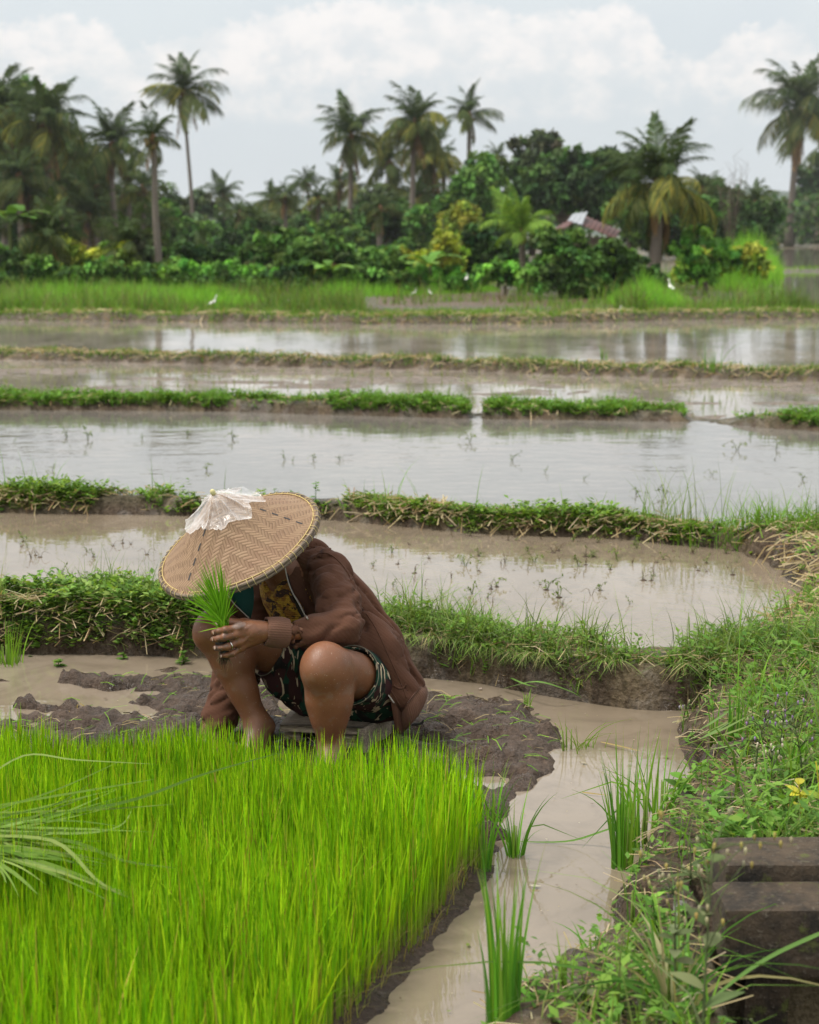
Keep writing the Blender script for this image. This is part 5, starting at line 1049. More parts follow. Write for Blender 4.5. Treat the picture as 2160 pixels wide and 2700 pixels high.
# specks floating on the channel and the beige paddy
r = rng(131); n = 900; a_ = r.uniform(0, 1725, n); b_ = r.uniform(1130, 2150, n); Pp = G(a_, b_, .0065); Zg = ground_z(Pp[:, 0], Pp[:, 1]); k = (Zg < -.03); Pp = Pp[k]; n = len(Pp); an = r.uniform(0, 6.28, n)
D = np.stack([np.cos(an), np.sin(an), an * 0], -1); L = r.uniform(.002, .012, n) * np.where(r.random(n) < .15, 3, 1); V, F = leafquads(Pp, L, L * .5, D, np.tile([0, 0, 1.0], (n, 1))); V[:, 2] = .0065
tag(link('floating_specks', mesh_np('floating_specks', V, F, LEAF, np.repeat(pick([(.10, .07, .05), (.25, .22, .12), (.16, .22, .06), (.40, .36, .30)], n, r), 4, 0))), 'tiny bits of straw and leaf floating on the muddy water', 'debris', kind='stuff')
# scraps of plastic
PLM = Mat('clear_plastic'); PLM.set(Base_Color=(.75, .74, .72), Roughness=.25, Alpha=.75)
def scrap(px, py, z, s, lab, seed):
    r = rng(seed); p = G(px, py, z); p[2] = float(ground_z(p[:1], p[1:2])[0]) + s * .4; o = thing('plastic_scrap', p, lab, 'litter'); n = 9; U, W = np.meshgrid(np.linspace(-1, 1, n), np.linspace(-1, 1, n), indexing='ij')
    V = np.stack([U * s * .5, .25 * s * (fbm(U * 2 + seed, W * 2, o=3) - .5) * 2, W * s * .8 + .1 * s * fbm(U * 3, W * 3, o=2, s=seed)], -1).reshape(-1, 3); i = np.arange(n - 1)[:, None] * n + np.arange(n - 1)[None]
    link('sheet', mesh_np('sheet', V, np.stack([i, i + 1, i + n + 1, i + n], -1).reshape(-1, 4), PLM.m, smooth=True), o)
scrap(1525, 1722, .2, .032, 'crumpled clear plastic scrap among the weeds by the slabs', 1); scrap(1432, 1905, .15, .03, 'dirty plastic scrap on the soil left of the slabs', 2)
# ------------------------------------------------------------------ the person
class Field:
    def __init__(s, lo, hi, v):
        s.lo = np.array(lo, float); s.v = v; s.n = np.ceil((np.array(hi) - s.lo) / v).astype(int) + 1; s.D = np.full(s.n, .25, np.float32)
    def win(s, lo, hi):
        a = np.clip(np.floor((np.array(lo) - s.lo) / s.v).astype(int), 0, s.n); b = np.clip(np.ceil((np.array(hi) - s.lo) / s.v).astype(int) + 1, 0, s.n)
        sl = tuple(slice(int(p), int(q)) for p, q in zip(a, b)); ax = [s.lo[i] + s.v * np.arange(a[i], b[i]) for i in range(3)]
        return sl, np.meshgrid(*ax, indexing='ij')
    def put(s, sl, d, k, sub=False):
        D = s.D[sl]
        if sub:
            d = -d; h = np.maximum(k - np.abs(D - d), 0) / k; s.D[sl] = np.maximum(D, d) + h * h * k * .25
        else:
            h = np.maximum(k - np.abs(D - d), 0) / k; s.D[sl] = np.minimum(D, d) - h * h * k * .25
    def cone(s, a, b, ra, rb, k=.03, cap=None, sub=False, flat=None):
        a, b = np.array(a, float), np.array(b, float); m = max(ra, rb) + k + 4 * s.v; sl, (X, Y, Z) = s.win(np.minimum(a, b) - m, np.maximum(a, b) + m)
        if X.size == 0: return s
        e = b - a; L2 = e @ e + 1e-12; px, py, pz = X - a[0], Y - a[1], Z - a[2]; t = np.clip((px * e[0] + py * e[1] + pz * e[2]) / L2, 0, 1)
        qx, qy, qz = px - t * e[0], py - t * e[1], pz - t * e[2]; d = np.sqrt(qx * qx + qy * qy + qz * qz) - (ra + (rb - ra) * t)
        if cap == 'b': L = math.sqrt(L2); d = np.maximum(d, ((X - b[0]) * e[0] + (Y - b[1]) * e[1] + (Z - b[2]) * e[2]) / L)
        s.put(sl, d.astype(np.float32), k, sub); return s
    def chain(s, pts, k=.03):
        for (a, ra), (b, rb) in zip(pts[:-1], pts[1:]): s.cone(a, b, ra, rb, k)
        return s
    def ell(s, c, r, ax=None, k=.03, sub=False):
        c = np.array(c, float); r = np.array(r, float); m = r.max() + k + 4 * s.v; sl, (X, Y, Z) = s.win(c - m, c + m)
        if X.size == 0: return s
        P = np.stack([X - c[0], Y - c[1], Z - c[2]], -1)
        if ax is not None: P = P @ np.array(ax, float).T
        q = P / r; k0 = np.linalg.norm(q, axis=-1); k1 = np.linalg.norm(q / r, axis=-1) + 1e-9
        s.put(sl, (k0 * (k0 - 1) / k1).astype(np.float32), k, sub); return s
    def pts(s):
        ax = [s.lo[i] + s.v * np.arange(s.n[i]) for i in range(3)]; return np.meshgrid(*ax, indexing='ij')
    def net(s):
        D = s.D; n = D.shape; S = D < 0
        c = [(i, j, k) for i in (0, 1) for j in (0, 1) for k in (0, 1)]; sub = lambda A, o: A[o[0]:n[0] - 1 + o[0], o[1]:n[1] - 1 + o[1], o[2]:n[2] - 1 + o[2]]
        cnt = sum(sub(S, o).astype(np.int8) for o in c); act = (cnt > 0) & (cnt < 8); I = np.argwhere(act); idx = np.full(act.shape, -1, np.int64); idx[act] = np.arange(len(I))
        acc = np.zeros((len(I), 3)); num = np.zeros(len(I))
        for o in c:
            for a in range(3):
                if o[a]: continue
                p = list(o); p[a] = 1; d0 = D[I[:, 0] + o[0], I[:, 1] + o[1], I[:, 2] + o[2]]; d1 = D[I[:, 0] + p[0], I[:, 1] + p[1], I[:, 2] + p[2]]
                x = (d0 < 0) != (d1 < 0); t = np.where(x, d0 / (d0 - d1 + 1e-12), 0); q = np.tile(np.array(o, float), (len(I), 1)); q[:, a] += t; acc += q * x[:, None]; num += x
        V = s.lo + s.v * (I + acc / num[:, None]); F = []
        for a in range(3):
            b, e = (a + 1) % 3, (a + 2) % 3; sl0 = [slice(None)] * 3; sl1 = [slice(None)] * 3; sl0[a] = slice(0, n[a] - 1); sl1[a] = slice(1, n[a]); A, B = S[tuple(sl0)], S[tuple(sl1)]
            J = np.argwhere(A != B); ok = (J[:, b] > 0) & (J[:, e] > 0) & (J[:, b] < n[b] - 1) & (J[:, e] < n[e] - 1); J = J[ok]; q = []
            for db, de in ((-1, -1), (0, -1), (0, 0), (-1, 0)):
                K_ = J.copy(); K_[:, b] += db; K_[:, e] += de; q.append(idx[K_[:, 0], K_[:, 1], K_[:, 2]])
            f = np.stack(q, -1); fl = ~A[J[:, 0], J[:, 1], J[:, 2]]; f[fl] = f[fl][:, ::-1]; F.append(f)
        return V, np.concatenate(F)
def smooth_np(V, F, it=2, lam=.5):
    E = np.concatenate([F[:, [0, 1]], F[:, [1, 2]], F[:, [2, 3]], F[:, [3, 0]]]); E = np.concatenate([E, E[:, ::-1]])
    deg = np.bincount(E[:, 0], minlength=len(V))[:, None] + 1e-9
    for i in range(it):
        for l in (lam, -lam * .9):
            A = np.stack([np.bincount(E[:, 0], V[E[:, 1], c], len(V)) for c in range(3)], -1) / deg; V = V + l * (A - V)
    return V
def bvh_of(V, F): return BVHTree.FromPolygons([Vector(v) for v in V], [tuple(int(i) for i in f) for f in F])
def hit(bv, px, py, off=0.0):
    x, y, w = ray(px, py); d = Vector((float(x), float(y), float(w))).normalized(); h = bv.ray_cast(Vector((0, 0, H)), d)
    if h[0] is None: return None
    return np.array(h[0]) - np.array(d) * off, np.array(h[1]) if h[1].dot(d) < 0 else -np.array(h[1])
def hits(bv, pts, off=0.002):
    out = []
    for a, b in pts:
        h = hit(bv, a, b, off)
        if h is not None: out.append(h[0])
    return np.array(out)
J = dict(kneeL=K(683, 1402, 5.0), hipL=K(806, 1445, 5.37), ankL=K(698, 1578, 5.03), kneeR=K(450, 1325, 5.26), hipR=K(705, 1425, 5.50), ankR=K(545, 1528, 5.22),
         pel=K(775, 1430, 5.47), waist=K(715, 1352, 5.50), chest=K(632, 1250, 5.46), neck0=K(598, 1198, 5.42),
         shL=K(690, 1200, 5.37), elL=K(728, 1322, 5.12), wrL=K(590, 1333, 5.05), shR=K(575, 1235, 5.53), elR=K(508, 1395, 5.45), wrR=K(450, 1545, 5.32))
UPc, BKc = np.array([0, SP, CP]), np.array([0, -CP, SP])
HN = unit(np.array([-.352, 0, 0]) + .808 * UPc + .472 * BKc)      # axis of the hat
HC = K(502, 1144, 5.27)                                               # centre of its brim
HF = unit(np.array([-.72, -.69, 0]) - HN * (np.array([-.72, -.69, 0]) @ HN)); HS = np.cross(HN, HF)
HAX = np.stack([HF, HS, HN])
# skin -------------------------------------------------------------------
B = Field((-.85, 4.78, -.06), (.12, 5.78, .92), .0055)
kL, kR = J['kneeL'], J['kneeR']
def leg(knee, ank, hip, s):
    d = unit(ank - knee); back = unit(np.cross(np.cross(hip - knee, d), d)) * -1
    if back @ (hip - knee) < 0: back = -back
    B.cone(hip, knee + (hip - knee) * .12, .086, .066 * s, .04); B.ell(knee, (.064 * s, .066 * s, .070 * s), k=.03)
    B.ell(knee - back * .026 + unit(knee - hip) * .014 + d * .012, (.036, .036, .042), k=.025)          # kneecap
    c1 = knee + d * .12 + back * .012; c2 = knee + (ank - knee) * .62 + back * .004
    B.cone(knee + d * .02, c1, .060 * s, .0610 * s, .04); B.cone(c1, c2, .0600 * s, .046 * s, .04); B.cone(c2, ank, .046 * s, .035, .03)
    B.cone(knee + d * .05 - back * .03, ank - back * .006, .022, .022, .03)                               # shin bone
    B.ell(c1 + back * .022, (.044, .044, .07), k=.03)
leg(kL, J['ankL'], J['hipL'], 1.06); leg(kR, J['ankR'], J['hipR'], .93)
def foot(ank, f, z0, splay=.0):
    f = unit(np.array([f[0], f[1], 0.])); sd_ = np.array([-f[1], f[0], 0]); heel = np.array([*(ank - f * .035)[:2], z0 + .028]); ball = np.array([*(ank + f * .135)[:2], z0 + .022])
    B.cone(ank, heel, .034, .028, .03); B.cone(ank, (ank * [1, 1, 0] + [0, 0, z0 + .05] + f * .05), .034, .034, .03); B.cone(ank * [1, 1, 0] + [0, 0, z0 + .05] + f * .04, ball, .034, .022, .03)
    B.cone(heel, ball, .026, .022, .02); B.cone(ball - sd_ * .024, ball + sd_ * .026, .02, .018, .02)
    for i, (o, l, r_) in enumerate(((-.030, .045, .0115), (-.013, .046, .009), (.001, .042, .0085), (.014, .036, .008), (.026, .028, .0075))):
        a = ball + sd_ * o; B.cone(a, a + f * l - [0, 0, .010], r_ * 1.1, r_, .004)
foot(J['ankL'], (-.12, -1), .012); foot(J['ankR'], (-.25, -1), .012)
B.ell(J['ankR'] + np.array([.034, .0, -.005]), (.016, .02, .018), k=.02)
B.cone(J['hipL'], J['hipR'], .088, .088, .05); B.cone(J['pel'], J['waist'], .10, .10, .05); B.cone(J['waist'], J['chest'], .10, .10, .05); B.cone(J['chest'], J['neck0'], .10, .07, .05)
B.cone(J['shL'], J['shR'], .058, .058, .05); B.cone(J['neck0'], HC - HN * .05 - HF * .03, .05, .048, .03)
B.ell(HC + HN * .015 - HF * .015, (.095, .076, .088), HAX, k=.02); B.ell(HC - HN * .055 + HF * .012, (.070, .060, .075), HAX, k=.03)
B.ell(HC - HN * .112 + HF * .045, (.022, .024, .02), HAX, k=.025)
B.cone(HC - HN * .028 + HF * .076, HC - HN * .060 + HF * .096, .009, .013, .012)                      # nose
B.ell(HC - HN * .084 + HF * .076, (.010, .023, .008), HAX, k=.008)
B.ell(HC - HN * .010 + HF * .072, (.014, .05, .010), HAX, k=.012)
for q in (-1, 1):
    B.ell(HC - HN * .027 + HF * .070 + HS * q * .028, (.012, .014, .010), HAX, k=.01, sub=True); B.ell(HC - HN * .027 + HF * .067 + HS * q * .028, (.012, .013, .009), HAX, k=.004)
    B.ell(HC - HN * .045 - HF * .005 + HS * q * .072, (.020, .008, .030), HAX, k=.008)
B.cone(J['shL'], J['elL'], .044, .032, .03); B.cone(J['elL'], J['wrL'], .030, .024, .03); B.cone(J['shR'], J['elR'], .048, .038, .03); B.cone(J['elR'], J['wrR'], .036, .024, .03)
B.chain([(J['wrR'], .024), (J['wrR'] + (-.01, -.04, -.03), .026), (J['wrR'] + (-.02, -.08, -.045), .016)], .02)
for i in range(4): B.chain([(J['wrR'] + (-.035 + i * .018, -.07, -.04), .010), (J['wrR'] + (-.045 + i * .018, -.12, -.045), .009), (J['wrR'] + (-.045 + i * .018, -.145, -.06), .0075)], .006)
B.chain([(J['wrR'] + (.015, -.03, -.03), .012), (J['wrR'] + (.035, -.075, -.05), .0095)], .008)
bv_, bf_ = B.net(); bv_ = smooth_np(bv_, bf_, 2)
# the near hand, on a finer grid; its wrist runs inside the cuff
Hd = Field((-.64, 4.90, .36), (-.32, 5.12, .56), .0021)
hk = lambda zx, zy, Y: K(399.3 + zx / 6, 1181.9 + zy / 6, Y)
wr = hk(960, 885, 5.035)
Hd.cone(hk(1250, 900, 5.06), wr, .029, .0255, .01); Hd.cone(wr, hk(800, 890, 5.015), .0255, .026, .02)
Hd.ell(hk(735, 925, 5.018), (.042, .020, .037), k=.02); Hd.ell(hk(790, 900, 5.028), (.045, .018, .032), k=.02)
FG = [((620, 835, 4.998), (455, 868, 4.983), (370, 885, 4.990), (308, 900, 5.002), .0115), ((600, 925, 4.994), (440, 962, 4.977), (360, 980, 4.984), (298, 988, 4.997), .0112),
      ((625, 1022, 4.996), (480, 1080, 4.978), (400, 1094, 4.984), (328, 1094, 4.996), .0105), ((655, 1095, 5.004), (545, 1165, 4.986), (480, 1188, 4.988), (408, 1196, 4.998), .0092)]
for a, b, c, d, r_ in FG:
    Hd.cone(wr, hk(*a), .014, r_ * 1.12, .014); Hd.ell(hk(*a) - (0, .004, 0), (r_ * 1.12,) * 3, k=.010)
    Hd.cone(hk(*a), hk(*b), r_ * 1.06, r_ * .98, .005); Hd.cone(hk(*b), hk(*c), r_ * .98, r_ * .90, .0035); Hd.cone(hk(*c), hk(*d), r_ * .90, r_ * .78, .0035); Hd.ell(hk(*b), (r_ * 1.07,) * 3, k=.004)
    Hd.cone(wr - (0, .006, 0), hk(*a) - (0, .0075, 0), .0035, .0042, .008)          # tendon
Hd.chain([(hk(880, 830, 5.04), .020), (hk(690, 790, 5.045), .0165), (hk(500, 775, 5.035), .0125), (hk(352, 792, 5.022), .0095)], .008)
for pts in ([(880, 870, 5.0), (800, 940, 4.9935), (740, 960, 4.992), (690, 1010, 4.99)], [(860, 960, 5.0), (780, 1000, 4.996), (720, 985, 4.991)], [(800, 800, 5.003), (720, 850, 4.993), (680, 900, 4.992)]):
    Hd.chain([(hk(*p), .0022) for p in pts], .005)
hv_, hf_ = Hd.net(); hv_ = smooth_np(hv_, hf_, 2)
def keep_part(V, F, mask):
    ok = mask[F].all(1); F = F[ok]; u = np.unique(F); m = np.full(len(V), -1); m[u] = np.arange(len(u)); return V[u], m[F]
# drop the coarse near hand stub beyond the wrist (there is none) and join
ALLV = np.concatenate([bv_, hv_]); ALLF = np.concatenate([bf_, hf_ + len(bv_)])
thigh = np.zeros(len(ALLV)); skin_c = np.ones((len(ALLV), 3)) * np.array([.165, .060, .022])
ns = fbm(ALLV[:, 0] * 14, ALLV[:, 1] * 14, ALLV[:, 2] * 14, o=4, s=2); skin_c *= (.82 + .36 * ns)[:, None]
spl = sm(fbm(ALLV[:, 0] * 38, ALLV[:, 1] * 38, ALLV[:, 2] * 38, o=4, s=32), .60, .66) * sm(ALLV[:, 2], .50, .15) * (ALLV[:, 1] < 5.45); skin_c = skin_c * (1 - spl[:, None] * .55) + np.array([.17, .125, .095]) * spl[:, None] * .55
low = (sm(ALLV[:, 2], .22, .02) * (.35 + .9 * fbm(ALLV[:, 0] * 25, ALLV[:, 1] * 25, ALLV[:, 2] * 25, o=4, s=22)))[:, None].clip(0, 1); skin_c = skin_c * (1 - low * .6) + np.array([.10, .075, .055]) * low * .6        # mud on the feet
isH = np.arange(len(ALLV)) >= len(bv_); mudn = fbm(ALLV[:, 0] * 60, ALLV[:, 1] * 60, ALLV[:, 2] * 60, o=4, s=12); fing = sm(proj(ALLV)[0], 530, 460)
mh = (isH * sm(mudn, .50, .62) * (.25 + .75 * fing))[:, None] * .75; skin_c = skin_c * (1 - mh) + np.array([.05, .040, .034]) * mh
px_, py_, _ = proj(ALLV); ash = (isH * sm(np.hypot((px_ - 505) / 14, (py_ - 1316) / 7) + (mudn - .5) * 1.5, 1.1, .7))[:, None]; skin_c = skin_c * (1 - ash * .6) + np.array([.24, .20, .18]) * ash * .6
kn = np.maximum(sm(np.linalg.norm(ALLV - kL, axis=1), .09, .05), 0)[:, None] * .12; skin_c = skin_c * (1 + kn)
hairm = ((ALLV - HC) @ HN > -.03) & ((ALLV - HC) @ HF < .055) & (np.linalg.norm(ALLV - HC, axis=1) < .13); skin_c[hairm] = (.015, .012, .010)
sk = Mat('skin'); sp_ = sk.pos(); n_ = sk.noise(sp_, 220, 5, .6); dots = sk.ramp(sk.noise(sp_, 200, 2, .5), .69, .73)
sk.set(Base_Color=sk.mix(sk.math('MULTIPLY', dots, .6), sk.mix(sk.noise(sp_, 30, 5, .6), sk.mix(.22, sk.col(), (.06, .02, .01)), sk.mix(.12, sk.col(), (.55, .28, .15))), (.42, .34, .27)), Roughness=sk.ramp(n_, .3, .7, .40, .58))
sk.p.inputs['Subsurface Weight'].default_value = .12; sk.p.inputs['Subsurface Radius'].default_value = (.012, .004, .002); sk.p.inputs['Subsurface Scale'].default_value = .6
sk.bump(sk.math('ADD', n_, sk.math('MULTIPLY', sk.voro(sp_, 420), .6)), .35, .0016)
person = thing('person', (float(J['pel'][0]), float(J['pel'][1]), 0), 'person in a woven conical hat and brown jacket squatting on a low stool, holding seedlings', 'person')
PO = np.array(person.location)
def plink(name, V, F, mat, col=None, smooth=True, parent=None):
    return link(name, mesh_np(name, np.asarray(V) - PO, F, mat, col, smooth), parent or person)
plink('body', ALLV, ALLF, sk.m, skin_c)
eyem = flat_mat('eye', (.6, .58, .55), .2)
for q in (-1, 1):
    m = MB(); c = HC - HN * .027 + HF * .0745 + HS * q * .028; add_tube(m, [c - HF * .004, c, c + HF * .004, c + HF * .0052], [.002, .0085, .006, .001], 8); plink('eye', np.concatenate(m.V), [np.concatenate(m.F[4]), np.concatenate(m.F[3])], eyem)
NAIL = flat_mat('fingernail', (.50, .36, .27), .35, .1, 200)
bvH = bvh_of(hv_, hf_)
for a, b, c, d, r_ in FG + [(None, None, (500, 775, 5.035), (352, 792, 5.022), .011)]:
    e = hk(*d); D = unit(e - hk(*c)); h = hit(bvH, *[float(q) for q in proj(e + D * r_ * .30)[:2]])
    if h is None: continue
    p, n = h; n = unit(n + D * .5); S = unit(np.cross(D, n)); t = np.linspace(0, 2 * np.pi, 13)[:-1]; Dn = unit(D - n * (D @ n))
    V = [p + n * .0018] + [p + n * .0002 + S * math.cos(q) * r_ * .50 + Dn * math.sin(q) * r_ * .62 for q in t]; plink('fingernail', V, np.array([[0, i + 1, (i + 1) % 12 + 1] for i in range(12)]), NAIL)
# ring
a, b, c, d, r_ = FG[2]; rc = hk(*a) * .28 + hk(*b) * .72; ax = unit(hk(*b) - hk(*a)); u1 = unit(np.cross(ax, [0, 0, 1.])); u2 = np.cross(ax, u1); t = np.linspace(0, 2 * np.pi, 40)
V, F, _ = tube([rc + (u1 * math.cos(q) + u2 * math.sin(q)) * (r_ * 1.12 + .0006) for q in t], .0016, 8, False); SIL = Mat('silver'); SIL.set(Base_Color=(.75, .74, .70), Metallic=1.0, Roughness=.25)
ro = link('finger_ring', mesh_np('finger_ring', V - rc, F, SIL.m, smooth=True), None, rc); tag(ro, 'plain silver ring on the ring finger that holds the seedlings', 'ring')

# clothes ----------------------------------------------------------------
def cloth_mat(name, c1, c2, weave=900, bump=.35, rough=.9, big=5):
    m = Mat(name); p = m.pos(); n = m.noise(p, big, 6, .6); w = m.N('ShaderNodeTexWave', bands_direction='DIAGONAL'); m.put(p, w.inputs['Vector']); w.inputs['Scale'].default_value = weave / 20; w.inputs['Distortion'].default_value = 2.5; w.inputs['Detail'].default_value = 3
    f = m.noise(p, weave, 3, .7); m.set(Base_Color=m.mix(n, m.mix(m.math('MULTIPLY', f, .5), c1, c2), m.mix(f, c1, c2)), Roughness=rough); m.p.inputs['Specular IOR Level'].default_value = .15
    m.p.inputs['Sheen Weight'].default_value = .04; m.p.inputs['Sheen Roughness'].default_value = .5
    m.bump(m.math('ADD', f, m.math('MULTIPLY', w.outputs['Fac'], .35)), bump, .0015); return m.m
BROWN = cloth_mat('brown_jersey', (.056, .024, .014), (.150, .070, .043), 700, .6)
RIBM = cloth_mat('brown_rib', (.11, .055, .036), (.17, .088, .058))
def ridge(P, dirv, f_across, f_along, s=0, o=3):
    dirv = unit(np.array(dirv, float)); a = P @ dirv; u = unit(np.cross(dirv, [.3, .9, .2])); v = np.cross(dirv, u); return fbm(P @ u * f_across, P @ v * f_across, a * f_along, o=o, s=s)
JK = Field((-.72, 4.93, -.02), (.12, 5.80, .82), .006)
for a, b, ra, rb in ((K(640, 1225, 5.47), K(700, 1290, 5.56), .125, .128), (K(700, 1290, 5.56), K(775, 1398, 5.55), .128, .138), (K(775, 1398, 5.55), K(815, 1468, 5.50), .138, .110),
                     (K(662, 1205, 5.44), K(725, 1290, 5.40), .098, .108), (K(725, 1290, 5.40), K(790, 1378, 5.32), .108, .105), (K(790, 1378, 5.32), K(838, 1465, 5.30), .105, .088), (K(838, 1465, 5.30), K(836, 1530, 5.32), .086, .066), (K(600, 1215, 5.50), K(640, 1225, 5.47), .11, .12)):
    JK.cone(a, b, ra, rb, .05)
X, Y, Z = JK.pts(); PP = np.stack([X, Y, Z], -1).reshape(-1, 3); near = np.abs(JK.D.reshape(-1)) < .05; Q = PP[near]
qx, qy, _ = proj(Q)
torso_poly = [(590, 1060), (597, 1190), (604, 1222), (614, 1248), (628, 1272), (646, 1306), (690, 1345), (733, 1372), (762, 1394), (786, 1420), (806, 1450), (824, 1475), (838, 1497), (848, 1508), (860, 1487), (875, 1467), (890, 1449), (960, 1380), (960, 1060)]
clip = sdpoly(qx, qy, torso_poly) / 680
fo = ridge(Q, K(845, 1500, 5.4) - K(690, 1200, 5.4), 9, 1.6, 3) - .5; fo2 = ridge(Q, K(845, 1500, 5.4) - K(740, 1370, 5.3), 26, 3.5, 9) - .5
cr_ = 1 - np.abs(2 * ridge(Q, K(850, 1500, 5.4) - K(700, 1200, 5.4), 13, 2.0, 23, 2) - 1); cr2 = 1 - np.abs(2 * ridge(Q, K(850, 1460, 5.4) - K(740, 1372, 5.3), 22, 3, 29, 2) - 1)
d = JK.D.reshape(-1)[near] + fo * .030 + fo2 * .012 * sm(qy, 1250, 1400) + .022 * cr_ ** 5 + .012 * cr2 ** 5 * sm(qy, 1330, 1420); sh = np.maximum(d, -(d + .013)); sh = np.maximum(sh, -clip)
D = JK.D.reshape(-1).copy(); D[near] = sh; D[~near] = np.where(D[~near] < 0, .05, D[~near]); JK.D = D.reshape(JK.D.shape).astype(np.float32)
# sleeves
SL = Field(JK.lo, JK.lo + (np.array(JK.n) - 1) * JK.v, JK.v); SL.D = SL.D[:JK.n[0], :JK.n[1], :JK.n[2]]
shL, elL = J['shL'], K(728, 1322, 5.12); fa = K(612, 1336, 5.07)
SL.cone(shL + (.0, .0, -.005), shL * .4 + elL * .6, .078, .079, .03); SL.cone(shL * .4 + elL * .6, elL, .076, .055, .03); SL.cone(elL, elL * .45 + fa * .55, .054, .049, .03); SL.cone(elL * .45 + fa * .55, fa, .050, .043, .03)
SL.ell(K(622, 1338, 5.065), (.026, .042, .050), k=.015)
SL.cone(J['shR'], J['elR'], .075, .078, .03); SL.cone(J['elR'], J['wrR'] * .8 + J['elR'] * .2, .080, .060, .03); SL.cone(J['wrR'] * .8 + J['elR'] * .2, J['wrR'], .060, .045, .02)
near = np.abs(SL.D.reshape(-1)) < .03; Q = PP[near] if len(PP) == SL.D.size else None
ua = elL - shL; de = np.linalg.norm(Q - elL, axis=1); zq, yq, _ = proj(Q)
wr1 = ridge(Q, np.cross(ua, [0, 1, 0]) + ua * .35, 17, 5, 31) - .5; wr2 = ridge(Q, fa - elL + np.array([0, 0, .08]), 20, 4, 41) - .5; wr3 = ridge(Q, [1, .2, .25], 24, 6, 51) - .5
onR = zq < 575; amp = sm(de, .26, .08)
rg = lambda dv, fa_, fl_, s: (1 - np.abs(2 * ridge(Q, dv, fa_, fl_, s, 2) - 1)) ** 5
d = SL.D.reshape(-1)[near] + np.where(onR, wr3 * .022 + .014 * rg([1, .2, .3], 24, 5, 71), wr1 * .020 * (1 - amp * .3) + wr2 * .014 * amp + .013 * rg(np.array([.25, 0, -.9]), 20, 4, 73) * (1 - amp) + .013 * rg(np.array([.75, 0, .55]), 24, 5, 75) * amp + .010 * rg(np.array([.95, 0, .1]), 26, 5, 77))
D = SL.D.reshape(-1).copy(); D[near] = d; D = D.reshape(SL.D.shape)
jd = JK.D; k_ = .014; h_ = np.maximum(k_ - np.abs(jd - D), 0) / k_; JK.D = (np.minimum(jd, D) - h_ * h_ * k_ * .25).astype(np.float32)
# hollow the open ends of the sleeves a little
for e, dr in ((fa, fa - elL), (J['wrR'], J['wrR'] - J['elR'])):
    dr = unit(dr); JK.cone(e + dr * .03, e - dr * .012, .034, .034, .004, sub=True)
jv, jf = JK.net(); jv = smooth_np(jv, jf, 2); jacket = plink('jacket', jv, jf, BROWN); bvJ = bvh_of(jv, jf); print('jacket', len(jv), time.time() - T0)
def ribbed_ring(name, c, ax, r0, r1, L, n, parent, sx=1.0, sy=1.0, mat=None, fray=0.0, up=None, n_l=10, wall=.004):
    ax = unit(ax); u = unit(np.cross(ax, up if up is not None else [0, 0, 1.])); v = np.cross(ax, u); na = n * 4; a = np.arange(na) / na * 2 * np.pi; t = np.linspace(0, 1, n_l); rr = rng(4)
    rings = []
    for w in (0, 1):
        for q in (t if not w else t[::-1]):
            r = (r0 * (1 - q) + r1 * q - w * wall) + (0 if w else 1) * (.0011 * np.abs(np.sin(a * n / 2)) + .0025 * (vnoise(a * 2, a * 0 + q * 3, s=3) - .5)) + .006 * math.sin(q * 3.1) * .6
            jl = fray * (vnoise(a * 4, a * 0, s=6) - .5) * q; rings.append(c + ax * (L * q) + jl[:, None] * ax + u * (np.cos(a) * r * sx)[:, None] + v * (np.sin(a) * r * sy)[:, None])
    V = np.concatenate(rings); i = np.arange(len(rings) - 1)[:, None] * na; j = np.arange(na)[None]; F = np.stack([i + j, i + (j + 1) % na, i + na + (j + 1) % na, i + na + j], -1).reshape(-1, 4)
    return plink(name, V, F, mat or RIBM, parent=parent)
ribbed_ring('cuff', K(606, 1333, 5.065), K(556, 1330, 5.04) - K(606, 1333, 5.065), .040, .0385, .072, 38, jacket, 1.0, 1.1, fray=.006)
ribbed_ring('cuff', J['wrR'] + unit(J['elR'] - J['wrR']) * .015, J['wrR'] - J['elR'], .046, .036, .055, 34, jacket)
# hem band: ribbed cloth strip following the lower edge, round the back
def patch(name, top, bot, mat, parent, n=60, th=.005, rib=0.0, nr=40, m_=8, sag=0.0):
    T, Bt = spline(top, n), spline(bot, n); s_ = np.linspace(0, 1, m_)[:, None, None]; G_ = T[None] * (1 - s_) + Bt[None] * s_; du = np.gradient(G_, axis=1); dv = np.gradient(G_, axis=0); N = unit(np.cross(du, dv)); 
    if (N[..., 1]).mean() > 0: N = -N
    G_ = G_ + N * (rib * np.abs(np.sin(np.linspace(0, nr * np.pi / 2, n)))[None, :, None] + sag * np.sin(s_ * np.pi))
    V = np.concatenate([G_.reshape(-1, 3), (G_ - N * th).reshape(-1, 3)]); i = np.arange(m_ - 1)[:, None] * n + np.arange(n - 1)[None]; f = np.stack([i, i + 1, i + n + 1, i + n], -1).reshape(-1, 4)
    o_ = m_ * n; e = [(0, n - 1, 1), ((m_ - 1) * n, m_ * n - 1, 1), (0, (m_ - 1) * n, n), (n - 1, m_ * n - 1, n)]; sides = []
    for a_, b_, st in e: q = np.arange(a_, b_, st); sides.append(np.stack([q, q + st, q + st + o_, q + o_], -1))
    return plink(name, V, np.concatenate([f, f[:, ::-1] + o_] + sides), mat, parent=parent)
def onj(px, py, dy=0.0, qx=None, qy=None):
    h = hit(bvJ, px if qx is None else qx, py if qy is None else qy, 0); Y = (h[0][1] if h is not None else 5.27); return K(px, py, Y + dy)
ys = [onj(846, 1500, -.004), onj(857, 1482, -.006), onj(872, 1462, -.006), onj(885, 1446, -.004), K(884, 1438, 5.48), K(850, 1450, 5.62)]
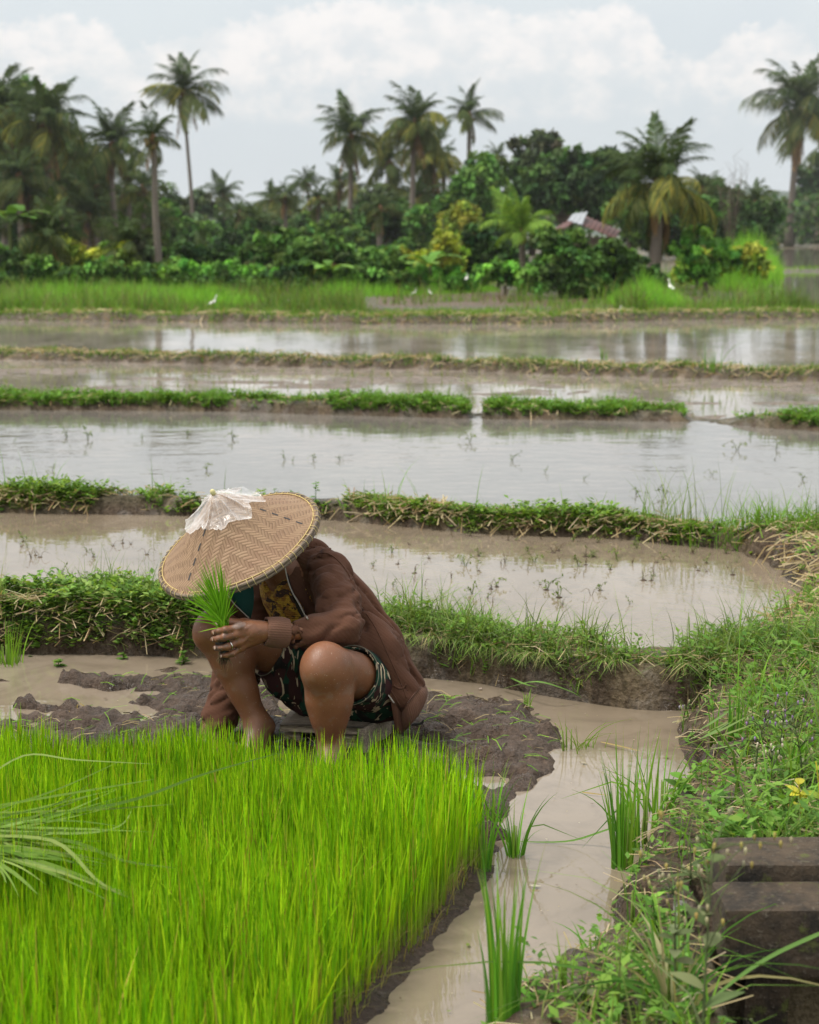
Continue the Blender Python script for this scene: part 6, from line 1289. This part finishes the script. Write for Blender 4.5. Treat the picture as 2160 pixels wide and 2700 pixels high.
hem = patch('hem_band', ys, [K(851, 1541, ys[0][1] + .012), K(867, 1524, ys[1][1] + .008), K(885, 1501, ys[2][1] + .01), K(899, 1469, ys[3][1] + .02), K(893, 1462, 5.49), K(850, 1500, 5.62)], RIBM, jacket, rib=.0016, nr=64, n=200, sag=.008)
ft = [onj(822, 1470, -.003), onj(834, 1484, -.004), ys[0] - (0, .002, 0)]
front = patch('jacket_corner', ft, [K(833, 1538, ft[0][1] + .01), K(842, 1546, ft[1][1] + .01), K(852, 1541, ys[0][1] + .011)], BROWN, jacket, n=24, sag=.003)
ZIP = flat_mat('zip_tape', (.42, .38, .33), .5, .2, 300)
def zipper(pts, off=.003, r=.0026):
    P = hits(bvJ, pts, off)
    if len(P) > 2:
        m = MB(); add_tube(m, spline(P, len(P) * 3), r, 6); plink('zipper', np.concatenate(m.V), [np.concatenate(m.F[4]), np.concatenate(m.F[3])], ZIP, parent=jacket)
def pline(pts, n, dx=0, dy=0):
    P = spline(np.array([(a + dx, b + dy) for a, b in pts], float), n); return [tuple(q) for q in P]
zipper(pline([(599, 1192), (605, 1222), (615, 1248), (629, 1272), (646, 1303)], 26, 2, 0)); zipper(pline([(786, 1420), (806, 1449), (824, 1474), (838, 1496), (846, 1509)], 26, 2, 1))
SEAM = flat_mat('brown_thread', (.045, .02, .014), .9)
def seam(name, pts, n=30, r=.0016, mat=None):
    P = hits(bvJ, pline(pts, n), .0006)
    if len(P) > 2: m = MB(); add_tube(m, P, r, 5); plink(name, np.concatenate(m.V), [np.concatenate(m.F[4]), np.concatenate(m.F[3])], mat or BROWN, parent=jacket)
seam('shoulder_seam', [(662, 1176), (672, 1166), (692, 1166), (712, 1180), (730, 1202), (740, 1222)], r=.0028)
seam('side_seam', [(752, 1265), (790, 1320), (818, 1380), (845, 1440), (856, 1470)], r=.0018); seam('side_seam', [(775, 1395), (800, 1425), (822, 1452), (842, 1485)], r=.0022)
pk = hits(bvJ, pline([(829, 1443), (838, 1449), (848, 1449), (855, 1440)], 14), .001)
if len(pk) > 3: m = MB(); add_tube(m, pk, .0032, 6); plink('pocket', np.concatenate(m.V), [np.concatenate(m.F[4]), np.concatenate(m.F[3])], BROWN, parent=jacket)
# inner right panel with teal lining
TEAL = cloth_mat('teal_lining', (.012, .055, .045), (.02, .085, .07), 500, .2); 
patch('jacket_lining', [K(474, 1225, 5.34), K(500, 1222, 5.33), K(532, 1222, 5.37)], [K(484, 1252, 5.31), K(510, 1292, 5.32), K(528, 1302, 5.36)], TEAL, jacket, n=20, sag=.01)
patch('jacket_panel', [K(462, 1215, 5.36), K(474, 1232, 5.335), K(486, 1262, 5.305), K(520, 1298, 5.31)], [K(456, 1262, 5.36), K(470, 1285, 5.34), K(490, 1300, 5.32), K(518, 1316, 5.32)], BROWN, jacket, n=20)
m = MB(); add_tube(m, spline([K(479, 1250, 5.30), K(492, 1270, 5.297), K(524, 1301, 5.30)], 14), .0018, 5); plink('zipper', np.concatenate(m.V), [np.concatenate(m.F[4]), np.concatenate(m.F[3])], ZIP, parent=jacket)
patch('jacket_panel', [K(586, 1180, 5.44), K(592, 1220, 5.42), K(612, 1262, 5.38), K(640, 1306, 5.30)], [K(600, 1180, 5.36), K(607, 1222, 5.34), K(622, 1262, 5.32), K(650, 1308, 5.27)], cloth_mat('shaded_lining', (.012, .010, .009), (.02, .017, .015)), jacket, n=20)  # near-black sheet: shade inside the open jacket put into its colour
m = MB(); add_tube(m, spline([K(599, 1188, 5.335), K(606, 1222, 5.325), K(616, 1248, 5.315), K(630, 1272, 5.295), K(647, 1305, 5.258)], 20), .0022, 6); plink('zipper', np.concatenate(m.V), [np.concatenate(m.F[4]), np.concatenate(m.F[3])], ZIP, parent=jacket)
# yellow smocked top
YM = Mat('batik_top'); yp = YM.pos(); sy = YM.scl(yp, (1, 1, 1)); w = YM.N('ShaderNodeTexWave', bands_direction='Z'); YM.put(yp, w.inputs['Vector']); w.inputs['Scale'].default_value = 42; w.inputs['Distortion'].default_value = 5; w.inputs['Detail'].default_value = 2; w.inputs['Detail Scale'].default_value = 3
pt = YM.noise(yp, 26, 3, .5, dist=1.5); YM.set(Base_Color=YM.mix(YM.ramp(pt, .52, .56), YM.mix(YM.ramp(YM.noise(yp, 45, 3), .45, .55), (.52, .30, .03), (.30, .13, .02)), (.05, .02, .012)), Roughness=.8); YM.bump(w.outputs['Fac'], .9, .004)
SH = Field((-.62, 5.22, .08), (-.02, 5.72, .62), .006)
SH.cone(J['waist'], J['chest'], .112, .112, .05); SH.cone(J['pel'], J['waist'], .10, .112, .05); SH.cone(J['chest'], K(615, 1228, 5.45), .112, .102, .05); SH.cone(K(620, 1340, 5.42), K(617, 1425, 5.39), .06, .034, .05)
SH.ell(K(566, 1225, 5.34), (.024, .06, .055), k=.02, sub=True)
X, Y, Z = SH.pts(); SH.D = SH.D + ((fbm(X * 40, Y * 40, Z * 90, o=2, s=3) - .5) * .006).astype(np.float32); SH.D = np.maximum(SH.D, ((Z - .60)).astype(np.float32))
v, f = SH.net(); plink('top', smooth_np(v, f, 1), f, YM.m)
# camouflage shorts
CM = Mat('camouflage'); p = CM.pos(); ps = CM.scl(p, (1.5, 1.5, .55)); q1 = CM.noise(ps, 10, 2.5, .45, dist=1.6); q2 = CM.noise(CM.scl(p, (1.9, 1.9, .45)), 15, 2, .4, dist=2.2); q3 = CM.noise(CM.scl(p, (1.2, 1.2, .7)), 11, 2, .4, dist=1.0)
c = CM.mix(CM.ramp(q1, .49, .505), (.012, .011, .010), (.010, .045, .026)); c = CM.mix(CM.ramp(q3, .55, .565), c, (.040, .014, .014)); c = CM.mix(CM.ramp(q2, .625, .635), c, (.50, .40, .27))
CM.set(Base_Color=c, Roughness=.8); CM.p.inputs['Specular IOR Level'].default_value = .2; CM.bump(CM.noise(p, 600, 3), .2, .001)
ST = Field((-.62, 5.02, .02), (.08, 5.70, .42), .0055)
kL_, hL, kR_, hR = J['kneeL'], J['hipL'], J['kneeR'], J['hipR']
ST.cone(hL, hL + (kL_ - hL) * .56, .098, .094, .03, cap='b'); ST.cone(hR, hR + (kR_ - hR) * .56, .098, .084, .03, cap='b'); ST.cone(hL, hR, .10, .10, .05); ST.cone(J['pel'], J['waist'] * .4 + J['pel'] * .6, .112, .115, .04)
ST.cone(K(680, 1455, 5.42), K(590, 1438, 5.36), .062, .050, .04); ST.cone(K(780, 1478, 5.33), K(700, 1480, 5.36), .062, .058, .04); ST.cone(K(620, 1462, 5.40), K(650, 1480, 5.40), .045, .05, .03)
X, Y, Z = ST.pts(); PP2 = np.stack([X, Y, Z], -1).reshape(-1, 3); near = np.abs(ST.D.reshape(-1)) < .025; w_ = ridge(PP2[near], hL - kL_ + np.array([.1, 0, -.1]), 20, 6, 61) - .5; D = ST.D.reshape(-1); D[near] += (w_ * .02).astype(np.float32); ST.D = D.reshape(ST.D.shape)
# hollow hems
for a, b in ((hL, kL_), (hR, kR_)): e = a + (b - a) * .56; dr = unit(b - a); ST.cone(e + dr * .02, e - dr * .02, .084 if a is hL else .074, .082 if a is hL else .072, .003, sub=True)
ST.D = np.maximum(ST.D, (.092 - Z).astype(np.float32))
v, f = ST.net(); v = smooth_np(v, f, 2); shorts = plink('shorts', v, f, CM.m)
for a, b, r_ in ((hL, kL_, .0935), (hR, kR_, .0835)):
    ax = unit(b - a); e = a + (b - a) * .557; u = unit(np.cross(ax, [0, 0, 1.])); vv = np.cross(ax, u); t = np.linspace(0, 2 * np.pi, 60); V, F, _ = tube([e + (u * math.cos(q) + vv * math.sin(q)) * r_ for q in t], .0014, 5, False); plink('hem_piping', V, F, flat_mat('hem_piping', (.20, .19, .14), .8), parent=shorts)

# hat ---------------------------------------------------------------------
HR, HH = .268, .196
hat = thing('conical_hat', HC, 'woven bamboo conical hat with a plastic bag over its tip, worn by the crouching person', 'hat')
hat.rotation_mode = 'QUATERNION'; hm = Matrix((tuple(HS), tuple(np.cross(HN, HS)), tuple(HN))).transposed(); hat.rotation_quaternion = hm.to_quaternion(); HM = np.array(hm)
def hz_(t): return HH * ((1 - t) ** 1.06) - .010 * np.sin(np.pi * t) * t - .012 * np.exp(-(t / .06) ** 2)
def hat_shell(off, n_r=56, n_a=180, t1=.985):
    t = np.linspace(.004, t1, n_r); a = np.arange(n_a) / n_a * 2 * np.pi; T_, A = np.meshgrid(t, a, indexing='ij'); wob = .004 * (fbm(np.cos(A) * 2 + 5, np.sin(A) * 2 + 5, T_ * 3, o=3, s=5) - .5) * 2 * T_
    R_ = HR * T_ * (1 + .006 * np.sin(3 * A)); V = np.stack([R_ * np.cos(A), R_ * np.sin(A), hz_(T_) + off + wob], -1); i = np.arange(n_r - 1)[:, None] * n_a; j = np.arange(n_a)[None]
    return V.reshape(-1, 3), np.stack([i + j, i + n_a + j, i + n_a + (j + 1) % n_a, i + (j + 1) % n_a], -1).reshape(-1, 4), R_, A
V0, F0, _, _ = hat_shell(0); V1, F1, _, _ = hat_shell(-.004)
BM = Mat('woven_bamboo'); oc = BM.obj(); rotn = BM.N('ShaderNodeVectorRotate'); BM.put(oc, rotn.inputs['Vector']); rotn.inputs['Angle'].default_value = R(-52)
sp3 = BM.N('ShaderNodeSeparateXYZ'); BM.l.new(rotn.outputs[0], sp3.inputs[0]); S_ = .0092
wobn = BM.noise(oc, 9, 2); U = BM.math('ADD', BM.math('DIVIDE', sp3.outputs[0], S_), BM.math('MULTIPLY', wobn, 2.6)); W_ = BM.math('ADD', BM.math('DIVIDE', sp3.outputs[1], S_ * .92), BM.math('MULTIPLY', wobn, -2.0))
iu, iv, fu, fv = BM.math('FLOOR', U), BM.math('FLOOR', W_), BM.math('FRACT', U), BM.math('FRACT', W_)
pp = BM.math('PINGPONG', iu, 15.0); sel = BM.math('LESS_THAN', BM.math('FLOORED_MODULO', BM.math('ADD', pp, iv), 6.0), 2.5)
def cmb2(a, b, c=0.0):
    n = BM.N('ShaderNodeCombineXYZ'); BM.put(a, n.inputs[0]); BM.put(b, n.inputs[1]); BM.put(c, n.inputs[2]); return n.outputs[0]
def fsel(a, b): n = BM.N('ShaderNodeMix', data_type='FLOAT'); BM.put(sel, n.inputs[0]); BM.put(a, n.inputs[2]); BM.put(b, n.inputs[3]); return n.outputs[0]
fr = fsel(fv, fu); prof = BM.math('POWER', BM.math('MULTIPLY', BM.math('MULTIPLY', fr, BM.math('SUBTRACT', 1.0, fr)), 4.0), .45)
idn = fsel(iv, BM.math('ADD', iu, 57.0)); wnz = BM.N('ShaderNodeTexWhiteNoise', noise_dimensions='1D'); BM.put(idn, wnz.inputs['W']); strip_r = wnz.outputs['Value']
along = fsel(BM.noise(cmb2(BM.math('MULTIPLY', U, .5), BM.math('MULTIPLY', W_, 9.0)), 1.0, 4, .7), BM.noise(cmb2(BM.math('MULTIPLY', U, 9.0), BM.math('MULTIPLY', W_, .5), 3.0), 1.0, 4, .7))
# ends of each float dip under its neighbour
ne = BM.math('FLOORED_MODULO', BM.math('ADD', pp, iv), 6.0); endd = fsel(BM.math('MINIMUM', BM.math('SUBTRACT', ne, 3.0), BM.math('SUBTRACT', 5.0, ne)), BM.math('MINIMUM', ne, BM.math('SUBTRACT', 2.0, ne)))
cb = BM.mix(along, (.13, .074, .038), (.33, .220, .130)); cb = BM.mix(BM.math('MULTIPLY', BM.math('POWER', strip_r, 2.0), .55), cb, (.20, .12, .07)); cb = BM.mix(sel, BM.mix(.12, cb, (.65, .45, .28)), cb)
stain = BM.noise(oc, 7, 5, .6); cb = BM.mix(BM.ramp(stain, .5, .72, 0, .38), cb, (.20, .105, .06))
gap = BM.ramp(prof, .05, .5); cb = BM.mix(gap, (.11, .06, .033), cb); cb = BM.mix(BM.ramp(BM.noise(oc, 55, 3), .55, .75, 0, .5), cb, (.14, .08, .045))
BM.set(Base_Color=cb, Roughness=.62); BM.p.inputs['Specular IOR Level'].default_value = .3
BM.bump(BM.math('ADD', BM.math('MULTIPLY', prof, 1.0), BM.math('MULTIPLY', along, .25)), .9, .0022)
shell = link('woven_shell', mesh_np('woven_shell', np.concatenate([V0, V1]), np.concatenate([F0, F1[:, ::-1] + len(V0)]), BM.m, smooth=True), hat)
RIM = Mat('weathered_cane'); ro_ = RIM.obj(); RIM.set(Base_Color=RIM.mix(RIM.ramp(RIM.noise(RIM.scl(ro_, (3, 3, 60)), 12, 5, .7), .35, .7), (.055, .040, .028), (.27, .205, .14)), Roughness=.8); RIM.bump(RIM.noise(RIM.scl(ro_, (4, 4, 90)), 14, 4), .8, .003)
a = np.linspace(0, 2 * np.pi, 141); wob = .002 * np.sin(a * 5); rimp = lambda r, z: np.stack([r * np.cos(a), r * np.sin(a), z + wob], -1)
for r_, z_, w_, nm in ((HR * .995, hz_(.985) - .002, .0062, 'rim_hoop'), (HR * 1.0, hz_(.985) - .012, .0060, 'rim_hoop'), (HR * .955, hz_(.955) + .0015, .0016, 'rim_cord')):
    V, F, _ = tube(rimp(r_ * (1 + .006 * np.sin(3 * a))[:] if False else r_, z_), w_, 8, False); link(nm, mesh_np(nm, V, F, RIM.m if nm == 'rim_hoop' else flat_mat('rattan', (.50, .38, .15), .6), smooth=True), hat)
RAT = flat_mat('rattan_binding', (.58, .46, .20), .6, .25, 60)
m = MB(); c0 = np.array([HR * .962, 0, hz_(.955)]); sp_pts = spline([(HR * .950, .0, hz_(.955) + .002), (HR * .975, .001, hz_(.975) + .006), (HR * 1.015, .0015, hz_(.985) + .002), (HR * 1.023, .002, hz_(.985) - .010), (HR * 1.0, .003, hz_(.985) - .020), (HR * .97, .002, hz_(.985) - .010)], 14); add_tube(m, sp_pts, .0010, 5)
stitch = m.mesh('stitch', RAT, True); r = rng(12)
for i in range(58): link('stitch', stitch, hat, None, (0, 0, i / 58 * 6.283 + r.normal(0, .02)))
# dark dyed strips woven in along two lines
bvHat = bvh_of(V0 @ HM.T + HC, F0); DK = flat_mat('dyed_strip', (.035, .035, .036), .6, .2, 90); k = 0
for (x0, y0, x1, y1) in ((432, 1115, 394, 1230), (549, 1072, 643, 1105)):
    for q in range(4):
        t0, t1 = q * .27 - .02, q * .27 + .12; pa, pb = np.array([x0, y0]) + (np.array([x1 - x0, y1 - y0])) * t0, np.array([x0, y0]) + (np.array([x1 - x0, y1 - y0])) * t1
        P = hits(bvHat, [tuple(pa + (pb - pa) * s_) for s_ in np.linspace(0, 1, 5)], .0012)
        if len(P) < 5: continue
        L = (P - HC) @ HM; w_ = np.cross(unit(L[-1] - L[0]), [0, 0, 1]); w_ = unit(w_) * .0030; V = np.concatenate([L - w_, L + w_]); i = np.arange(4); link('dyed_strip', mesh_np('dyed_strip', V, np.stack([i, i + 1, i + 6, i + 5], -1), DK), hat)
# plastic bag tied over the tip
def bag():
    na, nr = 220, 26; a = np.arange(na) / na * 2 * np.pi; rows = []; jag = .40 + .14 * (fbm(np.cos(a) * 2.2 + 9, np.sin(a) * 2.2 + 9, o=3, s=4) - .5) * 2 + .03 * np.abs(np.sin(a * 5 + 1)); pk_ = 9
    for i in range(nr):
        s_ = i / (nr - 1); t = jag * s_; fold = (1 - np.abs(np.sin(a * pk_ / 2 + 1.5 * np.sin(a * 2 + 1) + .7 * s_))) ** 3 * .010 * s_ ** .7 + .015 * (fbm(np.cos(a) * 3.5, np.sin(a) * 3.5, a * 0 + s_ * 4, o=4, s=8) - .5) * s_
        lift = .003 + fold + .010 * s_ ** 6; r_ = HR * t + lift * .55; z = hz_(t) + lift + .004; rows.append(np.stack([r_ * np.cos(a), r_ * np.sin(a), z + .0 * a], -1))
    V = np.concatenate(rows); i = np.arange(nr - 1)[:, None] * na; j = np.arange(na)[None]; return V, np.stack([i + j, i + na + j, i + na + (j + 1) % na, i + (j + 1) % na], -1).reshape(-1, 4)
PB = Mat('thin_plastic_bag'); po = PB.obj(); cr = PB.N('ShaderNodeTexVoronoi', feature='DISTANCE_TO_EDGE'); PB.put(PB.scl(po, (1, 1, 1)), cr.inputs['Vector']); cr.inputs['Scale'].default_value = 14; crn = PB.noise(po, 30, 4, .6)
lw = PB.N('ShaderNodeLayerWeight'); lw.inputs['Blend'].default_value = .35
al = PB.math('ADD', PB.math('MULTIPLY', PB.ramp(crn, .45, .75), .18), PB.math('ADD', PB.math('MULTIPLY', lw.outputs['Facing'], .62), .08)); al2 = PB.N('ShaderNodeMath', operation='ADD'); al2.use_clamp = True; PB.put(al, al2.inputs[0]); al2.inputs[1].default_value = 0.0
PB.set(Base_Color=(.80, .79, .78), Roughness=.18, Alpha=al2.outputs[0]); PB.p.inputs['Specular IOR Level'].default_value = .8; PB.bump(PB.math('ADD', crn, PB.math('MULTIPLY', cr.outputs['Distance'], 2.0)), .6, .008)
v, f = bag(); link('plastic_bag', mesh_np('plastic_bag', v, f, PB.m, smooth=True), hat)
m = MB(); add_tube(m, [(0, 0, hz_(0) + .004), (0, 0, hz_(0) + .012), (0, 0, hz_(0) + .02), (0, 0, hz_(0) + .024)], [.007, .009, .007, .002], 10); link('tip_knot', m.mesh('tip_knot', flat_mat('knot', (.55, .50, .25), .7), True), hat)
# stool ---------------------------------------------------------------------
WD = Mat('weathered_wood'); wp = WD.obj(); wn_ = WD.noise(WD.scl(wp, (3, 30, 30)), 5, 6, .65, dist=.4); WD.set(Base_Color=WD.mix(WD.ramp(wn_, .35, .7), (.15, .115, .085), (.40, .33, .25)), Roughness=.85); WD.bump(wn_, .8, .004)
st = thing('wooden_stool', (K(700, 1530, 5.38)[0], 5.38, .02), 'low grey weathered wooden stool under the crouching person', 'stool'); so = np.array(st.location)
def plank(name, cs, th, seed):
    """cs: four top corners; a rough board"""
    cs = np.array(cs, float) - so; n = 14; m_ = 6; A, Bq = np.meshgrid(np.linspace(0, 1, n), np.linspace(0, 1, m_), indexing='ij'); A, Bq = A[..., None], Bq[..., None]; T_ = (cs[0] * (1 - A) + cs[1] * A) * (1 - Bq) + (cs[3] * (1 - A) + cs[2] * A) * Bq
    T_ = T_ + (fbm(T_[..., :1] * 40, T_[..., 1:2] * 60, T_[..., 2:] * 40, o=3, s=seed) - .5) * .005; N = unit(np.cross(cs[1] - cs[0], cs[3] - cs[0])); V = np.concatenate([T_.reshape(-1, 3), (T_ - N * th).reshape(-1, 3)]); i = np.arange(n - 1)[:, None] * m_ + np.arange(m_ - 1)[None]; f = np.stack([i, i + m_, i + m_ + 1, i + 1], -1).reshape(-1, 4); o_ = n * m_; sd_ = []
    for a_, b_, s_ in ((0, m_ - 1, 1), (o_ - m_, o_ - 1, 1), (0, o_ - m_, m_), (m_ - 1, o_ - 1, m_)): q = np.arange(a_, b_, s_); sd_.append(np.stack([q, q + s_, q + s_ + o_, q + o_], -1))
    return link(name, mesh_np(name, V, np.concatenate([f, f[:, ::-1] + o_] + sd_), WD.m), st)
z0 = .100; fl, fr_, bl_, br = G(589, 1527, z0), G(764, 1534, z0), G(612, 1495, z0), G(806, 1500, z0)
plank('seat_board', [fl, fr_, br, bl_], .021, 1)
def vplank(name, a, b, zt, zb, th, seed): a, b = np.array(a), np.array(b); plank(name, [(a[0], a[1], zb), (b[0], b[1], zb), (b[0], b[1], zt), (a[0], a[1], zt)], th, seed)
vplank('leg_board', fl + (.012, .018, 0), fl + (.064, .014, 0), .070, .0, .02, 2); vplank('leg_board', fr_ + (-.06, .016, 0), fr_ + (-.004, .018, 0), .070, .0, .02, 3)
vplank('side_board', fr_ + (.006, -.012, 0), br + (.03, .01, 0), .098, -.01, .024, 4); vplank('leg_board', bl_ + (.02, .0, 0), bl_ + (.07, .0, 0), .070, .0, .02, 5)
# bunch of seedlings in the hand ------------------------------------------------
sb = thing('seedling_bunch', hk(430, 900, 5.012), 'bunch of bright rice seedlings held upright in the muddy hand', 'rice seedlings'); s0 = np.array(sb.location); r = rng(44)
tips = [((393, 1242), 12), ((390, 1262), 7), ((398, 1284), 7), ((404, 1222), 9), ((414, 1202), 10), ((422, 1180), 8), ((434, 1196), 11), ((450, 1176), 8), ((464, 1190), 10), ((474, 1216), 11), ((486, 1234), 10), ((489, 1268), 8)]
SCG = [(.13, .33, .015), (.17, .40, .02), (.10, .27, .012), (.22, .45, .03)]
for (tx, ty), n in tips:
    for i in range(n):
        a, b = tx + r.normal(0, 7), ty + r.normal(0, 9) + abs(r.normal(0, 8)); Yt = 4.995 + r.normal(0, .028); f0 = hk(430 + r.normal(0, 26), 835 + r.normal(0, 12), 5.008 + r.normal(0, .005)); f1 = K(a, b, Yt); midp = (f0 + f1) / 2 + np.array([(471 - a) / 711 * .06, 0, .008]); root = hk(455 + r.normal(0, 18), 1120 + r.normal(0, 50), 5.010 + r.normal(0, .004))
        P = spline([root, f0, midp, f1], 14) - s0; leaf_strip(P, r.uniform(.0032, .0056), pick(SCG, 1, r, .08)[0], 'leaf', sb, BEDL, face=np.array([r.normal(0, .5), -1, .1]), taper=3.0)
leaf_strip(spline([hk(440, 832, 5.0), hk(300, 850, 4.985), hk(105, 896, 4.98)], 10) - s0, .0045, (.22, .42, .03), 'leaf', sb, BEDL, face=np.array([0, -.5, 1.0]), taper=3)
m = MB()
for i in range(60):
    p = hk(430 + r.normal(0, 30), 1215 + r.normal(0, 18), 5.006 + r.normal(0, .006)); q = p + (r.normal(0, .006), r.normal(0, .004), -abs(r.normal(.012, .012)) - .004); add_tube(m, [p - s0 + (0, 0, .02), p - s0, (p + q) / 2 - s0 + (r.normal(0, .002), 0, 0), q - s0], [.0012, .001, .0008, .0003], 4, (.09, .06, .04) if i % 3 else (.28, .22, .13))
for k_ in range(2):
    P = [hk(490 + k_ * 14, 1215, 5.0), hk(498 - k_ * 30, 1290, 5.0), hk(472 + k_ * 8, 1390 - k_ * 60, 5.0)]; add_tube(m, spline(np.array(P) - s0, 10), .0006, 4, (.30, .22, .13))
link('roots', m.mesh('roots', LEAF), sb)['kind'] = 'stuff'
MUDM = flat_mat('wet_clod', (.035, .028, .024), .5, .4, 120)
mc = Field(hk(430, 1050, 5.012) - .06, hk(430, 1050, 5.012) + .06, .0025); mc.cone(hk(400, 900, 5.006), hk(450, 1190, 5.006), .015, .013, .01); mc.ell(hk(380, 1030, 5.0), (.014, .012, .012), k=.01); X, Y, Z = mc.pts(); mc.D = mc.D + ((fbm(X * 90, Y * 90, Z * 90, o=3) - .5) * .010).astype(np.float32); v, f = mc.net(); link('root_clod', mesh_np('root_clod', v - s0, f, MUDM, smooth=True), sb)
# black twig on the mud behind the jacket
tw = thing('wood_chip', G(880, 1530, .03), 'charred wood chip lying on the mud right of the jacket hem', 'wood chip'); m = MB(); add_tube(m, spline([(-.03, -.01, .0), (-.01, 0, .008), (.012, .005, .010), (.02, .006, .022)], 8), [.002, .006, .008, .007, .006, .007, .006, .002], 7, flat=.6); link('chip', m.mesh('chip', flat_mat('charred_wood', (.018, .015, .014), .8), True), tw)
print('script', time.time() - T0)
